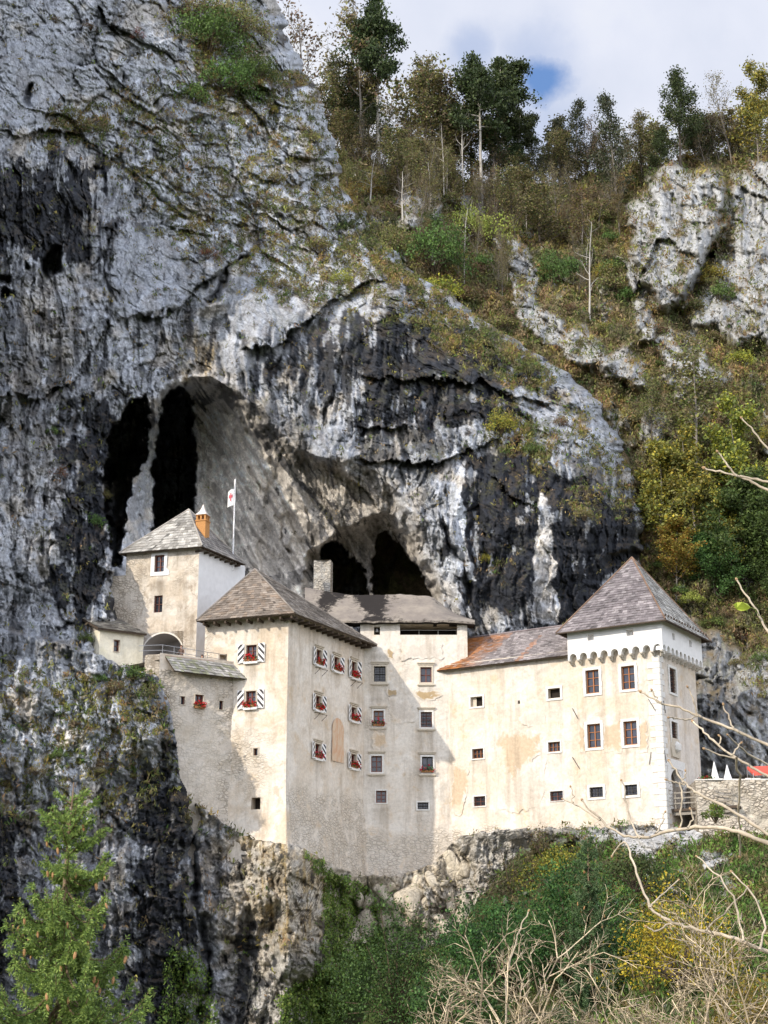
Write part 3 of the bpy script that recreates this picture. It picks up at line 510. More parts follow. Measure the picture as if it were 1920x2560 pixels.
# ------------------------------------------------------------------ castle materials
def plaster(name, c1, c2, c3, patch=.5, masonry=.85, bump=.55, dirt=(.20, .16, .115), over=None):
    """old lime plaster: pale and ochre patches, stains kept in Col (R runs below sills, G laid-bare stones, B paler repair)"""
    m, nt, b = mat(name, .92, .15); g = N(nt, 'ShaderNodeNewGeometry'); p = g.outputs['Position']; at = N(nt, 'ShaderNodeVertexColor', layer_name='Col')
    sp = N(nt, 'ShaderNodeSeparateColor', {0: at.outputs[0]})
    n1 = N(nt, 'ShaderNodeTexNoise', {'Vector': p, 'Scale': .33, 'Detail': 7, 'Roughness': .62, 'Distortion': .6}).outputs[0]
    n2 = N(nt, 'ShaderNodeTexNoise', {'Vector': p, 'Scale': .9, 'Detail': 8, 'Roughness': .68, 'Distortion': .4}).outputs[0]
    n3 = N(nt, 'ShaderNodeTexNoise', {'Vector': p, 'Scale': 4.5, 'Detail': 8, 'Roughness': .7}).outputs[0]
    st = N(nt, 'ShaderNodeMapping', {'Vector': p, 'Scale': (1.0, 1.0, .11)}); n4 = N(nt, 'ShaderNodeTexNoise', {'Vector': st.outputs[0], 'Scale': 1.2, 'Detail': 6, 'Roughness': .65}).outputs[0]
    c = mixc(nt, ramp(nt, n1, [(.42, 0.0), (.56, 1.0)]), c1, c2)
    c = mixc(nt, math_(nt, 'MULTIPLY', ramp(nt, n2, [(.52, 0.0), (.62, 1.0)]), patch), c, c3)
    c = mixc(nt, math_(nt, 'MULTIPLY', sp.outputs[2] if not over else .5, ramp(nt, n2, [(.36, 0.0), (.46, 1.0)])), c, (.66, .62, .56))
    if over: c = mixc(nt, math_(nt, 'MULTIPLY', ramp(nt, math_(nt, 'ADD', sp.outputs[2], math_(nt, 'MULTIPLY', math_(nt, 'SUBTRACT', n2, .5), 1.6)), [(.14, 0.0), (.34, 1.0)]), over[3]), c, over[:3])
    c = mixc(nt, math_(nt, 'MULTIPLY', ramp(nt, n4, [(.50, 0.0), (.66, 1.0)]), .42), c, tuple(.66 * x for x in c3))
    c = mixc(nt, math_(nt, 'MULTIPLY', sp.outputs[0], ramp(nt, n4, [(.3, .25), (.6, 1.0)])), c, dirt)
    sc = N(nt, 'ShaderNodeMapping', {'Vector': p, 'Scale': (1.0, 1.0, 1.7)})
    wn = N(nt, 'ShaderNodeTexNoise', {'Vector': p, 'Scale': 1.4, 'Detail': 3}); wp = mixc(nt, .18, sc.outputs[0], wn.outputs[1], 'ADD')
    vo = N(nt, 'ShaderNodeTexVoronoi', {'Vector': wp, 'Scale': 2.6}, feature='DISTANCE_TO_EDGE'); vc = N(nt, 'ShaderNodeTexVoronoi', {'Vector': wp, 'Scale': 2.6})
    joint = ramp(nt, vo.outputs[0], [(.0, 0.0), (.17, 1.0)]); gm = math_(nt, 'MULTIPLY', sp.outputs[1], ramp(nt, n2, [(.38, 0.0), (.52, 1.0)]))
    stone = mixc(nt, 1.0, mixc(nt, vc.outputs[1], (.46, .395, .31), (.60, .53, .44)), ramp(nt, joint, [(0, .5), (1, 1.05)]), 'MULTIPLY')
    c = mixc(nt, math_(nt, 'MULTIPLY', gm, masonry), c, stone)
    c = mixc(nt, 1.0, c, ramp(nt, n3, [(.3, .86), (.7, 1.12)]), 'MULTIPLY')
    nt.links.new(c, b.inputs['Base Color'])
    hgt = math_(nt, 'ADD', math_(nt, 'MULTIPLY', n3, .6), math_(nt, 'MULTIPLY', math_(nt, 'MULTIPLY', gm, joint), 1.6)); hgt = math_(nt, 'ADD', hgt, math_(nt, 'MULTIPLY', n2, 1.2))
    bp = N(nt, 'ShaderNodeBump', {'Strength': bump, 'Distance': .07, 'Height': hgt}); nt.links.new(bp.outputs[0], b.inputs['Normal'])
    return m
M_pl = plaster('plaster_cream', (.58, .47, .345), (.69, .62, .53), (.47, .37, .26), .8, .55)
M_plr = plaster('plaster_warm', (.60, .485, .35), (.67, .60, .52), (.46, .365, .26), .8)
M_plo = plaster('plaster_worn', (.52, .435, .335), (.60, .54, .46), (.33, .265, .195), .95)
M_plc = plaster('plaster_grey', (.50, .435, .355), (.56, .50, .43), (.42, .35, .27), .7)
M_ply = plaster('plaster_yellow', (.66, .60, .42), (.70, .65, .50), (.60, .53, .36), .3, 0)
M_stonewall = plaster('rubble', (.56, .50, .40), (.62, .56, .46), (.42, .38, .30), .5, 1.0, .8)
M_greystone = plaster('grey_rubble', (.33, .32, .30), (.40, .39, .36), (.22, .22, .20), .6, .55, .8)
M_white = simple('whitewash', (.74, .73, .715), .9, .15, .05, 2.0, .15)
M_cement = None
def roofmat(name, var=.25, bump=.5):
    m, nt, b = mat(name, .8, .25); g = N(nt, 'ShaderNodeNewGeometry'); at = N(nt, 'ShaderNodeVertexColor', layer_name='Col')
    n1 = N(nt, 'ShaderNodeTexNoise', {'Vector': g.outputs['Position'], 'Scale': 9.0, 'Detail': 6, 'Roughness': .7}).outputs[0]
    n2 = N(nt, 'ShaderNodeTexNoise', {'Vector': g.outputs['Position'], 'Scale': .7, 'Detail': 5, 'Roughness': .6}).outputs[0]
    c = mixc(nt, 1.0, at.outputs[0], ramp(nt, n1, [(.3, 1 - var), (.7, 1 + var)]), 'MULTIPLY')
    c = mixc(nt, 1.0, c, ramp(nt, n2, [(.36, .68), (.6, 1.12)]), 'MULTIPLY'); nt.links.new(c, b.inputs['Base Color'])
    bp = N(nt, 'ShaderNodeBump', {'Strength': bump, 'Distance': .03, 'Height': n1}); nt.links.new(bp.outputs[0], b.inputs['Normal'])
    return m
M_shingle = roofmat('wood_shingles')
M_wood = simple('dark_timber', (.075, .055, .040), .8, .2, .3, 14, .3)
M_frame = simple('brown_window_wood', (.20, .075, .030), .55, .3, .2, 20)
M_framered = simple('red_brown_window_wood', (.15, .045, .028), .55, .3, .2, 20)
M_frameor = simple('orange_window_wood', (.34, .13, .045), .5, .3, .2, 20)
M_sur = simple('window_stone', (.52, .46, .37), .9, .2, .12, 8, .3)
M_surw = simple('white_window_stone', (.66, .64, .60), .9, .2, .10, 8, .3)
M_iron = simple('iron', (.035, .033, .032), .6, .4, .2, 20)
M_shw = simple('white_shutter_paint', (.78, .77, .75), .6, .3, .06, 10)
M_shb = simple('black_shutter_paint', (.035, .032, .036), .6, .3, .2, 10)
M_brick = simple('terracotta', (.46, .23, .085), .9, .2, .16, 10, .3)
M_metal = simple('zinc_rail', (.40, .40, .40), .4, .5, .1, 10, 0, .6)
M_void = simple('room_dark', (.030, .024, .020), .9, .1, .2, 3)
M_corb = simple('corbel_stone', (.50, .46, .40), .9, .2, .12, 6, .3)
def glassmat(name, base):
    m, nt, b = mat(name, .07, .6); g = N(nt, 'ShaderNodeNewGeometry')
    nz = N(nt, 'ShaderNodeTexNoise', {'Vector': g.outputs['Position'], 'Scale': 1.6, 'Detail': 2})
    nt.links.new(mixc(nt, 1.0, base, ramp(nt, nz.outputs[0], [(.3, .5), (.7, 1.6)]), 'MULTIPLY'), b.inputs['Base Color'])
    bp = N(nt, 'ShaderNodeBump', {'Strength': .25, 'Distance': .02, 'Height': nz.outputs[0]}); nt.links.new(bp.outputs[0], b.inputs['Normal']); return m
M_glass = glassmat('window_glass', (.028, .030, .042))
M_red = colmat('geranium_petals', .6, .2, 10, .2, 0, trans=.15)
M_box = simple('planter_terracotta', (.36, .17, .075), .85, .2, .15, 10)
UP = Vector((0, 0, 1))
# ------------------------------------------------------------------ walls
class Wall:
    """an upright plane: s runs to the right as seen from outside, z is height, n points out"""
    def __init__(s, p, yaw):
        a = R(yaw); s.p = Vector((p[0], p[1], 0)); s.h = Vector((cos(a), -sin(a), 0)); s.n = Vector((-sin(a), -cos(a), 0))
    def uv(s, px, py):
        d = Vector(ray(px, py)); t = s.n.dot(s.p) / (s.n.x * d.x + s.n.y * d.y); q = d * t; return s.h.dot(Vector((q.x, q.y, 0)) - s.p), q.z
    def pt(s, u, z, off=0.0): return s.p + s.h * u + s.n * off + UP * z
    def at(s, px, py, off=0.0): u, z = s.uv(px, py); return s.pt(u, z, off)
    def rect(s, x0, y0, x1, y1):
        ym, xm = (y0 + y1) / 2, (x0 + x1) / 2
        return s.uv(x0, ym)[0], s.uv(x1, ym)[0], s.uv(xm, y1)[1], s.uv(xm, y0)[1]
def wall_mesh(mb, w, s0, s1, z0, z1, holes=(), depth=.45, step=.34, rough=.045, batter=None, bl=0, br=0, stains=(), bare=None, pale=0.0, arch=None, seed=0, frees=(0, 0)):
    """wall with real openings: cells of a grid minus the holes, reveals running back into the wall"""
    xs = sorted(set([round(v, 4) for v in list(np.arange(s0, s1, step)) + [s1] + [x for h in holes for x in h[:2]]]))
    zs = sorted(set([round(v, 4) for v in list(np.arange(z0, z1, step)) + [z1] + [x for h in holes for x in h[2:4]]]))
    keepx = set(round(x, 4) for h in holes for x in h[:2]) | {round(s0, 4), round(s1, 4)}; keepz = set(round(x, 4) for h in holes for x in h[2:4]) | {round(z0, 4), round(z1, 4)}
    def thin(a, keep):
        r = [a[0]]
        for v in a[1:]:
            if v - r[-1] < .07:
                if v in keep and r[-1] not in keep: r[-1] = v
                elif v in keep: r.append(v)
            else: r.append(v)
        return np.array(r)
    xs, zs = thin(xs, keepx), thin(zs, keepz); S, Z = np.meshgrid(xs, zs); nx = len(xs)
    e = np.minimum(sstep(0, .5, S - s0), sstep(0, .5, s1 - S)); hm = np.ones_like(S)
    for a, b, c, d in [h[:4] for h in holes]:
        dd = np.maximum(np.maximum(a - S, S - b), np.maximum(c - Z, Z - d)); hm = np.minimum(hm, sstep(.0, .5, dd))
    off = rough * (fbm(S / 2.3, Z / 2.3, 4, 600 + seed) * 1.3 + .5 * fbm(S / .7, Z / .7, 2, 620 + seed)) * e * hm; SS = S.copy()
    if batter:
        zb, k = batter; q = k * (zb - Z).clip(0) * (.5 + .5 * sstep(0, 3, zb - Z)); off = off + q; SS = SS + q * np.where(S > (s0 + s1) / 2, br * ((S - s0) / (s1 - s0)) ** 3, -bl * ((s1 - S) / (s1 - s0)) ** 3)
    st = np.zeros_like(S)
    for a, b, zt, ln, amt in stains: st = np.maximum(st, amt * sstep(0, .25, S - a + .12) * sstep(0, .25, b + .12 - S) * np.where(Z < zt, np.exp(-(zt - Z).clip(0) / ln), 0))
    bare_ = np.zeros_like(S) if bare is None else np.clip(bare(S, Z), 0, 1); pl = np.ones_like(S) * pale
    V = np.array(w.p)[None, None] + SS[..., None] * np.array(w.h) + off[..., None] * np.array(w.n) + Z[..., None] * np.array(UP)
    base = len(mb.v); mb.v += [tuple(v) for v in V.reshape(-1, 3)]; mb.c += [tuple(c) for c in np.stack([st, bare_, pl], -1).reshape(-1, 3)]
    for j in range(len(zs) - 1):
        zc = (zs[j] + zs[j + 1]) / 2
        for i in range(nx - 1):
            xc = (xs[i] + xs[i + 1]) / 2
            if any(h[0] < xc < h[1] and h[2] < zc < h[3] for h in holes): continue
            q = base + j * nx + i; mb.f.append((q, q + 1, q + nx + 1, q + nx))
    for h in holes:
        a, b, c, d = h[:4]; dp = h[4] if len(h) > 4 else depth
        k = (.35, 0, .2)
        for p, q in (((a, c), (b, c)), ((b, c), (b, d)), ((b, d), (a, d)), ((a, d), (a, c))):
            mb.face([w.pt(*p), w.pt(*q), w.pt(*q, -dp), w.pt(*p, -dp)], k)
def back_walls(mb, w1, a, b, depth, z0, z1, inset=.05):
    """plain hidden sides and back so that the building is closed"""
    p = [w1.pt(a, 0), w1.pt(b, 0), w1.pt(b, 0, -depth), w1.pt(a, 0, -depth)]
    for i, j in ((1, 2), (2, 3), (3, 0)): mb.face([p[i] + UP * z0, p[j] + UP * z0, p[j] + UP * z1, p[i] + UP * z1], (.3, .2, 0))
def bar(mb, w, a, b, c, d, o0, o1, col=(1, 1, 1)):
    mb.box(w.pt(a, c, o0), w.h * (b - a), UP * (d - c), w.n * (o1 - o0), col)
FLOWERS = []
def window(parent, w, r, style='casement', frame=None, cols=2, rows=3, surround=None, sur=.14, sill=False, hood=False, shutters=None, grille=False, recess=.22, deep=.45, glass=True, label=None, flower=None):
    a, b, c, d = r; fm = frame or M_frame; W_, H_ = b - a, d - c
    mb = MB()
    if glass: mb.face([w.pt(a, c, -recess - .05), w.pt(b, c, -recess - .05), w.pt(b, d, -recess - .05), w.pt(a, d, -recess - .05)])
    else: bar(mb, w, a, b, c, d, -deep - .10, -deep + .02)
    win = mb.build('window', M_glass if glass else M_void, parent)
    if label: win['label'] = label
    if glass:
        mb = MB(); t = min(.075, W_ * .12); o0, o1 = -recess - .04, -recess + .05
        for x0, x1, z0, z1 in ((a, a + t, c, d), (b - t, b, c, d), (a + t, b - t, c, c + t), (a + t, b - t, d - t, d)): bar(mb, w, x0, x1, z0, z1, o0, o1)
        for i in range(1, cols):
            x = a + W_ * i / cols; bar(mb, w, x - t * .55, x + t * .55, c + t, d - t, o0, o1 - .01)
        for j in range(1, rows):
            z = c + H_ * j / rows
            for i in range(cols):
                xa, xb = a + W_ * i / cols + (t if i == 0 else t * .55), a + W_ * (i + 1) / cols - (t if i == cols - 1 else t * .55); bar(mb, w, xa, xb, z - t * .3, z + t * .3, o0, o1 - .025)
        mb.build('frame', fm, win)
    if surround:
        mb = MB(); t = sur; q = [(a - t, a - .004, c - t * .2, d), (b + .004, b + t, c - t * .2, d), (a - t, b + t, d + .004, d + t), (a - t, b + t, c - t, c - t * .2 - .004)]
        for x0, x1, z0, z1 in q: bar(mb, w, x0, x1, z0, z1, -.16, .075)
        if surround == 'blocks':
            k = max(3, int(H_ / .42))
            for i in range(k):
                zc = c + H_ * (i + .5) / k; e = .035 if i % 2 else .0
                for x0, x1 in ((a - t - e - .01, a - .012), (b + .012, b + t + e + .01)): bar(mb, w, x0, x1, zc - H_ / k * .46, zc + H_ / k * .46, .05, .088)
        mb.build('surround', M_surw if surround in ('white', 'blocks') else M_sur, win)
    if sill or hood:
        if sill:
            mb = MB(); bar(mb, w, a - sur - .12, b + sur + .12, c - sur - .13, c - sur - .005, -.1, .17); bar(mb, w, a - sur - .06, b + sur + .06, c - sur - .2, c - sur - .133, -.1, .1); mb.build('sill', M_sur, win)
        if hood:
            mb = MB(); bar(mb, w, a - sur - .14, b + sur + .14, d + sur + .18, d + sur + .27, -.1, .2); bar(mb, w, a - sur - .08, b + sur + .08, d + sur + .06, d + sur + .176, -.1, .12); mb.build('hood', M_sur, win)
    if grille:
        mb = MB(); nx_, nz_ = max(2, int(W_ / .2)), max(2, int(H_ / .22))
        for i in range(1, nx_): x = a + W_ * i / nx_; mb.tube([w.pt(x, c, -.06), w.pt(x, d, -.06)], .018, 4)
        for j in range(1, nz_): z = c + H_ * j / nz_; mb.tube([w.pt(a, z, -.04), w.pt(b, z, -.04)], .018, 4)
        mb.build('grille', M_iron, win)
    if shutters:
        sw, gap, ajar = shutters; sh = H_ * 1.10 + .12
        for side in (-1, 1):
            hx = (a - sur - gap) if side < 0 else (b + sur + gap); z0 = c - .14; mb, mk = MB(), MB()
            ca, sa = cos(ajar), sin(ajar); dv = w.h * (side * ca) + w.n * sa; nv = w.n * ca - w.h * (side * sa); o = w.pt(hx, z0, .05)
            mb.box(o, dv * sw, UP * sh, nv * .05)
            # slanting black stripes on the boards, clipped to the leaf
            k, sl = 3, 1.0
            for i in range(-2, 7):
                zb = i * sh / k * 1.02
                def clip(poly):
                    for lo, sg in ((.02, 1), (sh - .02, -1)):
                        out = []
                        for q in range(len(poly)):
                            (u0, v0), (u1, v1) = poly[q - 1], poly[q]; i0, i1 = sg * (v0 - lo) >= 0, sg * (v1 - lo) >= 0
                            if i0 != i1: f = (lo - v0) / (v1 - v0); out.append((u0 + f * (u1 - u0), lo))
                            if i1: out.append((u1, v1))
                        poly = out
                        if not poly: break
                    return poly
                x0_, x1_ = .02, sw - .02; dz = -sl * sw; th = sh / k * .50
                # stripes climb away from the window on the right leaf, towards it on the left
                za, zc_ = (zb, zb - dz) if side < 0 else (zb - dz, zb)
                if side < 0: za, zc_ = zb - dz, zb
                else: za, zc_ = zb - dz, zb
                if side < 0: za, zc_ = zb - dz, zb
                pl = clip([(x0_, za), (x1_, zc_), (x1_, zc_ + th), (x0_, za + th)])
                if len(pl) >= 3:
                    pts = [o + dv * u_ + UP * v_ + nv * .054 for u_, v_ in pl]; nn = (pts[1] - pts[0]).cross(pts[2] - pts[0])
                    mk.face(pts if nn.dot(nv) > 0 else pts[::-1])
            s_ = mb.build('shutter', M_shw, win); mk.build('stripe', M_shb, win)
        mb = MB(); bar(mb, w, a - sur - gap - sw * .55, b + sur + gap + sw * .55, c - .10, c - .02, .13, .19)
        bar(mb, w, a - sur - .05, b + sur + .05, c - .22, c - .105, -.05, .24); mb.build('sill', M_shw, win)
    if flower: FLOWERS.append((w, r, flower))
    return win
def roof_plane(mb, A, B, Cc, D, rng, cols, expo=.36, wid=.34, lift=.05, stain=None):
    """courses of single shingles from the eave A-B up to D-C"""
    A, B, Cc, D = map(Vector, (A, B, Cc, D)); nrm = (B - A).cross(D - A if (D - A).length > .01 else Cc - A).normalized()
    if nrm.z < 0: nrm = -nrm
    sl = ((D + Cc) / 2 - (A + B) / 2).length; n = max(2, int(sl / expo)); cols = np.array(cols)
    for r in range(n):
        t0, t1 = r / n, min(1, (r + 1.15) / n); L0, R0 = A.lerp(D, t0), B.lerp(Cc, t0); L1, R1 = A.lerp(D, t1), B.lerp(Cc, t1); ln = (R0 - L0).length
        k = max(1, int(ln / wid)); ed = [0] + sorted(min(.98, max(.02, (i + rng.uniform(-.3, .3)) / k)) for i in range(1, k)) + [1]
        for i in range(k):
            u0, u1 = ed[i], ed[i + 1]; c = cols[rng.integers(0, len(cols))] * (1 + rng.normal() * .13)
            if stain is not None: c = stain((u0 + u1) / 2, (t0 + t1) / 2, c, rng)
            j = lift * (1 + rng.uniform(-.4, .5)); dn = (L0 - L1).normalized() * rng.uniform(0, .04)
            a, b_, c_, d_ = L0.lerp(R0, u0) + nrm * j + dn, L0.lerp(R0, u1) + nrm * j + dn, L1.lerp(R1, u1) + nrm * .012, L1.lerp(R1, u0) + nrm * .012
            q = tuple(np.clip(c, .01, .8)); mb.face([a, b_, c_, d_], q); mb.face([a - nrm * j * .8, b_ - nrm * j * .8, b_, a], tuple(x * .9 for x in q))
def soffit(mb, A, B, Cc, D, th=.12):
    A, B, Cc, D = map(Vector, (A, B, Cc, D)); n = (B - A).cross(D - A if (D - A).length > .01 else Cc - A).normalized()
    if n.z < 0: n = -n
    q = [x - n * th for x in (A, B, Cc, D)]
    if (Cc - D).length < .01: q = q[:3]
    mb.face(q[::-1]); mb.face([A, B, q[1], q[0]]); mb.face([A - n * .004, B - n * .004, (Cc if len(q) > 3 else Cc) - n * .004] + ([D - n * .004] if len(q) > 3 else []))
    mb.face([B, Cc, q[2], q[1]])
    if len(q) > 3: mb.face([D, A, q[0], q[3]])
    else: mb.face([Cc, A, q[0], q[2]])
def pyramid_roof(parent, E, apex, cols, rng, name='roof', stain=None, side_cols=None, expo=.36, hipcol=(.2, .13, .09)):
    mb = MB(); sm = MB()
    for i in range(4):
        A, B = E[i], E[(i + 1) % 4]; roof_plane(mb, A, B, apex, apex, rng, (side_cols if side_cols is not None and i == 1 else cols), expo, stain=stain if i == 0 else None); soffit(sm, A, B, apex, apex)
    r = mb.build(name, M_shingle, parent); sm.build('eave_boards', M_wood, r)
    hp = MB()
    for i in (0, 1, 2): hp.tube([E[i] + UP * .07, Vector(apex) + UP * .07], .075, 6, hipcol)
    hp.build('hip_ridge', M_shingle, r); return r
def rods(parent, w, items):
    for (x0, y0, x1, y1) in items:
        mb = MB(); mb.tube([w.at(x0, y0, .10), w.at(x1, y1, .10)], .028, 5); mb.build('anchor_iron', M_iron, parent)
RNG = np.random.default_rng(5)
def patch(parent, w, poly, m, seed=0, off=.07):
    """a repair of another plaster with a ragged outline"""
    pts = []
    for (x0, y0), (x1, y1) in zip(poly, poly[1:] + poly[:1]):
        k = max(2, int(math.hypot(x1 - x0, y1 - y0) / 5))
        pts += [(x0 + (x1 - x0) * i / k, y0 + (y1 - y0) * i / k) for i in range(k)]
    a = np.array(pts); a = a + np.stack([6 * fbm(a[:, 0] / 14, a[:, 1] / 14, 3, seed), 6 * fbm(a[:, 0] / 14, a[:, 1] / 14, 3, seed + 9)], -1)
    c = a.mean(0); mb = MB()
    for i in range(len(a)): j = (i + 1) % len(a); mb.face([w.at(*c, off), w.at(*a[i], off - .02), w.at(*a[j], off - .02)][::-1], (0, 0, 0)); mb.c[-1] = (0, 0, 1.0)
    return mb.build('plaster_patch', m, parent)
WRM = ((.60, .485, .35), (.67, .60, .52), (.46, .365, .26), .8); CRM = ((.58, .47, .345), (.69, .62, .53), (.47, .37, .26), .8)
M_pt = plaster('plaster_tan', *WRM, .55, over=(.53, .40, .27, .85)); M_pg = plaster('plaster_pale_grey', *WRM, .55, over=(.56, .50, .43, .8)); M_po = plaster('plaster_ochre', *CRM, .55, over=(.36, .25, .12, .85))
# ------------------------------------------------------------------ layout of the castle
RTc = P(1660, 1900, 122.0)                                     # front corner of the right tower
RF = Wall(RTc, 32.0); RS = Wall(RTc, -57.5)                    # its front and its shaded side
LW = Wall(RF.pt(0, 0, -.06), 32.0)                             # long wing, a hair behind the tower front
MWp = LW.at(1122, 1800); MW = Wall(MWp, 0.0)                   # middle wing, square on
MRp = MW.at(910, 1750); MR = Wall(MRp, -62.0)                  # main tower, shaded side (s < 0 towards us)
sc_ = MR.uv(718, 1750)[0]; MTc = MR.pt(sc_, 0); ML = Wall(MTc, 18.5)   # main tower, sunlit side
CUp = ML.at(579, 1850); CU = Wall(CUp, -32.0)                  # curtain wall on the left
UTc = P(494, 1500, 128.5); UF = Wall(UTc, 17.0); US = Wall(UTc, -62.0)
SHc = P(249, 1600, 122.5); SF = Wall(SHc, -33.0); SL = Wall(SHc, 57.0)
def zat(w, px, py): return w.uv(px, py)[1]
GREY = [(.30, .275, .25), (.36, .33, .30), (.25, .23, .21), (.40, .37, .33), (.21, .19, .17)]
PALE = [(.42, .40, .365), (.36, .34, .31), (.50, .475, .43), (.30, .28, .25)]
SLATE = [(.185, .162, .165), (.215, .19, .192), (.155, .135, .138), (.24, .215, .215)]
def holes(*rs): return [r for r in rs]
# ---- main tower
T = thing('residential_tower', MTc + UP * 10, 'cream corner tower with striped shutters under a big brown shingle roof', 'tower')
z_eave = zat(ML, 722, 1540); zb = 8.0
wl = {k: ML.rect(*v) for k, v in dict(top=(616, 1613, 642, 1653), low=(615, 1728, 640, 1768), slit=(634, 1871, 645, 1889), hole=(629, 1994, 651, 2024), niche=(548, 1636, 567, 1662)).items()}
s0l = ML.uv(512, 1600)[0]
mb = MB()
bareL = lambda S, Z: .9 * sstep(1.2, -.4, np.abs(Z - zat(ML, 640, 1900)) / 2.2 - .4 + .4 * gn(S / 1.2, Z / .9, 5)) * sstep(-.6, -2.4, S) + .9 * sstep(zat(ML, 640, 2060), zat(ML, 640, 2110), Z) * 0 + .8 * sstep(ML.uv(545, 1600)[0], s0l, S)
wall_mesh(mb, ML, s0l, 0, zb, z_eave + .35, [wl['top'] + (.5,), wl['low'] + (.5,), wl['slit'] + (.8,), wl['hole'] + (.8,), wl['niche'] + (.9,)], batter=(zat(ML, 710, 1950), .075), br=1,
          stains=[(wl['top'][0], wl['top'][1], wl['top'][2] - .2, 1.6, .55), (wl['low'][0], wl['low'][1], wl['low'][2] - .2, 1.3, .5), (s0l, -4, z_eave + .3, 1.2, .35)], bare=bareL, pale=.2, seed=1)
wr = {k: MR.rect(*v) for k, v in dict(a=(787, 1624, 801, 1661), b=(834, 1643, 847, 1677), c=(876, 1654, 888, 1693), d=(787, 1740, 801, 1774), e=(878, 1769, 891, 1802), f=(790, 1861, 804, 1896), g=(878, 1886, 890, 1920)).items()}
mid = {k: sum(wr[q][0] + wr[q][1] for q in v) / (2 * len(v)) for k, v in dict(l='adf', r='ceg').items()}
for q in 'adf': wr[q] = (mid['l'] - .42, mid['l'] + .42) + wr[q][2:]
for q in 'ceg': wr[q] = (mid['r'] - .42, mid['r'] + .42) + wr[q][2:]
m_ = (wr['b'][0] + wr['b'][1]) / 2; wr['b'] = (m_ - .42, m_ + .42) + wr['b'][2:]
bareR = lambda S, Z: 1.1 * sstep(zat(MR, 800, 1930), zat(MR, 800, 2010), -0 + Z * 0 + (zat(MR, 800, 1930) + zat(MR, 800, 2010) - Z) ) * 0 + 1.1 * sstep(0, 1.6, zat(MR, 800, 1960) - Z + .8 * gn(S / 2, Z / 2, 9))
wall_mesh(mb, MR, sc_, .4, zb - 1, z_eave + .35, [wr[k] + (.5,) for k in wr], batter=(zat(MR, 730, 1950), .075), bl=1, seed=2,
          stains=[(r[0], r[1], r[2] - .2, 1.1, .45) for r in wr.values()] + [(sc_, .4, z_eave + .3, 1.0, .4)], bare=bareR, pale=.5)
back_walls(mb, ML, s0l, -.02, 12.5, zb, z_eave + .3)
mb.build('wall', M_pl, T)
# faded red wall painting between the windows
mb = MB(); a, b, c, d = MR.rect(829, 1795, 858, 1905); ang = np.linspace(0, pi, 9)
pts = [(a, c), (b, c)] + [((a + b) / 2 + cos(t) * (b - a) / 2, d - (b - a) / 2 + sin(t) * (b - a) / 2) for t in ang]
mb.face([MR.pt(u, z, .062) for u, z in pts])
m, nt, bs = mat('faded_fresco', .95, .1); g = N(nt, 'ShaderNodeNewGeometry'); mp = N(nt, 'ShaderNodeMapping', {'Vector': g.outputs['Position'], 'Scale': (1.6, 1.6, .6)})
nz = N(nt, 'ShaderNodeTexNoise', {'Vector': mp.outputs[0], 'Scale': 2.2, 'Detail': 8, 'Roughness': .7}); f_ = ramp(nt, nz.outputs[0], [(.40, 0.1), (.56, .9)])
nt.links.new(mixc(nt, f_, (.55, .32, .20), (.58, .47, .345)), bs.inputs['Base Color']); mb.build('fresco', m, T)
SH = (.50, .05, .10)
window(T, ML, wl['top'], frame=M_framered, surround='stone', sur=.09, shutters=(.56, .06, .04), flower='red geraniums in the upper striped-shutter window on the sunlit side of the corner tower')
window(T, ML, wl['low'], frame=M_framered, surround='stone', sur=.09, shutters=(.56, .06, .04), flower='red geraniums in the lower striped-shutter window on the sunlit side of the corner tower')
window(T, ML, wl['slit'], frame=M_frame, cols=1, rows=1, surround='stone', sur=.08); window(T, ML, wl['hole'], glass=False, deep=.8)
where = dict(a='red geraniums in the top left striped window on the shaded side of the corner tower', b='red geraniums in the top middle striped window on the shaded side of the corner tower', c='red geraniums in the top right striped window on the shaded side of the corner tower',
             d='red geraniums in the middle striped window left of the faded red wall painting', e='red geraniums in the middle striped window right of the faded red wall painting', f='pinkish red geraniums in the lowest striped window left of the faded red painting', g='red geraniums in the lowest striped window right of the faded red painting')
for k, r in wr.items(): window(T, MR, r, frame=M_framered, surround='stone', sur=.10, hood=True, shutters=(.50, .05, .22), flower=where[k])
def struts(parent, w, r):
    for u in (r[0] - .15, r[1] + .15):
        mb = MB(); mb.tube([w.pt(u, r[2] - .3, .02), w.pt(u, r[2] - .42, .55)], .022, 4); mb.tube([w.pt(u, r[2] - .85, .02), w.pt(u, r[2] - .42, .55)], .022, 4); mb.build('bracket', M_iron, parent)
for k in 'acd': struts(T, MR, wr[k])
# white-washed walkway niche at the terrace end
mb = MB(); a, b, c, d = wl['niche']; bar(mb, ML, a - .05, b + .05, c - .05, d + .05, -1.0, -.86); mb.build('niche', M_white, T)
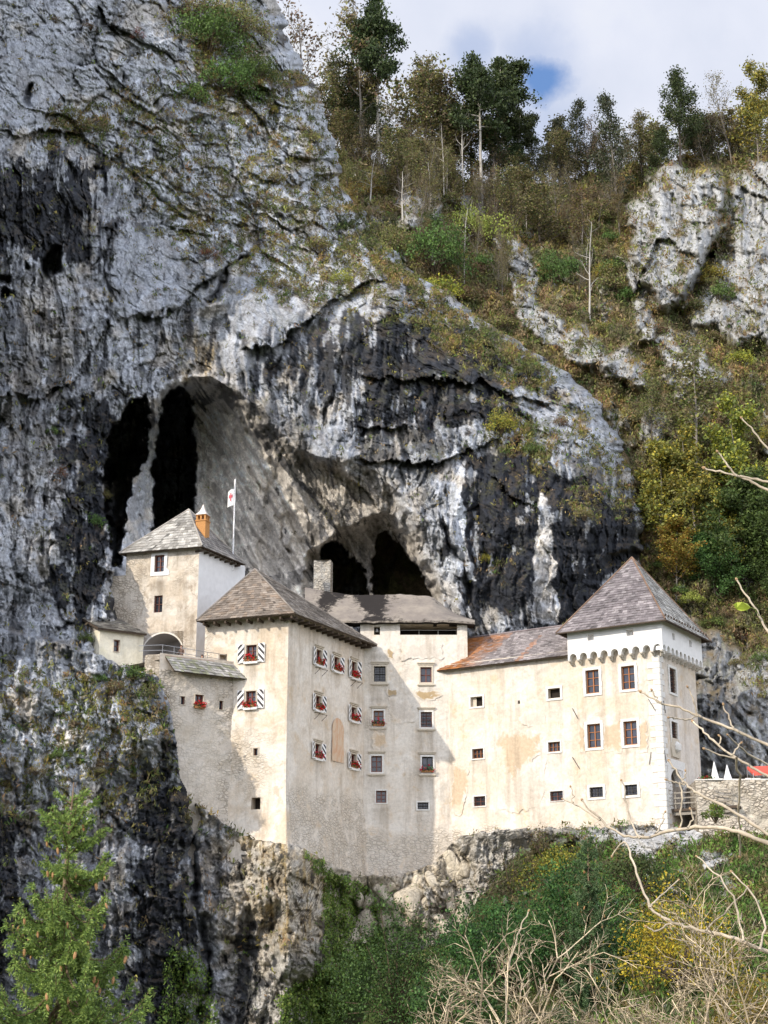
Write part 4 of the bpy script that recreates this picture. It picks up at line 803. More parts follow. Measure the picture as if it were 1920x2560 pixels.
# roof: four shingled hips on a projecting timber eave
ov = 1.0; E1p = MTc + (ML.n + MR.n) * ov; E1 = Vector((E1p.x, E1p.y, P(722, 1533, E1p.y).z))
EL, ER = Wall(E1p, 18.5), Wall(E1p, -62.0); E0 = EL.pt(EL.uv(491, 1545)[0], E1.z); E2 = ER.pt(ER.uv(943, 1598)[0], E1.z); E3 = E0 + E2 - E1
cen = (E0 + E2) / 2; AP = P(637, 1424, cen.y)
def st_main(u, t, c, rng): return c
ROOFB = [(.20, .165, .135), (.245, .20, .16), (.165, .135, .11), (.27, .225, .185), (.215, .165, .125)]
rf = pyramid_roof(T, [E0, E1, E2, E3], AP, ROOFB, RNG, side_cols=[(.26, .225, .19), (.21, .18, .15), (.30, .265, .23), (.17, .145, .12)], hipcol=(.24, .21, .18))
for w_, e_, q0, q1 in ((ML, EL, EL.uv(491, 1545)[0], 0), (MR, ER, 0, ER.uv(943, 1598)[0])):
    for u in np.arange(q0 + .5, q1 - .2, .95):
        mb = MB(); mb.box(e_.pt(u, E1.z - .34, -.12), e_.h * .14, e_.n * -1.5, UP * .2 + UP * .0); mb.build('rafter', M_wood, rf)
# ---- middle wing under the overhang
T = thing('middle_wing', MW.pt(-4, 12), 'cream wing under the rock overhang with a long dark loggia', 'castle wing')
s0m, s1m = MW.uv(900, 1700)[0], MW.uv(1168, 1575)[0]; ztm = zat(MW, 1080, 1553)
wm = {k: MW.rect(*v) for k, v in dict(a=(935, 1666, 964, 1704), b=(1051, 1668, 1079, 1706), c=(934, 1777, 959, 1815), d=(1052, 1780, 1080, 1818), e=(928, 1890, 955, 1930), f=(1055, 1892, 1082, 1931), g=(940, 1977, 966, 2007), h=(1044, 2006, 1071, 2023), i=(935, 1567, 950, 1587), j=(1000, 1561, 1143, 1587)).items()}
mb = MB(); bareM = lambda S, Z: 1.1 * sstep(0, 1.6, zat(MW, 1000, 2060) - Z + .9 * gn(S / 2, Z / 2, 19)) + .5 * sstep(.35, .7, fbm(S / 2.5, Z / 3, 3, 29))
wall_mesh(mb, MW, s0m, s1m, 6.0, ztm, [wm[k] + ((2.5,) if k == 'j' else (.5,)) for k in wm], seed=3, rough=.06, batter=(zat(MW, 1000, 2040), .06), bare=bareM, pale=.65,
          stains=[(r[0] - .2, r[1] + .2, r[2] - .3, 1.5, .5) for k, r in wm.items() if k not in 'ij'] + [(r[0] - .3, r[1] + .3, r[3] + 1.0, .5, .6) for k, r in wm.items() if k in 'ace'])
back_walls(mb, MW, s0m, s1m, 7.0, 8, ztm - .02); mb.build('wall', M_pl, T)
patch(T, MW, [(1030, 1728), (1060, 1731), (1096, 1730), (1102, 1742), (1080, 1752), (1058, 1748), (1040, 1740)], M_po, 8); patch(T, MW, [(970, 1724), (992, 1727), (988, 1738), (972, 1736)], M_po, 9); patch(T, MW, [(935, 1826), (968, 1828), (972, 1862), (950, 1876), (932, 1870)], M_pt, 10); patch(T, MW, [(1000, 1610), (1100, 1600), (1110, 1645), (1000, 1650)], M_pg, 11); patch(T, MW, [(968, 1745), (1030, 1760), (1040, 1800), (985, 1815)], M_pg, 12); patch(T, MW, [(966, 1620), (978, 1622), (984, 1648), (972, 1645)], M_po, 13)
window(T, MW, wm['a'], frame=M_iron, cols=2, rows=2, surround='stone', sill=True, hood=True, grille=True)
window(T, MW, wm['b'], frame=M_framered, cols=2, rows=2, surround='stone', sill=True, hood=True)
window(T, MW, wm['c'], frame=M_frame, cols=2, rows=3, surround='white', sill=True, hood=True, flower='green flower box with few pink blooms in the middle wing window beside the tower')
window(T, MW, wm['d'], frame=M_framered, cols=2, rows=4, surround='white', sill=True, hood=True, grille=True)
window(T, MW, wm['e'], frame=M_framered, cols=2, rows=3, surround='white', sill=True, hood=True)
window(T, MW, wm['f'], frame=M_iron, cols=2, rows=2, surround='white', sill=True, hood=True, flower='trailing green box with red blooms in the lower right window of the middle wing')
window(T, MW, wm['g'], frame=M_framered, cols=2, rows=3, surround='white', sur=.1); window(T, MW, wm['h'], frame=M_iron, cols=2, rows=2, surround='white', sur=.12, grille=True)
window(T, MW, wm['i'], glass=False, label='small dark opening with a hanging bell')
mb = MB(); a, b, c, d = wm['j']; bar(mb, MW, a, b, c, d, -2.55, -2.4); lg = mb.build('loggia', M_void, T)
mb = MB(); mb.tube([MW.pt(a, c + .42, -.1), MW.pt(b, c + .42, -.1)], .025, 5)
for i in range(4): u = a + (b - a) * i / 3; mb.tube([MW.pt(u, c, -.1), MW.pt(u, c + .42, -.1)], .02, 4)
mb.build('railing', M_metal, lg)
mb = MB(); u, z = (wm['i'][0] + wm['i'][1]) / 2, wm['i'][3]
mb.tube([MW.pt(u, z, -.2), MW.pt(u, z - .12, -.2), MW.pt(u, z - .2, -.2), MW.pt(u, z - .36, -.2), MW.pt(u, z - .42, -.2)], [.015, .03, .10, .14, .18], 8); mb.build('bell', M_metal, T)
# cement-faced sloping roof that runs back to the cave lip
def cementmat():
    m, nt, b = mat('sooty_render', .95, .1); g = N(nt, 'ShaderNodeNewGeometry'); p = g.outputs['Position']
    n1 = N(nt, 'ShaderNodeTexNoise', {'Vector': p, 'Scale': .45, 'Detail': 7, 'Roughness': .65}).outputs[0]; n2 = N(nt, 'ShaderNodeTexNoise', {'Vector': p, 'Scale': 2.5, 'Detail': 8, 'Roughness': .7}).outputs[0]
    at = N(nt, 'ShaderNodeVertexColor', layer_name='Col'); c = mixc(nt, ramp(nt, n1, [(.4, 0.0), (.6, 1.0)]), (.30, .26, .215), (.22, .19, .165)); c = mixc(nt, math_(nt, 'MULTIPLY', ramp(nt, n2, [(.48, 0.0), (.7, 1.0)]), .5), c, (.17, .145, .12))
    sp = N(nt, 'ShaderNodeSeparateColor', {0: at.outputs[0]}); c = mixc(nt, math_(nt, 'MULTIPLY', sp.outputs[0], ramp(nt, math_(nt, 'ADD', n2, math_(nt, 'MULTIPLY', math_(nt, 'SUBTRACT', sp.outputs[0], .5), .5)), [(.46, .08), (.58, 1.5)])), c, (.03, .026, .024)); nt.links.new(c, b.inputs['Base Color'])
    bp = N(nt, 'ShaderNodeBump', {'Strength': .5, 'Distance': .1, 'Height': n2}); nt.links.new(bp.outputs[0], b.inputs['Normal']); return m
M_cement = cementmat()
mb = MB(); nx_, ny_ = 60, 14; Yb = MW.p.y; bx = len(mb.v)
top = [(700, 1452), (760, 1468), (830, 1480), (880, 1488), (1000, 1486), (1070, 1490), (1085, 1494), (1110, 1515), (1140, 1535), (1186, 1551)]; bot = [(700, 1556), (820, 1553), (930, 1552), (1100, 1551), (1150, 1553), (1188, 1556)]
for i in range(nx_):
    px = 762 + 425 * i / (nx_ - 1); a = P(px, np.interp(px, *zip(*bot)), Yb - .7); tpy = np.interp(px, *zip(*top)); b = P(px, tpy, Yb + 4.6)
    for j in range(ny_):
        t = j / (ny_ - 1); q = a.lerp(b, t); q.z += .12 * sin(pi * t) + .07 * float(gn(np.array(px / 22.), np.array(t * 5), 3)); ppx = px + 0 * t
        soot = math.exp(-((px - 945 + 20 * t) / 40) ** 2) * (.6 + .4 * t) + .6 * math.exp(-((px - 800 - 30 * t) / 30) ** 2) + .5 * max(0, float(gn(np.array(px / 30.), np.array(t * 2.), 8))) + .25 * t
        mb.v.append(tuple(q)); mb.c.append((min(1, soot + .35 * max(0, 1 - t * 7)), 0, 0))
for i in range(nx_ - 1):
    for j in range(ny_ - 1): q = bx + i * ny_ + j; mb.f.append((q, q + ny_, q + ny_ + 1, q + 1))
for i in range(nx_ - 1):
    q0, q1 = Vector(mb.v[bx + i * ny_]), Vector(mb.v[bx + (i + 1) * ny_]); mb.face([q0 - UP * .16, q1 - UP * .16, q1, q0], (.5, 0, 0)); mb.face([q0 - UP * .16 + Vector((0, 1.6, 0)), q1 - UP * .16 + Vector((0, 1.6, 0)), q1 - UP * .16, q0 - UP * .16], (.8, 0, 0))
mb.build('roof', M_cement, T, True)
# ---- long wing
T = thing('long_wing', LW.pt(-8, 13), 'long warm cream wing with small windows under a low partly rusty roof', 'castle wing')
s1w = LW.uv(1429, 1800)[0]; s0w = LW.uv(1118, 1800)[0]; zw = zat(LW, 1300, 1655)
ww = {k: LW.rect(*v) for k, v in dict(a=(1371, 1721, 1401, 1745), b=(1371, 1855, 1401, 1879), c=(1376, 1978, 1408, 2002), d=(1177, 1742, 1207, 1766), e=(1181, 1872, 1209, 1896), f=(1185, 1991, 1214, 2015), g=(1294, 1751, 1300, 1760), h=(1277, 1865, 1284, 1877), i=(1112, 2096, 1118, 2104)).items()}
mb = MB(); bareW = lambda S, Z: 1.0 * sstep(0, 1.2, zat(LW, 1250, 2050) - Z + .9 * gn(S / 2, Z / 2, 39))
wall_mesh(mb, LW, s0w, s1w + .3, 7.0, zw + .5, [ww[k] + (.5,) for k in 'abcdefgh'], seed=4, rough=.055, bare=bareW, pale=.55, stains=[(r[0] - .1, r[1] + .1, r[2] - .15, 1.0, .35) for r in ww.values()] + [(s0w, s1w, zw + .2, .8, .25)])
back_walls(mb, LW, s0w + .1, s1w + .2, 6, 8, zw); mb.build('wall', M_plr, T)
patch(T, LW, [(1245, 1850), (1260, 1832), (1300, 1824), (1358, 1827), (1366, 1850), (1350, 1882), (1335, 1902), (1310, 1932), (1285, 1950), (1262, 1945), (1248, 1915), (1240, 1880)], M_pt, 1); patch(T, LW, [(1296, 1795), (1338, 1768), (1362, 1785), (1368, 1812), (1320, 1818)], M_pg, 2); patch(T, LW, [(1228, 1968), (1280, 1955), (1325, 1908), (1365, 1900), (1366, 1960), (1352, 2012), (1290, 2032), (1240, 2022)], M_pg, 3); patch(T, LW, [(1135, 1905), (1170, 1915), (1172, 1980), (1150, 2040), (1125, 2030)], M_pt, 4)
window(T, LW, ww['a'], glass=False, surround='white', sur=.2); window(T, LW, ww['b'], cols=3, rows=2, frame=M_frame, surround='white', sur=.14); window(T, LW, ww['c'], cols=2, rows=2, frame=M_framered, grille=True, surround='white', sur=.06)
window(T, LW, ww['d'], glass=False, surround='white', sur=.16, label='small window with its wooden leaf half open'); mb = MB(); a, b, c, d = ww['d']; bar(mb, LW, a, a + .36 * (b - a), c, d, -.3, -.26); mb.build('window_leaf', M_sur, T)
window(T, LW, ww['e'], cols=3, rows=2, frame=M_frame, surround='white', sur=.12); window(T, LW, ww['f'], cols=2, rows=2, frame=M_framered, grille=True, surround='white', sur=.10)
for k in 'gh': window(T, LW, ww[k], glass=False)
# low roof, rust on the left hip
ov = .55; q0 = LW.pt(0, 0, ov); EW = Wall(q0, 32.0); ze = P(1300, 1652, EW.at(1300, 1652).y).z
A = EW.pt(EW.uv(1092, 1665)[0], ze); B = EW.pt(EW.uv(1424, 1640)[0] + .2, ze); dB = 3.9; rz = None
t_ = LW.pt(0, 0, -dB); RW = Wall(t_, 32.0); rz = P(1300, 1580, RW.at(1300, 1580).y).z
D_ = RW.pt(RW.uv(1172, 1596)[0], rz); C_ = RW.pt(RW.uv(1424, 1570)[0] + .6, rz)
def rust(u, t, c, rng):
    k = max(0, 1.6 - u * 4.6 + .2 * t) + .4 * (abs(u - .30 - .06 * t) < .05) * (t > .4) + .55 * (abs(u - .60 - .14 * t) < .022) * (t < .8) + .6 * (u > .965); k = min(1, k * rng.uniform(.5, 1.2))
    return c * (1 - k) + k * np.array([.38, .155, .05]) * rng.uniform(.7, 1.15)
mb, sm = MB(), MB(); roof_plane(mb, A, B, C_, D_, RNG, [(.235, .205, .20), (.265, .235, .225), (.20, .175, .17), (.30, .265, .255)], .30, .34, stain=rust); soffit(sm, A, B, C_, D_)
L2 = D_ + (D_ - A) * .0; Bk = LW.pt(LW.uv(1172, 1596)[0] - .5, rz - 3, -8)
roof_plane(mb, Vector((Bk.x, Bk.y, ze)), A, D_, D_, RNG, [(.40, .17, .06)], .30, .34)
r = mb.build('roof', M_shingle, T); sm.build('eave_boards', M_wood, r)
mb = MB(); mb.tube([D_ + UP * .08, C_ + UP * .08], .08, 6, (.24, .2, .2)); mb.build('ridge_cap', M_shingle, r)
# ---- right tower
T = thing('gate_tower', RF.pt(0, 13), 'square right hand gate tower with white corbelled band and dark pyramid roof', 'tower')
wf = {k: RF.rect(*v) for k, v in dict(a=(1465, 1675, 1498, 1733), b=(1554, 1665, 1587, 1723), c=(1469, 1810, 1502, 1869), d=(1560, 1803, 1593, 1862), e=(1475, 1968, 1508, 1993), f=(1562, 1962, 1594, 1988)).items()}
ws = {k: RS.rect(*v) for k, v in dict(a=(1673, 1672, 1689, 1731), b=(1678, 1806, 1693, 1868), gate=(1678, 1925, 1707, 2026)).items()}
s0t = RF.uv(1429, 1800)[0]; s1t = RS.uv(1748, 1850)[0]; zt = zat(RF, 1645, 1600); zb = 8.5
mb = MB(); wall_mesh(mb, RF, s0t, 0, zb, zt, [wf[k] + (.5,) for k in wf], seed=5, rough=.03, pale=.35, stains=[(r[0], r[1], r[2] - .2, .9, .25) for r in wf.values()], bare=lambda S, Z: .8 * sstep(0, .8, zat(RF, 1600, 2040) - Z))
wall_mesh(mb, RS, 0, s1t, zb, zt, [ws[k] + (1.1 if k == 'gate' else .5,) for k in ws], seed=6, rough=.03, pale=.5, stains=[(r[0], r[1], r[2] - .2, 2.2, .45) for r in ws.values()] + [(0, s1t, zt - .6, 3.0, .30)])
mb.face([RF.pt(s0t, zb), RF.pt(s0t, zt), RF.pt(s0t, zt, -9), RF.pt(s0t, zb, -9)]); mb.face([RS.pt(s1t, zb), RS.pt(s1t, zt), RS.pt(s1t, zt, -7.5), RS.pt(s1t, zb, -7.5)]); mb.build('wall', M_plr, T)
patch(T, RF, [(1505, 1806), (1556, 1801), (1556, 1880), (1505, 1884)], M_pt, 5, .05); patch(T, RF, [(1448, 1808), (1461, 1807), (1464, 1884), (1450, 1886)], M_pt, 6, .05); patch(T, RF, [(1597, 1800), (1618, 1798), (1619, 1878), (1600, 1880)], M_pt, 7, .05)
for k in 'abcd': window(T, RF, wf[k], frame=M_frameor, cols=2, rows=3, surround='blocks', sur=.22)
for k in 'ef': window(T, RF, wf[k], frame=M_iron, cols=2, rows=2, surround='blocks', sur=.2, grille=True)
for k in 'ab': window(T, RS, ws[k], frame=M_frame, cols=2, rows=4, surround='blocks', sur=.22, grille=True)
# quoins up the front corner, on both faces
mb = MB(); rq = random.Random(3); z = zb + .3; i = 0
while z < zt - 1.6:
    h_ = rq.uniform(.36, .52); a, b = (1.0, .45) if i % 2 else (.55, .85); bar(mb, RF, -a, -.0, z, z + h_ - .03, -.05, .045); bar(mb, RS, .0, b, z, z + h_ - .03, -.05, .043); z += h_; i += 1
mb.build('quoins', M_surw, T)
rods(T, RF, [(1622, 1748, 1640, 1778), (1629, 1880, 1624, 1912), (1432, 1771, 1446, 1797), (1432, 1893, 1450, 1922)]); rods(T, RS, [(1656, 1752, 1661, 1783), (1658, 1876, 1663, 1907), (1738, 1665, 1741, 1678)])
# arched gate with blocky jambs and a carved slab above
a, b, c, d = ws['gate']; mb = MB(); bar(mb, RS, a, b, c, d, -1.15, -1.0); gt = mb.build('gate_door', M_wood, T)
mb = MB(); ang = np.linspace(0, pi, 13); rr = (b - a) / 2; xm = (a + b) / 2; zs_ = d - rr
for t0, t1 in zip(ang[:-1], ang[1:]):
    p0, p1 = (xm + rr * cos(t0), zs_ + rr * sin(t0)), (xm + rr * cos(t1), zs_ + rr * sin(t1)); mb.face([RS.pt(*p1, .0), RS.pt(*p0, .0), RS.pt(p0[0], d + .02, .0), RS.pt(p1[0], d + .02, .0)]); mb.face([RS.pt(*p0, .0), RS.pt(*p1, .0), RS.pt(*p1, -.6), RS.pt(*p0, -.6)])
k = 7
for i in range(k):
    z0_ = c + (zs_ - c) * i / k; e = .36 if i % 2 else .22; bar(mb, RS, a - e - .15, a + .0, z0_, z0_ + (zs_ - c) / k - .04, -.1, .12); bar(mb, RS, b, b + e, z0_, z0_ + (zs_ - c) / k - .04, -.1, .12)
bar(mb, RS, a - .6, a - .02, zs_, d + .75, -.1, .07); bar(mb, RS, b + .02, b + .6, zs_, d + .75, -.1, .07); bar(mb, RS, a - .02, b + .02, d + .03, d + .75, -.1, .068); mb.build('gate_surround', M_surw, T)
mb = MB(); z0_ = d + .95; q = [(xm - .75, z0_), (xm + .75, z0_), (xm + .95, z0_ + .7), (xm + .7, z0_ + 1.5), (xm - .7, z0_ + 1.5), (xm - .95, z0_ + .7)]
mb.face([RS.pt(u, z, .14) for u, z in q])
for (u0, v0), (u1, v1) in zip(q, q[1:] + q[:1]): mb.face([RS.pt(u0, v0, -.02), RS.pt(u1, v1, -.02), RS.pt(u1, v1, .14), RS.pt(u0, v0, .14)])
sl = mb.build('coat_of_arms', M_sur, T)
mb = MB(); mb.tube([RS.pt(xm, z0_ + .35, .13), RS.pt(xm, z0_ + .6, .22), RS.pt(xm, z0_ + .95, .24), RS.pt(xm, z0_ + 1.25, .14)], [.05, .3, .34, .1], 10); mb.build('shield', M_surw, sl)
# white band carried on little arches
BO = .62; bz0, bz1 = 0, zt + .1
QF, QS = Wall(RTc + (RF.n + RS.n) * BO, 32.0), Wall(RTc + (RF.n + RS.n) * BO, -57.5); lf = QF.uv(1420, 1650)[0]; ls = QS.uv(1756, 1650)[0]
bz0 = QF.uv(1530, 1617)[1]; zpier = QF.uv(1530, 1638)[1]
hf = [QF.rect(1469, 1586, 1484, 1601) + (.5,), QF.rect(1566, 1574, 1583, 1589) + (.5,)]; hs = [QS.rect(1681, 1584, 1687, 1600) + (.3,), QS.rect(1723, 1601, 1729, 1617) + (.3,)]
zt2 = P(1640, 1552, QF.p.y).z + .15
mb = MB(); wall_mesh(mb, QF, lf, 0, bz0, zt2, hf, seed=7, rough=.012); wall_mesh(mb, QS, 0, ls, bz0, zt2, hs, seed=8, rough=.012)
for w_, x0, x1, n in ((QF, lf, 0, 9), (QS, 0, ls, 10)):
    bay = (x1 - x0) / n
    for i in range(n):
        xa = x0 + bay * i; xm_ = xa + bay / 2; ra = bay * .36; zc = zpier + .12; ang = np.linspace(0, pi, 9)
        pr = [(xm_ + ra, zpier)] + [(xm_ + ra * cos(t), zc + min(ra * 1.15, (bz0 - zpier - .2)) * sin(t)) for t in ang] + [(xm_ - ra, zpier)]
        for p0, p1 in zip(pr[:-1], pr[1:]):
            mb.face([w_.pt(*p0), w_.pt(*p1), w_.pt(*p1, -BO), w_.pt(*p0, -BO)])
            if p0[1] > zpier and p1[1] > zpier or True:
                if abs(p0[0] - p1[0]) > 1e-5: mb.face([w_.pt(*p1), w_.pt(*p0), w_.pt(p0[0], bz0), w_.pt(p1[0], bz0)])
        for u0, u1 in ((xa, xm_ - ra), (xm_ + ra, xa + bay)):
            mb.face([w_.pt(u0, zpier), w_.pt(u1, zpier), w_.pt(u1, bz0), w_.pt(u0, bz0)]); mb.face([w_.pt(u0, zpier), w_.pt(u0, zpier, -BO), w_.pt(u1, zpier, -BO), w_.pt(u1, zpier)])
mb.face([QF.pt(lf, zpier), QF.pt(lf, zt2), QF.pt(lf, zt2, -8), QF.pt(lf, zpier, -8)]); mb.face([QS.pt(ls, zpier), QS.pt(ls, zt2), QS.pt(ls, zt2, -8), QS.pt(ls, zpier, -8)])
band = mb.build('white_band', M_white, T)
for w_, x0, x1, n in ((QF, lf, 0, 9), (QS, 0, ls, 10)):
    bay = (x1 - x0) / n
    for i in range(n + 1):
        if w_ is QS and i == 0: continue
        mb = MB(); u = min(max(x0 + bay * i, x0 + .13), x1 - .13); hw = .10; prof = [(0.0, zpier - .003), (.0, zpier - .10), (-.10, zpier - .18), (-.3, zpier - .2), (-.36, zpier - .32), (-.60, zpier - .36), (-.60, zpier - .003)]
        L_ = [w_.pt(u - hw, z, o) for o, z in prof]; R_ = [w_.pt(u + hw, z, o) for o, z in prof]; mb.face(L_); mb.face(R_[::-1])
        for i_ in range(len(prof)): j_ = (i_ + 1) % len(prof); mb.face([L_[i_], R_[i_], R_[j_], L_[j_]])
        mb.build('corbel', M_corb, band)
for w_, r_, mm in ((QF, hf[0], M_framered), (QF, hf[1], M_framered), (QS, hs[0], M_corb), (QS, hs[1], M_corb)):
    mb = MB(); a, b, c, d = r_[:4]; bar(mb, w_, a, b, c, d, -r_[4] - .04, -r_[4] + .0); mb.build('loophole', M_white if w_ is QF else M_corb, band)
    if w_ is QF: mb = MB(); bar(mb, w_, b - .42 * (b - a), b, c + .05, d - .08, -r_[4] + .004, -r_[4] + .03); mb.build('shutter_leaf', mm, band)
ov = .6; p_ = RTc + (RF.n + RS.n) * (BO + ov); GF, GS = Wall(p_, 32.0), Wall(p_, -57.5); z_ = P(1651, 1549, p_.y).z
G1 = Vector((p_.x, p_.y, z_)); G0 = GF.pt(GF.uv(1390, 1578)[0], z_); G2 = GS.pt(GS.uv(1777, 1599)[0], z_); G3 = G0 + G2 - G1; cen = (G0 + G2) / 2; AP2 = P(1580, 1395, cen.y)
rf = pyramid_roof(T, [G0, G1, G2, G3], AP2, SLATE, RNG, side_cols=PALE, expo=.30)
mb = MB(); mb.tube([G0 - UP * .05 + GF.n * .08, G1 - UP * .05 + (GF.n + GS.n) * .08, G2 - UP * .05 + GS.n * .08], .07, 6, (.1, .08, .08)); mb.build('gutter', M_wood, rf)
mb = MB()
for i in range(16):
    t = (i + .5) / 16; q = G1.lerp(G2, t).lerp(AP2, .055); q1 = G1.lerp(G2, t + .022).lerp(AP2, .055); mb.box(q + UP * .1, q1 - q, UP * .16, GS.n * .06)
mb.build('snow_guard', M_wood, rf)
# ---- upper tower in the cave mouth
T = thing('upper_tower', UTc, 'tall weathered tower standing in the cave mouth with an orange chimney', 'tower')
s0u = UF.uv(312, 1480)[0]; s1u = US.uv(612, 1450)[0]; zu = zat(UF, 490, 1378); zt0 = zat(UF, 400, 1645) - 1.2
wu = dict(a=UF.rect(387, 1388, 411, 1430), b=UF.rect(385, 1489, 406, 1531)); ar = UF.rect(357, 1584, 457, 1642)
mb = MB(); wall_mesh(mb, UF, s0u, 0, zt0, zu + .3, [wu['a'] + (.5,), wu['b'] + (.5,), ar + (3.0,)], seed=9, rough=.07, pale=.15, bare=lambda S, Z: .9 * sstep(s0u + 2.6, s0u + .4, S + .8 * gn(S, Z, 8)) * sstep(zat(UF, 400, 1580), zat(UF, 400, 1520), Z) + .5 * sstep(.3, .6, fbm(S / 1.5, Z / 1.5, 3, 59)),
                     stains=[(wu['a'][0] - .3, wu['a'][1] + .2, wu['a'][2] - .8, 1.8, .75), (-2.3, -1.2, zu, 2.0, .5), (s0u + .9, s0u + 1.7, zu - 1.0, 1.8, .5), (-1.2, -.2, ar[3] + 1.8, 3, .4)])
s1a = UF.uv(262, 1480)[0]; za = zat(UF, 290, 1440); wall_mesh(mb, UF, s1a, s0u + .05, zt0, za, [], seed=10, rough=.07, pale=.1, bare=lambda S, Z: .9 + 0 * S)
back_walls(mb, UF, s0u, 0, 7, zt0, zu + .2); mb.build('wall', M_plo, T)
mb = MB(); wall_mesh(mb, US, .0, s1u, zt0 + 1, zu + .3, [], seed=11, rough=.03); mb.build('white_wall', M_white, T)
window(T, UF, wu['a'], frame=M_framered, cols=2, rows=3); window(T, UF, wu['b'], frame=M_framered, cols=2, rows=2, grille=True)
mb = MB(); a, b, c, d = wu['a']   # whitewashed patch round the upper window
rq = random.Random(8); pts = [(a - .34, c - .30), (b + .2, c - .36), (b + .55, c - .30), (b + .5, c + .05), (b + .24, c + .3), (b + .3, d + .2), (a - .3, d + .24), (a - .36, d - .3)]
inn = [(a, c), (b, c), (b, c), (b, c), (b, c + .1), (b, d), (a, d), (a, d)]
for i in range(8): j = (i + 1) % 8; mb.face([UF.pt(*pts[i], .075), UF.pt(*pts[j], .075), UF.pt(*inn[j], .075), UF.pt(*inn[i], .075)])
mb.build('whitewash_patch', M_white, T)
# arched recess at the terrace
a, b, c, d = ar; mb = MB(); bar(mb, UF, a - .1, b + .1, c - .3, d + .1, -3.1, -3.0); bar(mb, UF, a - .1, b + .1, c - .3, c - .25, -3.0, 0); xm = (a + b) / 2; rx, rz_ = (b - a) / 2, (d - c) * .86; ang = np.linspace(0, pi, 21)
for t0, t1 in zip(ang[:-1], ang[1:]):
    p0, p1 = (xm + rx * cos(t0), d - rz_ + rz_ * sin(t0)), (xm + rx * cos(t1), d - rz_ + rz_ * sin(t1)); mb.face([UF.pt(*p0, .0), UF.pt(*p1, .0), UF.pt(*p1, -3.0), UF.pt(*p0, -3.0)])
ni = mb.build('arched_recess', simple('recess_grey', (.42, .41, .41), .9, .1, .06, 2), T)
mb = MB()
for t0, t1 in zip(ang[:-1], ang[1:]):
    p0, p1 = (xm + rx * cos(t0), d - rz_ + rz_ * sin(t0)), (xm + rx * cos(t1), d - rz_ + rz_ * sin(t1)); mb.face([UF.pt(*p1, .03), UF.pt(*p0, .03), UF.pt(p0[0], d + .12, .03), UF.pt(p1[0], d + .12, .03)])
    q0, q1 = (xm + (rx + .12) * cos(t0), d - rz_ + (rz_ + .14) * sin(t0)), (xm + (rx + .12) * cos(t1), d - rz_ + (rz_ + .14) * sin(t1)); mb.face([UF.pt(*p1, .06), UF.pt(*p0, .06), UF.pt(*q0, .06), UF.pt(*q1, .06)], (0, 0, 1))
mb.build('arch_surround', M_ply, ni)
ov = .55; p_ = UTc + (UF.n + US.n) * ov; HF, HS = Wall(p_, 17.0), Wall(p_, -62.0); z_ = P(498, 1366, p_.y).z
H1 = Vector((p_.x, p_.y, z_)); H0 = HF.pt(HF.uv(297, 1384)[0], z_); H2 = HS.pt(HS.uv(613, 1416)[0], z_); H3 = H0 + H2 - H1; cen = (H0 + H2) / 2; AP3 = P(472, 1275, cen.y)
def moss_run(u, t, c, rng): return c * (.38 if abs(u - .36 - .24 * t) < .035 * (1.2 - t) and rng.random() < .8 else 1) * (.8 + .3 * rng.random())
rf = pyramid_roof(T, [H0, H1, H2, H3], AP3, PALE, RNG, side_cols=[(.25, .23, .21), (.31, .28, .25), (.2, .18, .16)], stain=moss_run, hipcol=(.36, .33, .29))
for u in np.arange(.4, HS.uv(613, 1416)[0], .8):
    mb = MB(); mb.box(HS.pt(u, z_ - .3, -.1), HS.h * .12, HS.n * -.9, UP * .17); mb.build('rafter', M_wood, rf)
# chimney: terracotta shaft, open arcaded lantern, pointed cap
cb = P(505, 1360, 130.4); cx, cy = cb.x, cb.y; zc0, zc1, zc2, zc3 = P(505, 1365, cy).z - 1.0, P(505, 1303, cy).z, P(505, 1290, cy).z, P(505, 1261, cy).z; hw = .46
hv, nv = UF.h, UF.n; o = Vector((cx, cy, 0)); mb = MB()
def sq(mb, z0, z1, a, b_):
    c0 = [o + hv * (sx * a) + nv * (sy * a) + UP * z0 for sx, sy in ((-1, 1), (1, 1), (1, -1), (-1, -1))]; c1 = [o + hv * (sx * b_) + nv * (sy * b_) + UP * z1 for sx, sy in ((-1, 1), (1, 1), (1, -1), (-1, -1))]
    for i in range(4): j = (i + 1) % 4; mb.face([c0[i], c0[j], c1[j], c1[i]])
    mb.face(c1); mb.face(c0[::-1])
sq(mb, zc0, zc1 - .1, hw, hw); sq(mb, zc1 - .097, zc1, hw + .06, hw + .06); sq(mb, zc2 - .07, zc2, hw + .02, hw + .02)
ch = mb.build('chimney', M_brick, rf)
mb = MB()
for sx in (-1, 0, 1):
    for sy in (-1, 0, 1):
        if sx or sy: q = o + hv * (sx * (hw - .09)) + nv * (sy * (hw - .09)); mb.box(q - hv * .075 - nv * .075 + UP * zc1, hv * .15, nv * .15, UP * (zc2 - zc1 - .072))
mb.build('lantern_pillar', M_brick, ch)
mb = MB(); zz = [zc2 + .003, zc2 + .05, zc2 + .32, zc2 + .7, zc3 - .02]; rr_ = [hw + .1, hw + .04, hw * .58, hw * .26, .03]
for i in range(4): sq(mb, zz[i] + .0, zz[i + 1], rr_[i], rr_[i + 1])
mb.build('chimney_cap', simple('cap_render', (.70, .62, .56), .85, .2, .08, 4), ch)
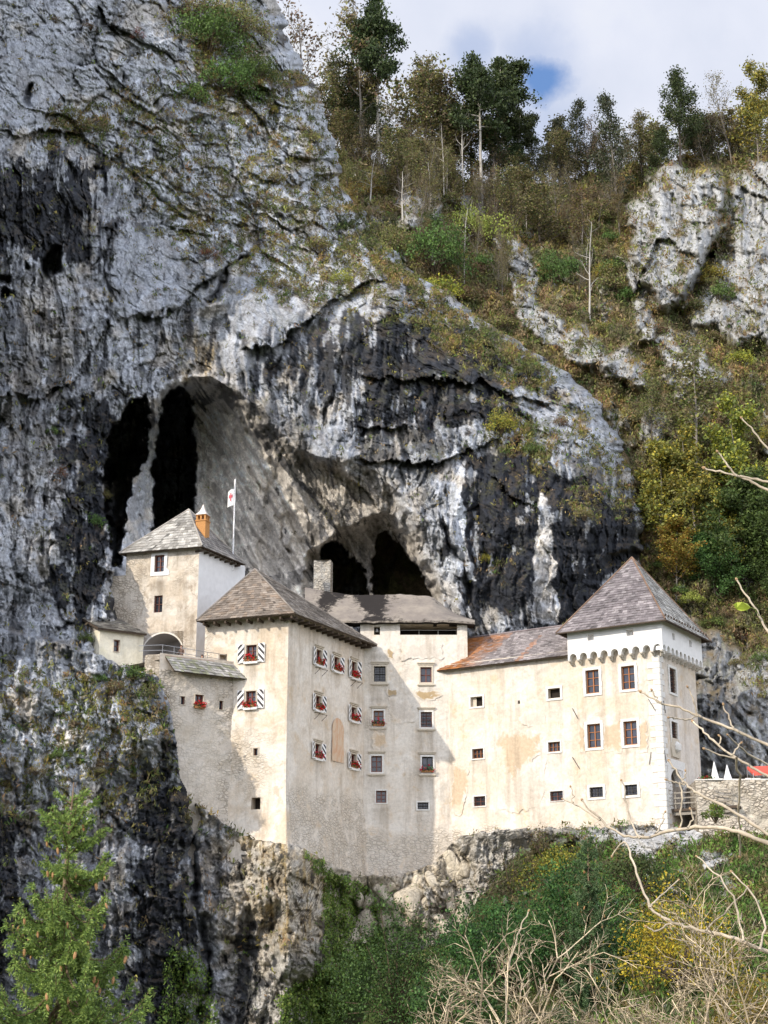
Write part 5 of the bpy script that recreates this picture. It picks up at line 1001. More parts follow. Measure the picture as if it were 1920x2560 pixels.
# ---- side house at the far left
T = thing('side_house', SHc, 'small pale yellow house with a shingled lean-to roof at the left end of the terrace', 'house')
zsh = zat(SF, 252, 1577); s1s = SF.uv(358, 1620)[0]; s0s = SL.uv(216, 1600)[0]; wsd = SF.rect(284, 1600, 298, 1629); zs0 = zat(SF, 300, 1700)
mb = MB(); wall_mesh(mb, SF, 0, s1s, zs0 - .5, zsh + .2, [wsd + (.35,)], seed=12, rough=.02, pale=.3, stains=[(0, s1s, zsh, .5, .2)]); wall_mesh(mb, SL, s0s, 0, zs0 - .5, zsh + .2, [], seed=13, rough=.02, pale=.3)
mb.face([SL.pt(0, zsh + .15), SL.pt(s0s, zsh + 1.6), SL.pt(s0s, zsh + .15)]); mb.face([SF.pt(s1s, zs0), SF.pt(s1s, zs0, -4), SF.pt(s1s, zsh, -4), SF.pt(s1s, zsh)]); mb.build('wall', M_ply, T)
window(T, SF, wsd, frame=M_framered, cols=1, rows=2, surround='stone', sur=.05)
q = Wall(SHc + SF.n * .4 + SL.n * .35, -33.0); ze = P(250, 1569, q.p.y).z; A = q.pt(0, ze); B = q.pt(q.uv(367, 1590)[0], ze); up_ = -SF.n * 5.6 + UP * 2.3; mb, sm = MB(), MB()
roof_plane(mb, A, B, B + up_, A + up_, RNG, [(.20, .18, .155), (.26, .24, .20), (.15, .135, .115)]); soffit(sm, A, B, B + up_, A + up_, .16); r = mb.build('roof', M_shingle, T); sm.build('eave_boards', M_wood, r)
# ---- curtain wall and terrace
T = thing('curtain_wall', CU.pt(-4, 13), 'rough grey-beige curtain wall left of the corner tower with a shingled parapet', 'wall')
s0c = CU.uv(395, 1750)[0]; zc_ = [zat(CU, 560, 1706), 0]; wc = {k: CU.rect(*v) for k, v in dict(a=(451, 1741, 462, 1761), b=(487, 1737, 508, 1771), c=(547, 1752, 557, 1774)).items()}
mb = MB(); wall_mesh(mb, CU, s0c, .3, 9.0, zc_[0] + .5, [wc[k] + (.6,) for k in wc], seed=14, rough=.10, pale=.35, bare=lambda S, Z: .9 * sstep(s0c + 2.2, s0c + .3, S + .6 * gn(S, Z, 3)) + .8 * sstep(-1.4, -.2, S + .7 * gn(S / 1.2, Z / 1.2, 4)) + .35, stains=[(s0c, .3, zc_[0], 1.6, .35), (wc['b'][0], wc['b'][1], wc['b'][2], 1.2, .5)])
wall_mesh(mb, CU, s0c, .3, zc_[0] + .5, zat(CU, 415, 1637) + .1, [], seed=15, rough=.02)
tz = zat(CU, 415, 1650)
mb.face([CU.pt(s0c, tz, -.02), CU.pt(.3, tz, -.02), CU.pt(3.0, tz, -13), CU.pt(s0c - 4, tz, -13)], (.2, 0, 0)); mb.build('wall', M_plc, T)
window(T, CU, wc['a'], frame=M_framered, cols=1, rows=1, surround='stone', sur=.05); window(T, CU, wc['b'], frame=M_framered, cols=2, rows=2, surround='stone', sur=.05, flower='bright red geraniums in the small window of the rough curtain wall'); window(T, CU, wc['c'], frame=M_framered, cols=1, rows=1, surround='stone', sur=.05)
zt1 = zat(CU, 420, 1640); A = CU.pt(CU.uv(425, 1678)[0], zat(CU, 500, 1690), .85); B = CU.pt(CU.uv(597, 1700)[0] + .45, zat(CU, 500, 1690), .85); D1 = CU.pt(CU.uv(413, 1638)[0], zt1, -.05); C1 = CU.pt(CU.uv(581, 1664)[0], zt1, -.05)
mb, sm = MB(), MB(); roof_plane(mb, A, B, C1, D1, RNG, [(.30, .285, .26), (.37, .35, .32), (.24, .23, .20), (.25, .25, .17)], .26, .3); soffit(sm, A, B, C1, D1, .1); r = mb.build('parapet_roof', M_shingle, T); sm.build('eave_boards', M_wood, r)
mb = MB(); mb.box(D1 - CU.n * .3, C1 - D1, CU.n * .36, UP * .07); mb.build('coping', simple('clay_coping', (.40, .30, .24), .9, .2, .15, 5), r)
mb = MB(); lp = [CU.pt(s0c - 1.2, zt1 + .85, -1.4), D1 + UP * .95 - CU.n * .5, C1 + UP * .75 - CU.n * .5]
for h_ in (0, .42): mb.tube([p - UP * h_ for p in lp], .026, 5)
for i in range(7):
    t = i / 6; p = lp[1].lerp(lp[2], t); mb.tube([p, p - UP * .95], .022, 4)
mb.build('terrace_railing', M_metal, T)
mb = MB(); a_, b_ = CU.pt(s0c - .6, zt1 - 2.6, -1.0), CU.pt(CU.uv(413, 1638)[0], zt1 - 2.6, -.1); mb.box(a_, b_ - a_, CU.n * -.5, UP * 2.75); mb.build('terrace_kerb', M_plc, T)
# ------------------------------------------------------------------ plants
def grow(rng, p, d, L, r, lv, spec, polys, tips):
    n = 7 if lv == 0 else 5; pts, rad = [p], [r]; d = d / np.linalg.norm(d)
    for i in range(n):
        d = d + rng.normal(size=3) * spec['wob'][lv] + np.array([0, 0, spec['trop'][lv]]); d /= np.linalg.norm(d); p = p + d * L / n; pts.append(p); rad.append(r * (1 - (i + 1) / n * spec.get('taper', .8)))
    pts, rad = np.array(pts), np.array(rad); polys.append((pts, rad))
    if lv >= spec['leaf_from']: tips.append(pts)
    if lv + 1 < spec['levels']:
        k = spec['n'][lv]; f0 = spec['from'][lv]
        for i in range(k):
            f = f0 + (1 - f0) * (i + rng.uniform(.1, .9)) / k; q = min(n - 1, int(f * n)); u = f * n - q; b = pts[q] * (1 - u) + pts[q + 1] * u; ax = pts[q + 1] - pts[q]; ax /= np.linalg.norm(ax)
            a = rng.uniform(0, 2 * pi); s = np.cross(ax, [cos(a), sin(a), .3]); s /= np.linalg.norm(s); an = spec['ang'][lv] * rng.uniform(.7, 1.25)
            ln = L * spec['ratio'][lv] * rng.uniform(.65, 1.2) * (1 - spec['cone'][lv] * (f - f0) / (1 - f0 + 1e-6))
            grow(rng, b, ax * cos(an) + s * sin(an), ln, max(.012, rad[q] * .5), lv + 1, spec, polys, tips)
def make_tree(name, label, cat, spec, seed, bark, leafcols, per_tip, size, spread, group, H=10.0, up=.0, stems=1, lean=.0):
    rng = np.random.default_rng(seed); polys, tips = [], []
    for s in range(stems):
        d = np.array([rng.normal() * lean, rng.normal() * lean, 1.0]); grow(rng, np.array([rng.normal() * .12 * (stems > 1), rng.normal() * .12 * (stems > 1), -.4]), d, H * rng.uniform(.8 if stems > 1 else 1, 1), spec.get('r', .16), 0, spec, polys, tips)
    o = thing(name, (0, 0, 0), label, cat, group)
    big = [q for q in polys if q[1][0] > .03]; small = [q for q in polys if q[1][0] <= .03]
    V, Fc = tubes(big, 6); C_ = np.tile(np.array(bark), (len(V), 1)); V2, F2 = tubes(small, 3) if small else (np.zeros((0, 3)), np.zeros((0, 4), int)); tw = np.tile(np.array(bark) * .75, (len(V2), 1))
    np_mesh('trunk' if stems == 1 else 'stem', np.concatenate([V, V2]), np.concatenate([Fc, F2 + len(V)]), M_bark, o, np.concatenate([C_, tw]))
    if per_tip and tips:
        T_ = np.concatenate([t[1:] for t in tips]); P_ = np.repeat(T_, per_tip, 0); P_ = P_ + rng.normal(size=P_.shape) * np.array(spread)
        clump = np.repeat(rng.normal(size=(len(T_), 1)) * .22, per_tip, 0); c = palette(rng, len(P_), leafcols, .18) * (1 + clump).clip(.4, 1.6)
        V, Fc, c = leaves(P_, size * rng.uniform(.6, 1.3, len(P_)), rng, c, .6, up); np_mesh('crown' if stems == 1 else 'foliage', V, Fc, M_leaf, o, c)
    return o
def make_bush(name, label, cat, r, seed, leafcols, nclump, per, size, group=None, up=.3, sig=.16, stemcol=(.10, .075, .05)):
    rng = np.random.default_rng(seed); r = np.array(r, float); o = thing(name, (0, 0, 0), label, cat, group)
    d = rng.normal(size=(nclump, 3)); d /= np.linalg.norm(d, axis=1)[:, None]; d[:, 2] = np.abs(d[:, 2]) * 1.0 - .12
    lump = 1 + .35 * np.sin(d[:, :1] * 4 + seed) * np.cos(d[:, 1:2] * 5 + seed * 2); c = d * r * (rng.uniform(.35, 1.0, (nclump, 1)) ** .45) * lump
    P_ = np.repeat(c, per, 0) + rng.normal(size=(nclump * per, 3)) * sig * r.mean() * np.array([1, 1, .8]); col = palette(rng, len(P_), leafcols, .15) * np.repeat((1 + rng.normal(size=(nclump, 1)) * .25).clip(.4, 1.7), per, 0)
    V, Fc, col = leaves(P_, size * rng.uniform(.6, 1.35, len(P_)), rng, col, .55, up)
    polys = []
    for i in range(min(26, nclump)):
        q = c[i]; polys.append((np.array([[q[0] * .05, q[1] * .05, -.5], q * .45 + rng.normal(size=3) * .05, q * .98]), np.array([.05, .032, .012]) * max(.5, r.mean() / 2)))
    V2, F2 = tubes(polys, 4); np_mesh('stem', V2, F2, M_bark, o, np.tile(np.array(stemcol), (len(V2), 1))); np_mesh('foliage', V, Fc, M_leaf, o, col)
    return o
def place(proto, loc, s, rz, label=None, first=[set()], sz=None, group=None):
    if proto.name not in first[0]: first[0].add(proto.name); o = proto
    else:
        o = proto.copy(); C.objects.link(o)
        for ch in list(proto.children): c = ch.copy(); C.objects.link(c); c.parent = o
    o.location = loc; o.scale = (s, s, sz or s); o.rotation_euler = (0, 0, rz)
    if label: o['label'] = label
    if group: o['group'] = group
    elif group == '' and 'group' in o: del o['group']
    return o
GR = 'trees of the wood on the ridge'
BR = dict(levels=3, leaf_from=1, n=[16, 6], ratio=[.30, .42], ang=[1.0, .8], cone=[.55, .3], wob=[.035, .13, .16], trop=[.03, .06, .08])
def sp(**k): d = dict(BR); d.update({a.rstrip('_'): b for a, b in k.items()}); return d
def fr(d, f0, f1=.25): d = dict(d); d['from'] = [f0, f1]; return d
GREEN = [(.050, .075, .025), (.070, .092, .030), (.045, .060, .025)]; OLIVE = [(.20, .205, .06), (.16, .185, .055), (.24, .22, .07)]; BROWN = [(.20, .16, .09), (.22, .155, .085), (.17, .14, .085), (.19, .17, .075)]
RED = [(.15, .058, .028), (.17, .075, .03), (.11, .06, .03)]; YEL = [(.34, .31, .05), (.28, .28, .05), (.38, .31, .04), (.20, .23, .045)]; LIME = [(.30, .35, .065), (.23, .29, .06), (.35, .38, .09)]; ORANGE = [(.33, .19, .03), (.26, .17, .03), (.22, .20, .035)]
PALEB, GREYB, DARKB = (.36, .33, .29), (.20, .175, .15), (.085, .07, .055)
T_pine = make_tree('pine_tree', '', 'tree', fr(sp(n=[20, 7], ratio=[.26, .42], ang=[1.25, .7], trop=[.02, .03, .05], r=.15), .56), 11, PALEB, GREEN, 13, .22, (.26, .26, .13), GR)
T_thin = make_tree('birch_tree', '', 'tree', fr(sp(n=[22, 6], ratio=[.26, .45], ang=[.75, .7], r=.10), .28), 12, GREYB, BROWN + OLIVE, 3, .21, (.2, .2, .2), GR)
T_dense = make_tree('oak_tree', '', 'tree', fr(sp(n=[22, 8], ratio=[.36, .42], ang=[1.0, .8], r=.15), .20), 13, DARKB, GREEN + [(.07, .085, .03)], 6, .25, (.30, .30, .24), GR)
T_dead = make_tree('dead_tree', '', 'tree', fr(sp(n=[13, 4], ratio=[.22, .5], ang=[1.0, .7], r=.13), .30), 14, (.42, .39, .35), BROWN, 0, .2, .2, GR)
T_cone = make_tree('slender_tree', '', 'tree', fr(sp(n=[34, 6], ratio=[.26, .42], ang=[.80, .55], cone=[.8, .3], r=.09), .15), 15, GREYB, [(.055, .068, .035), (.075, .075, .04), (.06, .06, .03)], 3, .19, (.2, .2, .22), GR)
T_aut = make_tree('beech_tree', '', 'tree', fr(sp(n=[20, 7], ratio=[.34, .45], ang=[.9, .8], r=.12), .25), 16, DARKB, BROWN + OLIVE + GREEN[:1], 4, .22, (.28, .28, .2), GR)
T_yel = make_tree('hazel_tree', '', 'tree', fr(sp(n=[18, 7], ratio=[.42, .45], ang=[.9, .8], r=.10), .12), 17, GREYB, YEL + OLIVE, 10, .27, (.30, .30, .22), GR)
T_twig = make_tree('bare_tree', '', 'tree', fr(sp(n=[24, 9], ratio=[.32, .45], ang=[.6, .6], r=.09), .2), 18, (.17, .15, .13), BROWN[1:], 1, .16, (.2, .2, .2), GR)
rng = np.random.default_rng(77)
def on_ridge(px, py, dy=0.0):
    yr = float(np.interp(px, *zip(*RIDGE))); v = hill_at(px, max(py, yr + 4)); return v + Vector((0, dy, -.3))
def tree(pr, px, ptop, pbase, label, dy=0.0, wide=1.0):
    b = on_ridge(px, pbase, dy); zt_ = P(px, ptop, b.y).z; h = max(2.0, zt_ - b.z); o = place(pr, b, h / 10.6 * wide, rng.uniform(0, 6), label, sz=h / 10.6, group='')
    return o
tree(T_pine, 945, 0, 418, 'tallest pine on the skyline, bare pale trunk and tufted top', wide=.8)
tree(T_pine, 1205, 135, 515, 'second tall pine with long pale trunk beside the dark green crown', wide=.85)
tree(T_pine, 1250, 140, 470, 'dark pine with spreading layered crown right of the pale trunk', 3, 1.0)
tree(T_pine, 1300, 265, 450, 'low dark pine at the edge of the gap in the skyline', 2, 1.0)
tree(T_dead, 962, 230, 425, 'bare pale trunk close beside the tallest pine'); tree(T_dead, 1160, 235, 495, 'slender dead trunk left of the second tall pine', wide=.7); tree(T_dead, 1110, 300, 500, 'thin grey trunk with broken twigs in the middle of the wood', wide=.7)
tree(T_dead, 1475, 530, 795, 'dead white trunk standing low on the slope with bare twigs', wide=.8); tree(T_dead, 1318, 470, 595, 'leaning pale dead trunk in brown scrub', wide=.7); tree(T_dead, 1078, 400, 520, 'short pale dead tree with spreading arms above the cliff edge', wide=1.5)
tree(T_twig, 850, 20, 330, 'twiggy leafless tree at the left end of the wood against the sky', wide=1.1); tree(T_twig, 780, 60, 250, 'faint bare tree peeping over the cliff edge', wide=1.2)
tree(T_thin, 905, 60, 380, 'thin reddish brown tree between the bare tree and the tallest pine', wide=1.2); tree(T_aut, 1010, 170, 420, 'broad brown tree right of the tallest pine', wide=1.1); tree(T_thin, 1070, 130, 440, 'bent wispy tree leaning against the sky', wide=1.1)
tree(T_cone, 1385, 262, 440, 'grey green feathery cone tree left of the pair in the gap', wide=1.2); tree(T_cone, 1442, 245, 440, 'grey green feathery cone tree right of the pair in the gap', wide=1.2); tree(T_cone, 1540, 208, 545, 'tall slim feathery tree with bare lower trunk', wide=.9)
tree(T_dense, 1700, 176, 415, 'tall leafy green tree above the white rock outcrop', wide=.95); tree(T_aut, 1605, 290, 440, 'brown green bushy tree left of the leafy green one', wide=1.2); tree(T_twig, 1830, 170, 410, 'tall bare tree right of the leafy green one', wide=.9); tree(T_yel, 1895, 165, 410, 'yellow brown tree at the right edge of the skyline', wide=.9)
FILL = [(T_dense, 'dark leafy trees packed in the wood'), (T_aut, 'brown leaved trees packed in the wood'), (T_thin, 'thin wispy trees packed in the wood'), (T_twig, 'leafless twiggy trees packed in the wood'), (T_cone, 'narrow feathery trees packed in the wood')]
for px, pt, pb, k in ((835, 150, 350, 1), (880, 180, 370, 0), (925, 230, 400, 0), (985, 250, 425, 3), (1035, 260, 430, 1), (1060, 220, 430, 3), (1095, 190, 440, 1), (1135, 240, 450, 2), (1140, 200, 450, 1), (1180, 250, 460, 1), (1230, 300, 465, 0), (1270, 330, 465, 0), (860, 250, 365, 1), (800, 220, 330, 1),
                      (1335, 330, 470, 4), (1410, 320, 460, 4), (1470, 310, 455, 3), (1500, 330, 450, 2), (1570, 330, 440, 2), (1640, 300, 425, 1), (1660, 330, 420, 0), (1740, 290, 412, 0), (1770, 260, 410, 1), (1800, 280, 410, 3), (1855, 270, 408, 1), (1915, 240, 400, 3), (1930, 300, 400, 1), (1350, 380, 500, 3), (1440, 390, 520, 3),
                      (1000, 330, 500, 1), (1060, 350, 520, 3), (1130, 380, 540, 2), (1240, 400, 560, 3), (1290, 420, 600, 1), (1400, 430, 600, 3), (1360, 470, 640, 1), (1460, 470, 640, 2), (1250, 470, 640, 3), (1180, 420, 560, 3), (905, 300, 440, 3), (870, 330, 430, 1)):
    pr, lb = FILL[k]; o = tree(pr, px, pt, pb, lb, rng.uniform(0, 3), rng.uniform(1.0, 1.5)); o['group'] = GR
for i in range(46):
    px = rng.uniform(840, 1330) if i < 30 else rng.uniform(1330, 1960); yr = float(np.interp(px, *zip(*RIDGE))); pb = yr + rng.uniform(0, 110 if i < 30 else 25); k = (1, 3, 2, 1, 3)[i % 5]
    pr, lb = FILL[k]; o = tree(pr, px, pb - rng.uniform(70, 150), pb, lb, rng.uniform(0, 3), rng.uniform(1.1, 1.7)); o['group'] = GR
for i in range(64):
    px, py = rng.uniform(880, 1560), rng.uniform(470, 760); pr = (T_twig, T_twig, T_dead, T_thin)[i % 4]
    if px < np.interp(py, *zip(*SIL)) + 30: continue
    b = hill_at(px, py); h = P(px, py - rng.uniform(70, 150), b.y).z - b.z; o = place(pr, b - UP * .3, h / 10.6 * rng.uniform(.8, 1.5), rng.uniform(0, 6), 'leafless grey saplings standing in the brown scrub', sz=h / 10.6); o['group'] = 'saplings on the slope'
# shrubs and small trees on the slope and the cliff
S_olive = make_bush('olive_shrub', '', 'shrub', (1.6, 1.6, 1.3), 21, OLIVE + BROWN[:2], 70, 14, .22, 'scrub on the slope'); S_brown = make_bush('brown_shrub', '', 'shrub', (1.5, 1.5, 1.3), 22, BROWN + RED[:1], 60, 10, .20, 'scrub on the slope')
S_green = make_bush('green_shrub', '', 'shrub', (1.6, 1.6, 1.4), 23, [(.10, .165, .04), (.13, .20, .05), (.08, .12, .035)], 80, 16, .22, 'scrub on the slope'); S_lime = make_bush('pale_green_shrub', '', 'shrub', (1.7, 1.7, 1.5), 24, LIME, 70, 16, .24, 'scrub on the slope')
S_red = make_bush('red_shrub', '', 'shrub', (1.4, 1.4, 1.3), 25, RED + [(.2, .06, .05)], 46, 10, .2, 'scrub on the slope'); S_yel = make_bush('yellow_shrub', '', 'shrub', (1.6, 1.6, 1.5), 26, YEL, 80, 16, .20, 'scrub on the slope'); S_or = make_bush('orange_shrub', '', 'shrub', (1.6, 1.6, 1.4), 27, ORANGE, 70, 14, .22, 'scrub on the slope')
_c = dict(olive=OLIVE + BROWN[:2], green=[(.09, .15, .035), (.12, .19, .045), (.07, .11, .03)], lime=LIME, orange=ORANGE + BROWN[:2])
BIG = {S_olive.name: make_bush('olive_bush', '', 'bush', (1.6, 1.6, 1.3), 121, _c['olive'], 190, 20, .10, None, .3, .11), S_green.name: make_bush('green_bush', '', 'bush', (1.6, 1.6, 1.4), 123, _c['green'], 210, 22, .10, None, .3, .11), S_lime.name: make_bush('lime_tree', '', 'tree', (1.7, 1.7, 1.5), 124, _c['lime'], 190, 20, .10, None, .3, .11), S_or.name: make_bush('orange_bush', '', 'bush', (1.6, 1.6, 1.4), 127, _c['orange'], 170, 18, .10, None, .3, .11)}
def shrub(pr, px, py, wpx, label=None, where='hill', group=None, tall=1.0, out=.3):
    pr = BIG.get(pr.name, pr) if wpx >= 130 else pr; v = (hill_at if where == 'hill' else cliff_at if where == 'cliff' else bank_at)(px, py); s = wpx * v.y / F / 3.4; return place(pr, v + Vector((0, -out, -.2 * s)), s, rng.uniform(0, 6), label, sz=s * tall, group=group)
for a in ((S_lime, 1185, 600, 190, 'pale lime green tree in full light above the cliff', 'hill', '', 1.3), (S_green, 1085, 650, 230, 'large open green bush left of the lime green tree', 'hill', '', 1.3), (S_yel, 1095, 735, 130, 'small yellow bush below the large open green bush', 'hill', '', .9), (S_green, 1385, 700, 140, 'bright green bush right of the rock rib', 'hill', '', 1.5), (S_olive, 960, 620, 170, 'dull olive bush at the cliff corner', 'hill', '', 1.2),
          (S_or, 1720, 402, 70, 'orange yellow bush on top of the white outcrop', 'hill', '', .6), (S_green, 1800, 740, 80, 'dark green bush in the cleft beside the outcrop', 'hill', '', 1.2), (S_or, 925, 490, 150, 'orange brown bush at the foot of the tallest pine', 'hill', '', .8), (S_yel, 1455, 480, 40, 'small golden bush under the feathery trees', 'hill', '', 1.0)): shrub(*a)
for px, py, w, pr, lb in ((520, 110, 260, S_green, 'big leafy green bush hanging on the upper cliff'), (590, 70, 200, S_olive, 'olive bush right above the big green one on the cliff'), (565, 220, 220, S_green, 'lower green bush on the cliff ledge'), (640, 190, 150, S_green, 'dark bush near the cliff skyline'), (505, 40, 180, S_olive, 'topmost olive bush on the cliff'), (660, 90, 70, S_brown, 'brown bush near the cliff skyline'),
                          (480, 250, 110, S_green, 'low green tuft under the big cliff bush'), (225, 75, 55, S_brown, 'rusty bush in the cleft at the upper left'), (140, 55, 40, S_brown, 'small rusty bush at the top left corner'), (190, 320, 90, S_olive, 'olive bush on the grassy ledge of the left cliff'), (345, 90, 50, S_red, 'reddish bush on the upper cliff'), (680, 280, 36, S_yel, 'yellow green tuft beside the rock pinnacle'),
                          (445, 470, 60, S_olive, 'olive tuft in the middle of the broken cliff'), (690, 450, 50, S_olive, 'olive tuft on the right side of the broken cliff'), (520, 640, 60, S_red, 'reddish tuft on the grey slab'), (700, 715, 60, S_olive, 'olive bush on the ledge over the grey slab'), (850, 705, 70, S_lime, 'bright green bush on the ledge at the cliff corner'), (790, 620, 90, S_olive, 'thin olive bush above the ledge'), (640, 520, 60, S_brown, 'brown dead bush on the broken cliff'),
                          (150, 1190, 60, S_red, 'dark red bush on the left wall of the cave'), (235, 1310, 60, S_green, 'green bush hanging at the left side of the cave mouth'), (260, 1240, 45, S_olive, 'olive bush above the side house'), (130, 1080, 34, S_green, 'small green tuft on the dark left wall'), (215, 1600, 46, S_green, 'green bush against the side house'), (1215, 1400, 34, S_yel, 'mossy yellow green tuft on the black wall'),
                          (1250, 1070, 90, S_yel, 'yellow green bush on the sloping grass ledge'), (1330, 1130, 60, S_green, 'bright green bush at the end of the grass ledge'), (1400, 1060, 60, S_brown, 'rusty bush beside the grass ledge'), (1460, 1290, 60, S_olive, 'olive tuft on the black wall above the right tower')):
    shrub(pr, px, py, w, lb, 'cliff', '', 1.1, .2)
TR = 'bushes along the terrace foot'
for px, py, w, pr in ((330, 1690, 80, S_green), (290, 1720, 70, S_brown), (250, 1700, 50, S_green)): shrub(pr, px, py, w, 'green and brown bushes growing over the rock below the terrace', 'cliff', TR, .9)
LW_ = 'bushes on the lower left crag'
for px, py, w, pr in ((90, 1930, 60, S_brown), (150, 1890, 56, S_green), (250, 1930, 50, S_olive), (190, 1810, 36, S_brown), (20, 1960, 50, S_olive), (330, 1940, 34, S_olive)): shrub(pr, px, py, w, 'green and brown scrub on the crag above the spruce', 'cliff', LW_, .7)
kinds = [S_olive, S_brown, S_green, S_olive, S_brown, S_yel, S_brown]
SG = 'scrub covering the slope'
names = {S_olive.name: 'olive scrub bushes scattered over the slope', S_brown.name: 'brown scrub bushes scattered over the slope', S_green.name: 'green scrub bushes scattered over the slope', S_yel.name: 'yellowish scrub bushes scattered over the slope'}
cnt = 0
while cnt < 95:
    px, py = rng.uniform(900, 1960), rng.uniform(480, 1330); sx = np.interp(py, *zip(*SIL))
    if px < sx + 15: continue
    i = np.argmin((HL['px'] - px) ** 2 + (HL['py'] - py) ** 2)
    if HL['rock'].ravel()[i] > .35: continue
    pr = kinds[rng.integers(0, len(kinds))]; shrub(pr, px, py, rng.uniform(40, 95), names[pr.name], 'hill', SG, rng.uniform(.8, 1.3)); cnt += 1
# trees beside the right tower
def rtree(pr, px, ptop, pbase, label, wide=1.0):
    b = hill_at(px, pbase); z = P(px, ptop, b.y).z; h = max(2, z - b.z); return place(pr, b, h / 10.6 * wide, rng.uniform(0, 6), label, sz=h / 10.6, group='')
T_lush = make_tree('maple_tree', '', 'tree', fr(sp(n=[22, 8], ratio=[.42, .42], ang=[1.0, .8], r=.12), .15), 31, DARKB, [(.07, .125, .03), (.10, .155, .04), (.055, .09, .028)], 16, .24, (.30, .30, .24), None); T_gold = make_tree('golden_tree', '', 'tree', fr(sp(n=[20, 8], ratio=[.42, .42], ang=[1.0, .8], r=.10), .15), 32, GREYB, ORANGE + YEL, 13, .24, (.28, .28, .2), None)
rtree(T_yel, 1650, 1110, 1400, 'yellow green tree beside the cliff edge above the right tower', 1.2); rtree(T_gold, 1690, 1290, 1470, 'golden orange tree behind the right tower roof', 1.3); rtree(T_lush, 1870, 1190, 1500, 'dark green bushy tree at the right edge above the tower', 1.3); rtree(T_lush, 1790, 1320, 1520, 'deep green low tree between the golden one and the right edge', 1.2)
rtree(T_thin, 1740, 860, 1250, 'tall sparse olive tree on the slope at right', 1.3); rtree(T_yel, 1740, 1080, 1350, 'olive yellow tree in the middle of the right slope', 1.2); rtree(T_yel, 1850, 1000, 1330, 'pale yellow green tree at the right edge of the slope', 1.1); rtree(T_lush, 1930, 1330, 1560, 'dark green tree cut off by the right edge', 1.2); rtree(T_aut, 1630, 930, 1110, 'brown tree hugging the cliff edge', 1.1); rtree(T_yel, 1800, 1230, 1450, 'light green tree with pale tips above the deep green one', 1.0)
for px, py, w, pr in ((1690, 1480, 60, S_green), (1730, 1500, 60, S_lime), (1780, 1560, 70, S_green), (1850, 1600, 90, S_brown), (1900, 1560, 80, S_olive), (1810, 1540, 60, S_brown), (1640, 1420, 60, S_green), (1900, 1650, 60, S_green), (1840, 1660, 50, S_olive)): shrub(pr, px, py, w, 'low bushes on the slope right behind the tower roof', 'hill', 'bushes behind the right tower', .8)
# dense evergreens in the gully and along the bank
DG = [(.042, .098, .024), (.056, .122, .03), (.030, .068, .018), (.085, .165, .04)]
def gully(name, label, px, py, D, w, h, cols, seed, nc=170, per=26, size=.19, up=.8):
    
    if px > 900 and D < 118: D = bank_at(px, min(2840, py + 60)).y - 1.5
    c = P(px, py, D); rx = w * D / F / 2; rz = h * D / F
    if size == .19: per = int(per * 1.7)
    o = make_bush(name, label, 'shrub' if 'shrub' in name or 'bush' in name else 'tree', (rx, rx * .8, rz * .8), seed, cols, nc, per, size, None, up, .12); o.location = c; return o
gully('yew_tree', 'broad dark yew under the long wing, left of the grey green spruce', 1245, 2440, 113, 300, 250, DG, 41, 230, 30); gully('yew_tree', 'tall dark yew below the right tower, behind the grey green spruce', 1440, 2400, 113, 290, 330, DG, 42, 240, 30); gully('yew_tree', 'dark yew in the gully right of the ivy', 990, 2520, 112, 290, 300, DG, 43, 220, 30); gully('yew_tree', 'dark yew at the bottom between the gully yew and the bare shrubs', 1140, 2600, 108, 260, 260, DG, 44, 170, 26)
gully('holly_bush', 'blue green bush in front of the pale boulders', 1170, 2400, 119, 130, 130, [(.035, .06, .035), (.05, .08, .04)], 45, 90, 24); gully('yellow_bush', 'bright yellow green bush against the foot of the long wing', 1405, 2230, 119.5, 190, 150, [(.34, .34, .045), (.26, .28, .04), (.17, .21, .035)], 46, 150, 26, .2, .3); gully('dull_shrub', 'grey brown tangled shrub left of the yellow green bush', 1280, 2240, 120.5, 140, 150, [(.10, .10, .05), (.08, .09, .035), (.12, .095, .06)], 47, 110, 14, .2, .3)
gully('elder_shrub', 'green shrub under the right tower corner', 1590, 2210, 116, 190, 110, [(.05, .085, .022), (.06, .07, .025), (.08, .10, .03)], 48, 110, 22, .2, .3); gully('golden_bush', 'golden yellow bush on the grass bank behind the branches', 1695, 2430, 92, 290, 260, [(.50, .37, .025), (.43, .33, .028), (.29, .27, .035)], 49, 200, 24, .17, .2); gully('golden_bush', 'second golden bush low at the right edge', 1880, 2560, 86, 200, 160, [(.30, .24, .03), (.20, .19, .03)], 50, 120, 20, .16, .2); gully('seedling_shrub', 'small reddish sapling at the foot of the wall', 1350, 2120, 120.8, 60, 90, [(.13, .08, .04), (.10, .10, .035)], 51, 40, 8, .18, .4)
gully('rose_bush', 'small green and yellow bush growing from the stone wall', 1788, 2040, 116.4, 60, 46, [(.09, .14, .03), (.16, .17, .03)], 52, 50, 16, .16, .3)
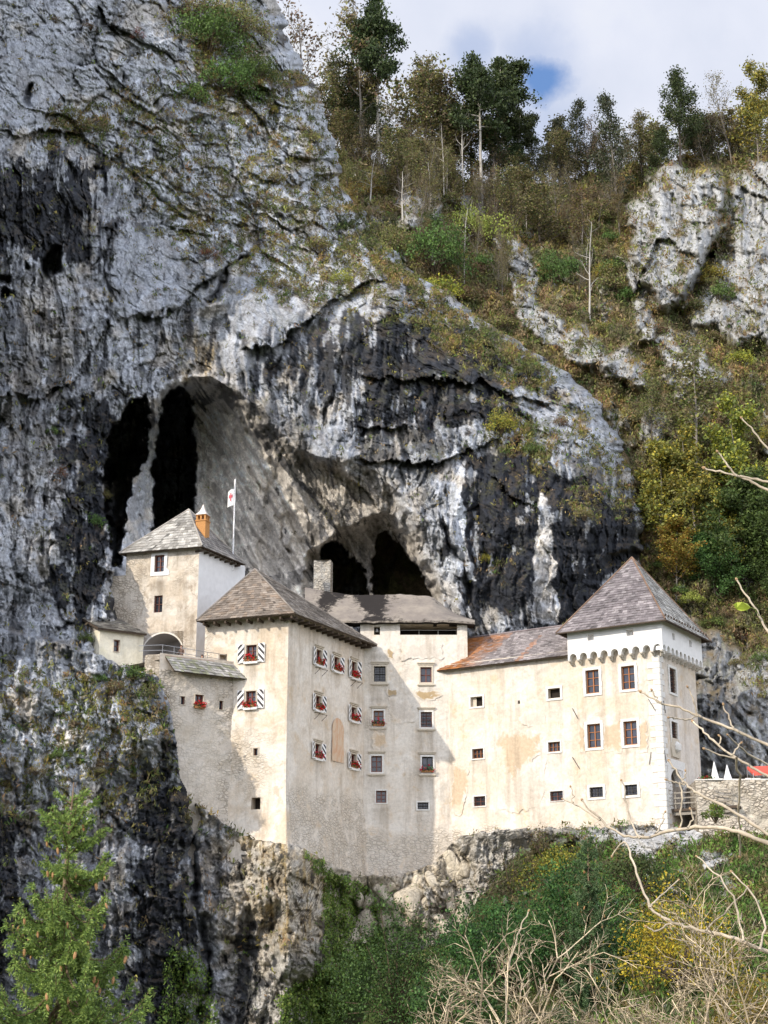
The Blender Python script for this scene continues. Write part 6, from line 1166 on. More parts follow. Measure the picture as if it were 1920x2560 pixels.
# ivy curtains
def ivy(label, poly, n, seed, cols, off=.5):
    rng = np.random.default_rng(seed); m = (sdf(CL['px'], CL['py'], poly) + 14 * gn(CL['px'] / 22, CL['py'] / 30, seed)) > 0
    ids = np.argwhere(m); pick = ids[rng.integers(0, len(ids), n)]; P_ = CL['V'][pick[:, 0], pick[:, 1]].copy(); lump = gn(P_[:, 0] / 1.1, P_[:, 2] / 1.6, seed + 3)
    P_[:, 1] -= rng.uniform(.02, off, n) * (1 + lump); P_ += rng.normal(size=P_.shape) * .12; o = thing('ivy', Vector(P_.mean(0)), label, 'climber')
    d = np.tile([0.0, -.5, -.6], (n, 1)); col = palette(rng, n, cols, .2) * (1 + .35 * lump[:, None]).clip(.5, 1.6); V, Fc, col = leaves(P_, .20 * rng.uniform(.6, 1.3, n), rng, col, .8, 0, .2, d); np_mesh('foliage', V, Fc, M_leaf, o, col)
    polys = []
    for i in range(18):
        a = pick[rng.integers(0, n)]; j = a[1]; rr = np.arange(a[0], min(a[0] + int(60 * QUAL), CL['V'].shape[0] - 1), max(1, int(8 * QUAL))); 
        if len(rr) > 2: q = CL['V'][rr, j].copy(); q[:, 1] -= .04; polys.append((q, np.full(len(q), .016)))
    V, Fc = tubes(polys, 4); np_mesh('stem', V, Fc, M_bark, o, np.tile(np.array(DARKB), (len(V), 1)))
IVC = [(.11, .20, .038), (.14, .25, .048), (.075, .14, .028), (.19, .27, .055)]
ivy('ivy curtain hanging over the right side of the castle crag', [(815, 2180), (860, 2195), (930, 2230), (965, 2330), (985, 2700), (690, 2700), (705, 2480), (790, 2440), (815, 2330), (802, 2250)], 26000, 61, IVC, .9)
ivy('thin ivy patch low on the dark crag', [(420, 2380), (470, 2370), (520, 2420), (545, 2560), (540, 2700), (400, 2700), (400, 2500)], 4200, 62, IVC); ivy('little ivy trail at the top of the crag', [(766, 2140), (800, 2150), (850, 2200), (830, 2205), (780, 2170)], 700, 63, IVC)
# ------------------------------------------------------------------ ground cover nobody could count
def scatter(name, label, S, w, n, per, size, cols, seed, cat, up=1.2, aspect=.3, jit=.2, tint=None):
    rng = np.random.default_rng(seed); p = (w * 1.0).ravel(); p = p / p.sum(); ids = rng.choice(len(p), n, p=p); P_ = S['V'].reshape(-1, 3)[ids]; P_ = P_ + np.array([0, -.06, .05]); c0 = palette(rng, n, cols, .25)
    t = gn(S['px'].ravel()[ids] / 55, S['py'].ravel()[ids] / 45, seed); c0 = c0 * (1 + .5 * t[:, None]) * np.stack([1 + .25 * t, 1 - .05 * t, 1 - .1 * t], -1); s0 = size * rng.uniform(.5, 1.5, n) * np.clip(P_[:, 1] / 195, .5, 1.1) ** (1.5 if size > .5 else 0)
    Q_ = np.repeat(P_, per, 0) + rng.normal(size=(n * per, 3)) * np.repeat(s0, per)[:, None] * jit * 2; Q_[:, 2] += np.repeat(s0, per) * .3; V, Fc, c = leaves(Q_, np.repeat(s0, per) * rng.uniform(.6, 1.2, n * per), rng, np.repeat(c0, per, 0).clip(.008, .6), aspect, up)
    return tag(np_mesh(name, V, Fc, M_ground, None, c), label, cat, None, 'stuff')
OB = OLIVE + BROWN + [(.10, .155, .04), (.19, .16, .06), (.22, .22, .06)]
scatter('cliff_grass', 'tufts of grass and scrub on the ledges of the cliff', CL, CL['veg'] * (.4 + CL['moss']), 21000, 6, .34, OB, 81, 'grass')
scatter('slope_scrub', 'brown and olive undergrowth covering the wooded slope', HL, HL['veg'] * (HL['py'] < 1750), 26000, 6, .55, OB + BROWN, 82, 'undergrowth')
scatter('bank_grass', 'green and brown grass on the bank below the tower', BK, BK['veg'], 22000, 5, .32, [(.11, .20, .04), (.13, .21, .045), (.17, .16, .065), (.15, .125, .06)], 83, 'grass')
# ------------------------------------------------------------------ flower boxes on the sills
rngf = np.random.default_rng(91)
for w, r, lab in FLOWERS:
    a, b, c, d = r; pink = 'pink' in lab or 'green' in lab; o = thing('flower_box', w.pt((a + b) / 2, c, .1), lab, 'flower box', None)
    mb = MB(); q = .06; mb.box(w.pt(a - q, c - .02, .02), w.h * (b - a + 2 * q), UP * .17, w.n * .22); mb.build('planter', M_box, o)
    def spots(n, hgt, sp_): 
        u = rngf.uniform(a - .14, b + .14, n); z = c + .14 + rngf.uniform(-.14, hgt, n) * np.sqrt(np.clip(1 - ((u - (a + b) / 2) / (b - a) / .75) ** 2, .05, 1)); f = rngf.uniform(.05, .42, n); return np.array([w.pt(x, y, k) for x, y, k in zip(u, z, f)])
    g = spots(110, .34, .2); V, Fc, cc = leaves(g, .12 * rngf.uniform(.7, 1.3, len(g)), rngf, palette(rngf, len(g), [(.05, .10, .02), (.07, .13, .03)], .2), .8, .2); np_mesh('leaves', V, Fc, M_leaf, o, cc)
    n = 14 if 'green' in lab else 30; heads = spots(n, .44, .2); heads[:, :2] += np.array(w.n[:2]) * .06
    P_ = np.repeat(heads, 9, 0) + rngf.normal(size=(n * 9, 3)) * .045; V, Fc, cc = leaves(P_, .085 * rngf.uniform(.7, 1.3, len(P_)), rngf, palette(rngf, len(P_), [(.60, .012, .022), (.70, .02, .03), (.45, .01, .02)] if not pink else [(.62, .05, .10), (.55, .02, .05)], .15), .9, 0); np_mesh('blossoms', V, Fc, M_red, o, cc)
# ------------------------------------------------------------------ flag in the cave mouth
pb, pt_ = P(591, 1385, 133.0), P(588, 1198, 133.0); pb = Vector((pt_.x, pt_.y, pb.z - 1.5))
o = thing('flagpole', pb, 'thin blue and white spiral striped flagpole behind the upper tower roof', 'flagpole')
M_blue = simple('dark_blue_paint', (.03, .04, .11), .6, .3, .1)
mb = MB(); mb.tube([pb, pt_], .07, 8); mb.build('pole', M_shw, o); mb = MB(); L_ = (pt_ - pb).length; n = 150
for i in range(n):
    z0, z1 = L_ * i / n, L_ * (i + 1) / n; t0, t1 = z0 * 3.0, z1 * 3.0
    e = lambda t, z: pb + Vector((cos(t) * .08, sin(t) * .08, z)); mb.face([e(t0, z0), e(t0 + pi * .95 / 2, z0), e(t0 + pi * .95, z0), e(t1 + pi * .95, z1), e(t1 + pi * .95 / 2, z1), e(t1, z1)])
mb.build('stripe', M_blue, o)
ft, fb = P(588, 1222, 132.9), P(588, 1263, 132.9); hh = ft.z - fb.z; wd = .55; o2 = thing('flag', ft, 'white flag with a red emblem hanging from the striped pole', 'flag')
def fl_(u, v, off=0): return Vector((ft.x - .1 - u * wd, ft.y - .25 * sin(u * 3.4 + v) * u - off, fb.z + v * hh - .22 * u))
mb = MB()
for i in range(8):
    for j in range(6): mb.face([fl_((i + 1) / 8, j / 6), fl_(i / 8, j / 6), fl_(i / 8, (j + 1) / 6), fl_((i + 1) / 8, (j + 1) / 6)], (1, 1, 1))
mb.build('cloth', M_shw, o2); mb = MB()
for pl in ([(.42, .78), (.52, .86), (.60, .78), (.56, .66), (.58, .46), (.66, .26), (.50, .34), (.36, .22), (.44, .46), (.40, .62)], [(.56, .66), (.70, .76), (.84, .66), (.80, .50), (.74, .56), (.70, .42), (.64, .52), (.58, .46)], [(.40, .62), (.26, .72), (.16, .60), (.20, .46), (.26, .54), (.31, .40), (.36, .50), (.44, .46)]): mb.face([fl_(u, v, .02) for u, v in pl])
mb.build('emblem', simple('flag_red', (.50, .10, .12), .8, .2, .1), o2)
# ------------------------------------------------------------------ ruined wall in the second cave, retaining wall, stone wall, bridge
rp = P(805, 1440, 141.0); RWl = Wall(rp, 8.0); o = thing('ruined_wall', rp - UP * 2, 'small remnant of rubble masonry in the mouth of the second cave', 'wall'); mb = MB(); a, b, c, d = RWl.rect(784, 1400, 826, 1500)
wall_mesh(mb, RWl, a, b, c, d, [], seed=21, rough=.22, step=.22, bare=lambda S, Z: 1 + 0 * S)
q = [RWl.pt(a, d), RWl.pt(b, d), RWl.pt(b, d, -1.2), RWl.pt(a, d, -1.2)]; mb.face(q); mb.face([q[0], q[3], q[3] - UP * (d - c), q[0] - UP * (d - c)]); mb.face([q[1], q[1] - UP * (d - c), q[2] - UP * (d - c), q[2]]); mb.build('masonry', M_greystone, o)
RTW = Wall(LW.pt(0, 0, .9), 32.0); a, b, c, d = RTW.rect(1150, 2086, 1262, 2230); o = thing('retaining_wall', RTW.pt((a + b) / 2, c), 'grey dry stone footing under the long wing', 'wall'); mb = MB()
wall_mesh(mb, RTW, a, b, c, d, [], seed=22, rough=.18, step=.2, bare=lambda S, Z: 1 + 0 * S, batter=(d, .10)); mb.face([RTW.pt(a, d), RTW.pt(b, d), RTW.pt(b, d, -1), RTW.pt(a, d, -1)]); mb.face([RTW.pt(a, c), RTW.pt(a, d), RTW.pt(a, d, -1), RTW.pt(a, c, -1)]); mb.build('masonry', M_greystone, o)
swp = P(1742, 1990, 121.0); SW = Wall(swp, 3.0); a, b, c, d = SW.rect(1743, 1949, 2250, 2120); zr = zat(SW, 1920, 1939)
o = thing('stone_wall', SW.pt(2, c), 'pale rubble stone wall of the terrace right of the gate tower', 'wall'); mb = MB(); wall_mesh(mb, SW, a, b, c - .5, d, [], seed=23, rough=.16, step=.22, bare=lambda S, Z: 1 + 0 * S, batter=(d, .05))
mb.face([SW.pt(a, d), SW.pt(b, d), SW.pt(b, d, -14), SW.pt(a + 3, d, -14)]); mb.face([SW.pt(a, c - .5), SW.pt(a, d), SW.pt(a, d, -9), SW.pt(a, c - .5, -9)]); mb.build('masonry', M_stonewall, o)
mb = MB(); rr = random.Random(4); u = a
while u < b: l_ = rr.uniform(.35, .8); mb.box(SW.pt(u, d + .003, -.5), SW.h * (l_ - .03), SW.n * .55, UP * rr.uniform(.06, .15)); u += l_
mb.build('coping', M_surw, o)
a, b, c, d = ws['gate']; o = thing('drawbridge', RS.pt((a + b) / 2, c, 2), 'small timber bridge with plank railing leading to the arched gate', 'bridge'); mb = MB(); mb.box(RS.pt(a - .25, c - .22, .13), RS.h * (b - a + .5), RS.n * 5.2, UP * .2); mb.build('deck', M_wood, o)
M_grey = simple('weathered_timber', (.26, .235, .20), .85, .2, .2, 10, .2)
for e, lab in ((a - .2, 0), (b + .16, 1)):
    for z in (.35, .75, 1.15): mb = MB(); mb.box(RS.pt(e, c + z, .2), RS.h * .07, RS.n * 4.9, UP * .10); mb.build('rail', M_grey, o)
    for k in (.3, 2.6, 4.9): mb = MB(); mb.box(RS.pt(e + .075, c - .01, k), RS.h * .09, RS.n * .1, UP * 1.32); mb.build('post', M_grey, o)
mb = MB(); mb.box(RS.pt(a - .1, c - .5, .13), RS.h * .2, RS.n * 5, UP * .27); mb.box(RS.pt(b - .1, c - .5, .13), RS.h * .2, RS.n * 5, UP * .27); mb.build('beam', M_grey, o)
zt_ = SW.rect(1743, 1949, 2250, 2120)[3]
M_cloth = simple('white_canvas', (.74, .74, .75), .8, .2, .05, 4)
for px, top, lab in ((1787, 1905, 'taller closed white parasol standing beside the tower corner'), (1819, 1913, 'shorter closed white parasol standing further right')):
    q = P(px, 1940, 124.5); o = thing('closed_parasol', Vector((q.x, q.y, zt_)), lab, 'parasol'); zt2_ = P(px, top, q.y).z; mb = MB(); mb.tube([Vector((q.x, q.y, zt_)), Vector((q.x, q.y, zt2_ + .05))], .03, 6); mb.build('pole', M_metal, o)
    mb = MB(); n = 12; rings = [(zt_ + .25, .34), (zt_ + .5, .30), (zt_ + (zt2_ - zt_) * .6, .17), (zt2_, .03)]; R_ = [[Vector((q.x + cos(i * 2 * pi / n) * r_ * (1 + .22 * (i % 2)), q.y + sin(i * 2 * pi / n) * r_ * (1 + .22 * (i % 2)), z)) for i in range(n)] for z, r_ in rings]
    for A_, B_ in zip(R_[:-1], R_[1:]):
        for i in range(n): j = (i + 1) % n; mb.face([A_[i], A_[j], B_[j], B_[i]])
    mb.build('canopy', M_cloth, o)
q = P(1908, 1930, 122.5); o = thing('red_awning', Vector((q.x, q.y, zt_)), 'red canvas just showing above the stone wall at the right edge', 'awning'); mb = MB(); M_redc = simple('red_canvas', (.58, .10, .07), .8, .2, .1, 5)
A_ = [q + Vector((dx, dy, dz)) for dx, dy, dz in ((-.9, -.5, -.15), (2.4, -.7, .05), (2.4, 1.5, .75), (-.9, 1.5, .62))]; mb.face(A_); mb.face([A_[0] - UP * .2, A_[1] - UP * .2, A_[1], A_[0]]); mb.face([A_[0], A_[3], A_[3] - UP * .2, A_[0] - UP * .2]); mb.build('canvas', M_redc, o)
mb = MB()
for p in (A_[0], A_[1], A_[2], A_[3]): mb.tube([Vector((p.x, p.y, zt_)), p], .03, 5)
mb.build('frame', M_metal, o)
q = P(1769, 1946, 123); o = thing('flower_trough', Vector((q.x, q.y, zt_)), 'trough of red flowers on the stone wall at the tower corner', 'flower box'); mb = MB(); mb.box(Vector((q.x - .55, q.y - .2, zt_)), (1.1, 0, 0), (0, .35, 0), (0, 0, .2)); mb.build('planter', M_box, o)
P_ = np.array(q)[None] * 0 + np.array([q.x, q.y, zt_ + .33])[None] + rngf.normal(size=(220, 3)) * np.array([.34, .13, .12]); V, Fc, cc = leaves(P_, .15, rngf, palette(rngf, 220, [(.06, .12, .02), (.08, .15, .03)], .2), .8); np_mesh('leaves', V, Fc, M_leaf, o, cc)
P_ = np.array([q.x, q.y - .1, zt_ + .42])[None] + rngf.normal(size=(60, 3)) * np.array([.34, .1, .09]); V, Fc, cc = leaves(P_, .10, rngf, palette(rngf, 60, [(.6, .02, .03)], .2), .9); np_mesh('blossoms', V, Fc, M_red, o, cc)
# ------------------------------------------------------------------ two visitors on the terrace
def person(base, yaw, label, shirt, trousers, hair, lean=0.0, arm=.25):
    o = thing('person', base, label, 'person'); f = Vector((sin(yaw), -cos(yaw), 0)); s = Vector((cos(yaw), sin(yaw), 0))
    J = {}; order = []
    def j(n, par, x, y, z, r): J[n] = len(order); order.append((s * x + f * (y + lean * max(0, z - .9)) + UP * z, r, par))
    j('pelvis', None, 0, 0, .95, .14); j('waist', 'pelvis', 0, .01, 1.10, .125); j('chest', 'waist', 0, .02, 1.32, .155); j('neck', 'chest', 0, .03, 1.50, .055); j('chin', 'neck', 0, .05, 1.57, .075); j('head', 'chin', 0, .05, 1.66, .095); j('crown', 'head', 0, .04, 1.74, .06)
    for k, d in (('l', -1), ('r', 1)):
        j(k + 'sh', 'chest', .19 * d, .02, 1.43, .055); j(k + 'el', k + 'sh', .25 * d, .06, 1.16, .042); j(k + 'wr', k + 'el', .20 * d, .06 + arm, 1.08, .03); j(k + 'ha', k + 'wr', .17 * d, .12 + arm, 1.08, .034); j(k + 'hi', 'pelvis', .10 * d, 0, .88, .095); j(k + 'kn', k + 'hi', .11 * d, .03, .48, .062); j(k + 'an', k + 'kn', .11 * d, 0, .08, .042); j(k + 'to', k + 'an', .12 * d, .16, .03, .036)
    me = bpy.data.meshes.new('body'); me.from_pydata([tuple(q[0]) for q in order], [(J[q[2]], i) for i, q in enumerate(order) if q[2]], [])
    b = bpy.data.objects.new('body', me); C.objects.link(b); b.parent = o; b.modifiers.new('Skin', 'SKIN')
    for i, q in enumerate(order): me.skin_vertices[0].data[i].radius = (q[1], q[1] * .85)
    me.skin_vertices[0].data[0].use_root = True; b.modifiers.new('Sub', 'SUBSURF').render_levels = 1
    m, nt, bs = mat('person_clothing', .8, .2); tc = N(nt, 'ShaderNodeTexCoord'); z = N(nt, 'ShaderNodeSeparateXYZ', {0: tc.outputs['Object']}).outputs[2]
    c = mixc(nt, math_(nt, 'GREATER_THAN', z, .96), trousers, shirt); c = mixc(nt, math_(nt, 'GREATER_THAN', z, 1.49), c, (.50, .30, .22)); nt.links.new(c, bs.inputs['Base Color']); me.materials.append(m)
    mb = MB(); q = order[J['head']][0]; n = 10
    for i in range(n):
        for k in range(4):
            e = lambda a_, b_: Vector(base) + q + s * (.112 * cos(a_) * cos(b_)) + f * (-.025 + .115 * sin(a_) * cos(b_)) + UP * (.03 + .115 * sin(b_)); a0, a1, b0, b1 = i * 2 * pi / n, (i + 1) * 2 * pi / n, k * pi / 8, (k + 1) * pi / 8; mb.face([e(a0, b0), e(a1, b0), e(a1, b1), e(a0, b1)])
    for i in range(5): e0 = pi + i * pi / 5; mb.face([Vector(base) + q + s * (.11 * cos(t)) + f * (-.025 + .11 * sin(t)) + UP * z_ for t, z_ in ((e0, .03), (e0, -.2), (e0 + pi / 5, -.2), (e0 + pi / 5, .03))])
    mb.build('hair', simple('person_hair', hair, .7, .3, .2, 20), o); return o
zc1_ = zat(CU, 500, 1650)
q = P(455, 1624, 121.9); person(Vector((q.x, q.y, q.z - 1.45)), -.4, 'person with long brown hair leaning on the terrace railing by the arch', (.14, .09, .07), (.05, .05, .07), (.10, .045, .025), .1)
q = P(505, 1645, 121.6); person(Vector((q.x, q.y, q.z - 1.52)), .3, 'person in light top behind the shingled parapet, mostly hidden', (.42, .33, .30), (.06, .06, .08), (.05, .03, .025))
# ------------------------------------------------------------------ boulders under the middle wing
rb = np.random.default_rng(95)
def boulder_mesh(seed):
    r = np.random.default_rng(seed); n, k = 22, 12; th, ph = np.meshgrid(np.linspace(0, 2 * pi, n, endpoint=False), np.linspace(0, pi, k)); d = np.stack([np.sin(ph) * np.cos(th), np.sin(ph) * np.sin(th), np.cos(ph)], -1)
    pl = r.normal(size=(13, 3)); pl /= np.linalg.norm(pl, axis=1)[:, None]; off = r.uniform(.55, 1.0, 13); rad = np.min(np.where(d @ pl.T > .05, off / np.maximum(d @ pl.T, .05), 9), -1).clip(0, 1.25); V = (d * rad[..., None] * np.array([1.25, 1, .85])).reshape(-1, 3)
    i = np.arange(k - 1)[:, None] * n + np.arange(n)[None]; j = np.arange(k - 1)[:, None] * n + (np.arange(n)[None] + 1) % n; c = np.array([.44, .385, .30]) * r.uniform(.8, 1.2); return V, np.stack([i, i + n, j + n, j], -1).reshape(-1, 4), np.tile(c, (len(V), 1))
protos = []
for s in range(5):
    V, Fc, cc = boulder_mesh(100 + s); o = np_mesh('boulder', V, Fc, M_rock, None, cc); tag(o, 'pale broken boulders heaped below the middle wing', 'boulder', 'boulders heaped below the castle wall'); protos.append(o)
used = set()
for i in range(70):
    px, py = rb.uniform(880, 1165), rb.uniform(2170, 2350)
    if py < np.interp(px, [880, 1000, 1080, 1150], [2215, 2215, 2175, 2130]): continue
    o = protos[i % 5]
    if i % 5 in used: o = o.copy(); C.objects.link(o)
    used.add(i % 5); v = cliff_at(px, py); s = rb.uniform(.35, 1.25); o.location = v + Vector((0, -.15 * s, -.1)); o.scale = (s, s * .8, s * .75); o.rotation_euler = tuple(rb.uniform(0, 6, 3))
# ------------------------------------------------------------------ spruces
def make_spruce(name, label, H, rad, seed, cols, ncone, loc, whorl=.46, nb=5, qs=.085, dens=1.0):
    rng = np.random.default_rng(seed); o = thing(name, loc, label, 'tree'); L0 = np.array(loc); zs_ = np.linspace(0, H, 24); wob = .03 * np.sin(zs_ * 1.3)[:, None] * np.array([[1, .5, 0]])
    tr = np.stack([zs_ * 0, zs_ * 0, zs_], -1) + wob; V, Fc = tubes([(tr + L0, .012 + .16 * (1 - zs_ / H))], 7); np_mesh('trunk', V, Fc, M_bark, o, np.tile(np.array((.20, .14, .09)), (len(V), 1)))
    br, segA, segB, tipz, conepos = [], [], [], [], []
    z = H * .06
    while z < H - .35:
        t = z / H; ln0 = rad * (1 - t) ** .8 + .12
        for k in range(nb if t < .93 else 4):
            a = rng.uniform(0, 2 * pi); ln = ln0 * rng.uniform(.55, 1.1); d = np.array([cos(a), sin(a), 0]); n = 9; f = np.linspace(0, 1, n); rise = (.50 if t > .8 else .12) * ln
            drop = (.0 if t > .86 else .42) * ln; pts = np.array([0, 0, z + rng.uniform(-.12, .12)]) + f[:, None] * d * ln + np.stack([0 * f, 0 * f, rise * f - drop * np.sin(f * pi * .75) * 1.3 + .22 * ln * f ** 3], -1)
            br.append((pts + L0, np.linspace(.018 + .012 * ln, .006, n))); segA.append(pts[:-1]); segB.append(pts[1:])
            side = np.array([-sin(a), cos(a), 0]); m = max(2, int(ln / .11))
            for i in range(m):
                u = .12 + .86 * (i + rng.random()) / m; q = u * (n - 1); i0 = min(n - 2, int(q)); b = pts[i0] + (pts[i0 + 1] - pts[i0]) * (q - i0); sl = min(.62, ln * .34) * (1 - u * .72) * rng.uniform(.5, 1.2) + .07
                for sgn in (-1, 1):
                    dd = side * sgn * .55 + d * .55 + np.array([0, 0, -.95 if t < .8 else .15]) * rng.uniform(.6, 1.3); dd /= np.linalg.norm(dd); e = b + dd * sl; mid = (b + e) / 2 + np.array([0, 0, .03]); segA += [np.array([b, mid])]; segB += [np.array([mid, e])]
                    if t < .9 and t > .35 and rng.random() < .22: conepos.append(e)
        z += whorl * (1 - .45 * t) * rng.uniform(.8, 1.2)
    V, Fc = tubes(br, 4); np_mesh('branch', V, Fc, M_bark, o, np.tile(np.array((.17, .12, .075)), (len(V), 1)))
    A_, B_ = np.concatenate(segA), np.concatenate(segB); ln = np.linalg.norm(B_ - A_, axis=1); cnt = np.maximum(3, (ln / .011 * dens)).astype(int); ids = np.repeat(np.arange(len(A_)), cnt); u = rng.random(len(ids))[:, None]; ax = (B_ - A_)[ids] / (ln[ids][:, None] + 1e-6)
    r = rng.normal(size=(len(ids), 3)); r -= ax * np.sum(r * ax, 1)[:, None]; r /= np.linalg.norm(r, axis=1)[:, None] + 1e-9; dr = ax * .75 + r; dr /= np.linalg.norm(dr, axis=1)[:, None]; s = qs * rng.uniform(.7, 1.3, len(ids)); P_ = A_[ids] + (B_ - A_)[ids] * u + dr * s[:, None] * .45 + L0
    col = palette(rng, len(ids), cols, .15); V, Fc, col = leaves(P_, s, rng, col, .30, 0, .1, dr * 6); np_mesh('foliage', V, Fc, M_leaf, o, col)
    if ncone:
        conepos = np.array(conepos); up_ = np.argsort(-conepos[:, 2]); pick = rng.permutation(up_[:max(ncone, int(len(up_) * .75))])[:ncone]; first = None; mc = simple('spruce_cone', (.36, .20, .09), .7, .25, .25, 30, .3)
        for i in pick:
            if first is None:
                n = 8; prof = [(0, .008), (-.02, .022), (-.06, .027), (-.10, .022), (-.13, .006)]; mb = MB(); Rr = [[Vector((cos(j * 2 * pi / n) * r_, sin(j * 2 * pi / n) * r_, z_)) for j in range(n)] for z_, r_ in prof]
                for X_, Y_ in zip(Rr[:-1], Rr[1:]):
                    for j in range(n): mb.face([X_[j], Y_[j], Y_[(j + 1) % n], X_[(j + 1) % n]])
                cn = mb.build('cone', mc, None, True); cn.parent = o; first = cn
            else: cn = first.copy(); C.objects.link(cn); cn.parent = o
            cn.location = tuple(conepos[i]); s_ = rng.uniform(.9, 1.35) * (1 if qs < .1 else 1.5); cn.scale = (s_, s_, s_); cn.rotation_euler = (rng.normal() * .15, rng.normal() * .15, 0)
    return o
SPC = [(.24, .30, .07), (.19, .25, .06), (.31, .36, .09), (.11, .155, .045)]
tp = P(181, 1955, 33.0); make_spruce('spruce_tree', 'bright green spruce hung with pale brown cones at the lower left', tp.z + 6.4, 3.3, 71, SPC, 88, (tp.x, tp.y, -6.4), .44, 6, .085, 1.5)
b_ = bank_at(1470, 2540); tp = P(1468, 2085, b_.y); make_spruce('spruce_tree', 'slender grey green spruce with few cones in front of the dark yews', tp.z - b_.z + .6, 2.3, 72, [(.10, .18, .075), (.13, .215, .09), (.07, .13, .055)], 26, (tp.x, tp.y, b_.z - .6), .6, 6, .16, .7)
# ------------------------------------------------------------------ bare branches close to the camera
M_twig = colmat('bare_wood', .8, .25, 30.0, .3, .5, 60.0, .004)
def px_branch(pts, r0, r1, D0, D1=None, seed=0):
    rg = np.random.default_rng(seed); D1 = D1 or D0; n = len(pts); f = np.linspace(0, 1, n); q = np.array([tuple(P(x, y, D0 + (D1 - D0) * t)) for (x, y), t in zip(pts, f)]); m = (n - 1) * 4 + 1; tt = np.linspace(0, n - 1, m)
    out = np.stack([np.interp(tt, np.arange(n), q[:, k]) for k in range(3)], -1); out[1:-1] = (out[:-2] + 2 * out[1:-1] + out[2:]) / 4; out += rg.normal(size=out.shape) * .0025; kn = 1 + .22 * (np.abs((tt % 1) - 0) < .13)
    return out, (r0 + (r1 - r0) * np.linspace(0, 1, m)) * kn
PX = 1 / F
def limb(name, label, branches, root, cat='branch'):
    o = thing(name, root, label, cat); polys = [px_branch(pts, r0 * .58 * D * PX, r1 * .58 * D * PX, D, D1, i) for i, (pts, r0, r1, D, D1) in enumerate(branches)]; V, Fc = tubes(polys, 7); rg = np.random.default_rng(3); z = gn(V[:, 0] * 6, V[:, 2] * 6, 5)
    c = np.array([.40, .335, .25]) * (1 + .5 * z[:, None]); np_mesh('wood', V, Fc, M_twig, o, c.clip(.05, .8))
    for p, r in polys:                               # a bud at the end of every twig
        mb = MB(); q = Vector(p[-1]); d = (Vector(p[-1]) - Vector(p[-3])).normalized(); r_ = float(r[-1]); mb.tube([q - d * r_ * 1.2, q, q + d * r_ * 1.6, q + d * r_ * 3.0], [r_ * .9, r_ * 1.7, r_ * 1.4, r_ * .2], 6, (.34, .22, .12)); mb.build('bud', M_twig, o)
    return o
limb('bare_branch', 'upper pale bare branch reaching left across the right tower from the right edge', [([(2150, 1960), (2020, 1905), (1920, 1862), (1850, 1832), (1790, 1808), (1745, 1790), (1700, 1770), (1645, 1756), (1602, 1728)], 7.5, 4, 7.2, 7.6), ([(1745, 1790), (1735, 1755), (1722, 1718)], 4, 2.6, 7.4, 7.4), ([(1745, 1790), (1720, 1800), (1690, 1797), (1672, 1792)], 3.6, 2.6, 7.4, 7.3), ([(1650, 1757), (1637, 1740), (1630, 1728)], 3.6, 2.8, 7.5, 7.5),
     ([(1835, 1826), (1822, 1795), (1806, 1762)], 4, 2.8, 7.3, 7.3), ([(1920, 1912), (1880, 1890), (1845, 1862), (1820, 1838)], 4.5, 2.6, 7.3, 7.1)], P(2150, 1960, 7.2))
limb('bare_branch', 'middle bare branch crossing the gate and the stone wall', [([(2150, 2120), (2030, 2010), (1930, 1945), (1880, 1920), (1830, 1890), (1782, 1852), (1755, 1825), (1734, 1804)], 7, 3.6, 6.8, 7.2), ([(1838, 1896), (1800, 1888), (1764, 1872)], 4, 2.8, 6.9, 6.9), ([(1800, 1868), (1803, 1845), (1800, 1842)], 3.4, 2.6, 7, 7), ([(1838, 1896), (1850, 1950), (1845, 2020), (1852, 2090), (1850, 2140)], 5, 4, 6.9, 7.4), ([(1830, 1890), (1842, 1870), (1850, 1858)], 4, 2.6, 6.9, 6.9)], P(2150, 2120, 6.8))
limb('bare_branch', 'darker bare branch in front of the gate tower foot', [([(2150, 2330), (2040, 2200), (1960, 2110), (1880, 2060), (1800, 2010), (1745, 1985), (1715, 1962), (1695, 1935), (1672, 1900)], 9, 3.8, 6.2, 6.9), ([(1700, 1955), (1706, 1985), (1704, 2030), (1700, 2070)], 4, 3.5, 6.6, 6.6), ([(1712, 1962), (1690, 1956), (1668, 1952)], 4, 2.8, 6.7, 6.7), ([(1704, 1958), (1712, 1938), (1714, 1930)], 3, 2.4, 6.7, 6.7)], P(2150, 2330, 6.2))
limb('bare_branch', 'long knotted bare branch sweeping along under the castle', [([(2150, 2180), (2020, 2130), (1920, 2108), (1860, 2085), (1800, 2070), (1740, 2068), (1670, 2080), (1610, 2096), (1560, 2090), (1520, 2066), (1480, 2030), (1455, 2000)], 11, 3.6, 6.0, 6.6), ([(1600, 2097), (1575, 2050), (1566, 2000), (1554, 1952)], 4.5, 2.8, 6.2, 6.4), ([(1500, 2050), (1450, 2016), (1408, 2000)], 3.6, 2.4, 6.3, 6.5), ([(1430, 2008), (1432, 1985), (1427, 1970)], 2.8, 2.2, 6.4, 6.4), ([(1640, 2086), (1655, 2056), (1660, 2030)], 4, 2.6, 6.2, 6.3), ([(1720, 2070), (1735, 2040), (1725, 2020)], 4, 2.8, 6.1, 6.1)], P(2150, 2180, 6.0))
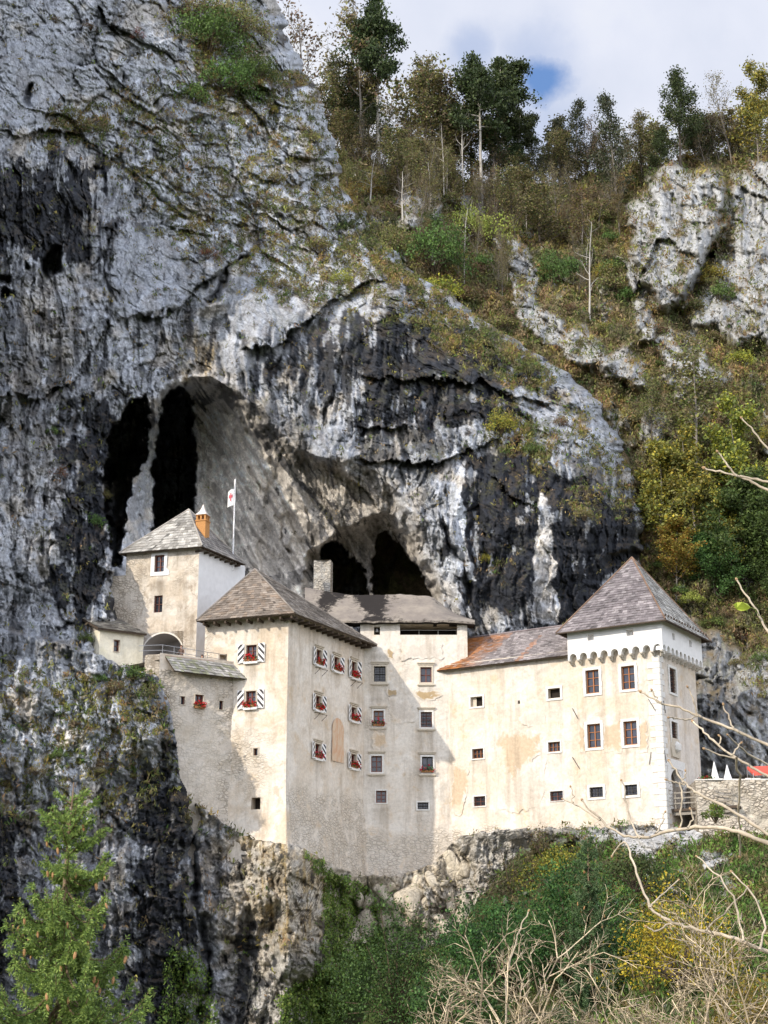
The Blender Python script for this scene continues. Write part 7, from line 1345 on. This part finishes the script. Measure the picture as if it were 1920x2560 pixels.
limb('bare_branch', 'lower bare branch arching from the right edge above the golden bush', [([(2150, 2420), (2020, 2395), (1920, 2380), (1850, 2352), (1790, 2335), (1730, 2322), (1670, 2304), (1625, 2270), (1598, 2200), (1580, 2140), (1560, 2100), (1530, 2140)], 10, 3.2, 5.6, 6.2), ([(1625, 2270), (1650, 2240), (1700, 2200)], 3.5, 2.4, 5.9, 6.0), ([(1680, 2308), (1640, 2330), (1618, 2320)], 4, 3, 5.8, 5.8), ([(1760, 2330), (1820, 2270), (1870, 2220)], 4, 2.6, 5.7, 5.7), ([(1860, 2356), (1840, 2260), (1800, 2190), (1740, 2140)], 4.5, 2.6, 5.6, 5.8), ([(1900, 2375), (1915, 2300), (1880, 2230), (1830, 2180)], 5, 2.8, 5.5, 5.7)], P(2150, 2420, 5.6))
limb('bare_branch', 'forked twig at the right edge against the autumn trees', [([(2100, 1270), (1990, 1248), (1920, 1226), (1880, 1206), (1842, 1190), (1800, 1180), (1760, 1173)], 7, 4, 6.5, 6.6), ([(1842, 1190), (1820, 1165), (1797, 1130)], 5, 3, 6.5, 6.5), ([(1850, 1190), (1890, 1198), (1960, 1215)], 5, 6, 6.5, 6.4)], P(2100, 1270, 6.5))
limb('bare_branch', 'short twig at the right edge above the forked one', [([(2050, 1230), (1970, 1165), (1920, 1122), (1885, 1080), (1852, 1045)], 5.5, 3.2, 6.5, 6.6)], P(2050, 1230, 6.5))
tw = limb('bare_branch', 'twig at the right edge with a single yellow green leaf', [([(2080, 1760), (1990, 1660), (1920, 1580), (1898, 1540), (1870, 1495), (1842, 1452)], 7, 3.4, 6.0, 6.2)], P(2080, 1760, 6.0))
mb = MB(); lf = [(1833, 1511), (1842, 1506), (1856, 1505), (1868, 1509), (1877, 1519), (1868, 1525), (1852, 1528), (1840, 1522)]; mb.face([P(x, y, 6.05 + .02 * (i % 2)) for i, (x, y) in enumerate(lf)], (.42, .44, .06)); mb.tube([P(1877, 1519, 6.05), P(1890, 1524, 6.1), P(1898, 1540, 6.1)], .0025, 4, (.3, .3, .08)); mb.build('leaf', M_leaf, tw)
def bare_shrub(name, label, root, D, n, seed, spread, hpx, r=5.0, forks=3, lean=0.0):
    rg = np.random.default_rng(seed); polys = []; o = thing(name, P(root[0], root[1], D), label, 'shrub')
    def go(x, y, a, L, w, lv, Dd):
        k = 5; pts = [(x, y)]; dd = [Dd]; aa = a
        for i in range(k): aa += rg.normal() * .07; x += sin(aa) * L / k; y -= cos(aa) * L / k; Dd += rg.normal() * .05; pts.append((x, y)); dd.append(Dd)
        polys.append((np.array([tuple(P(px, py, d_)) for (px, py), d_ in zip(pts, dd)]), np.linspace(w, w * (.6 if lv < forks else .45), k + 1) * Dd * PX * (1 + .2 * (np.arange(k + 1) % 2))))
        if lv < forks:
            for i in range(1, k + 1):
                for sg in (-1, 1):
                    if rg.random() < (.46 if lv else .45): go(pts[i][0], pts[i][1], aa + sg * rg.uniform(.35, .85), L * rg.uniform(.32, .62), w * .62, lv + 1, dd[i])
    for i in range(n):
        x = root[0] + rg.uniform(-1, 1) * spread; go(x, root[1] + rg.uniform(-40, 60), lean + rg.normal() * .42 + (x - root[0]) / spread * .35, hpx * rg.uniform(.55, 1.1), r * .62 * rg.uniform(.7, 1.1), 0, D + rg.uniform(-.5, .5))
    V, Fc = tubes(polys, 5); c = np.array([.46, .37, .25]) * (1 + .4 * rg.normal(size=(len(polys), 1))).clip(.5, 1.5); c = np.repeat(c, 30, 0); np_mesh('stem', V, Fc, M_twig, o, c[:len(V)].clip(.05, .8)); return o
bare_shrub('bare_shrub', 'pale leafless shrub with forking twigs at the bottom centre', (1190, 2640), 7.5, 7, 201, 120, 265, 4.6, 3, 0.0)
bare_shrub('bare_shrub', 'tangle of beige leafless twigs at the bottom right', (1540, 2710), 6.8, 9, 202, 280, 280, 4.2, 3, -.1); bare_shrub('bare_shrub', 'dense leafless thicket in the bottom right corner', (1850, 2700), 6.2, 10, 203, 220, 320, 4.4, 3, -.15)
limb('sapling', 'single upright reddish twig in front of the dark yew', [([(1265, 2700), (1268, 2560), (1262, 2470), (1275, 2400), (1300, 2320), (1322, 2280)], 4.5, 2.5, 7.2, 7.2)], P(1265, 2700, 7.2), 'shrub')
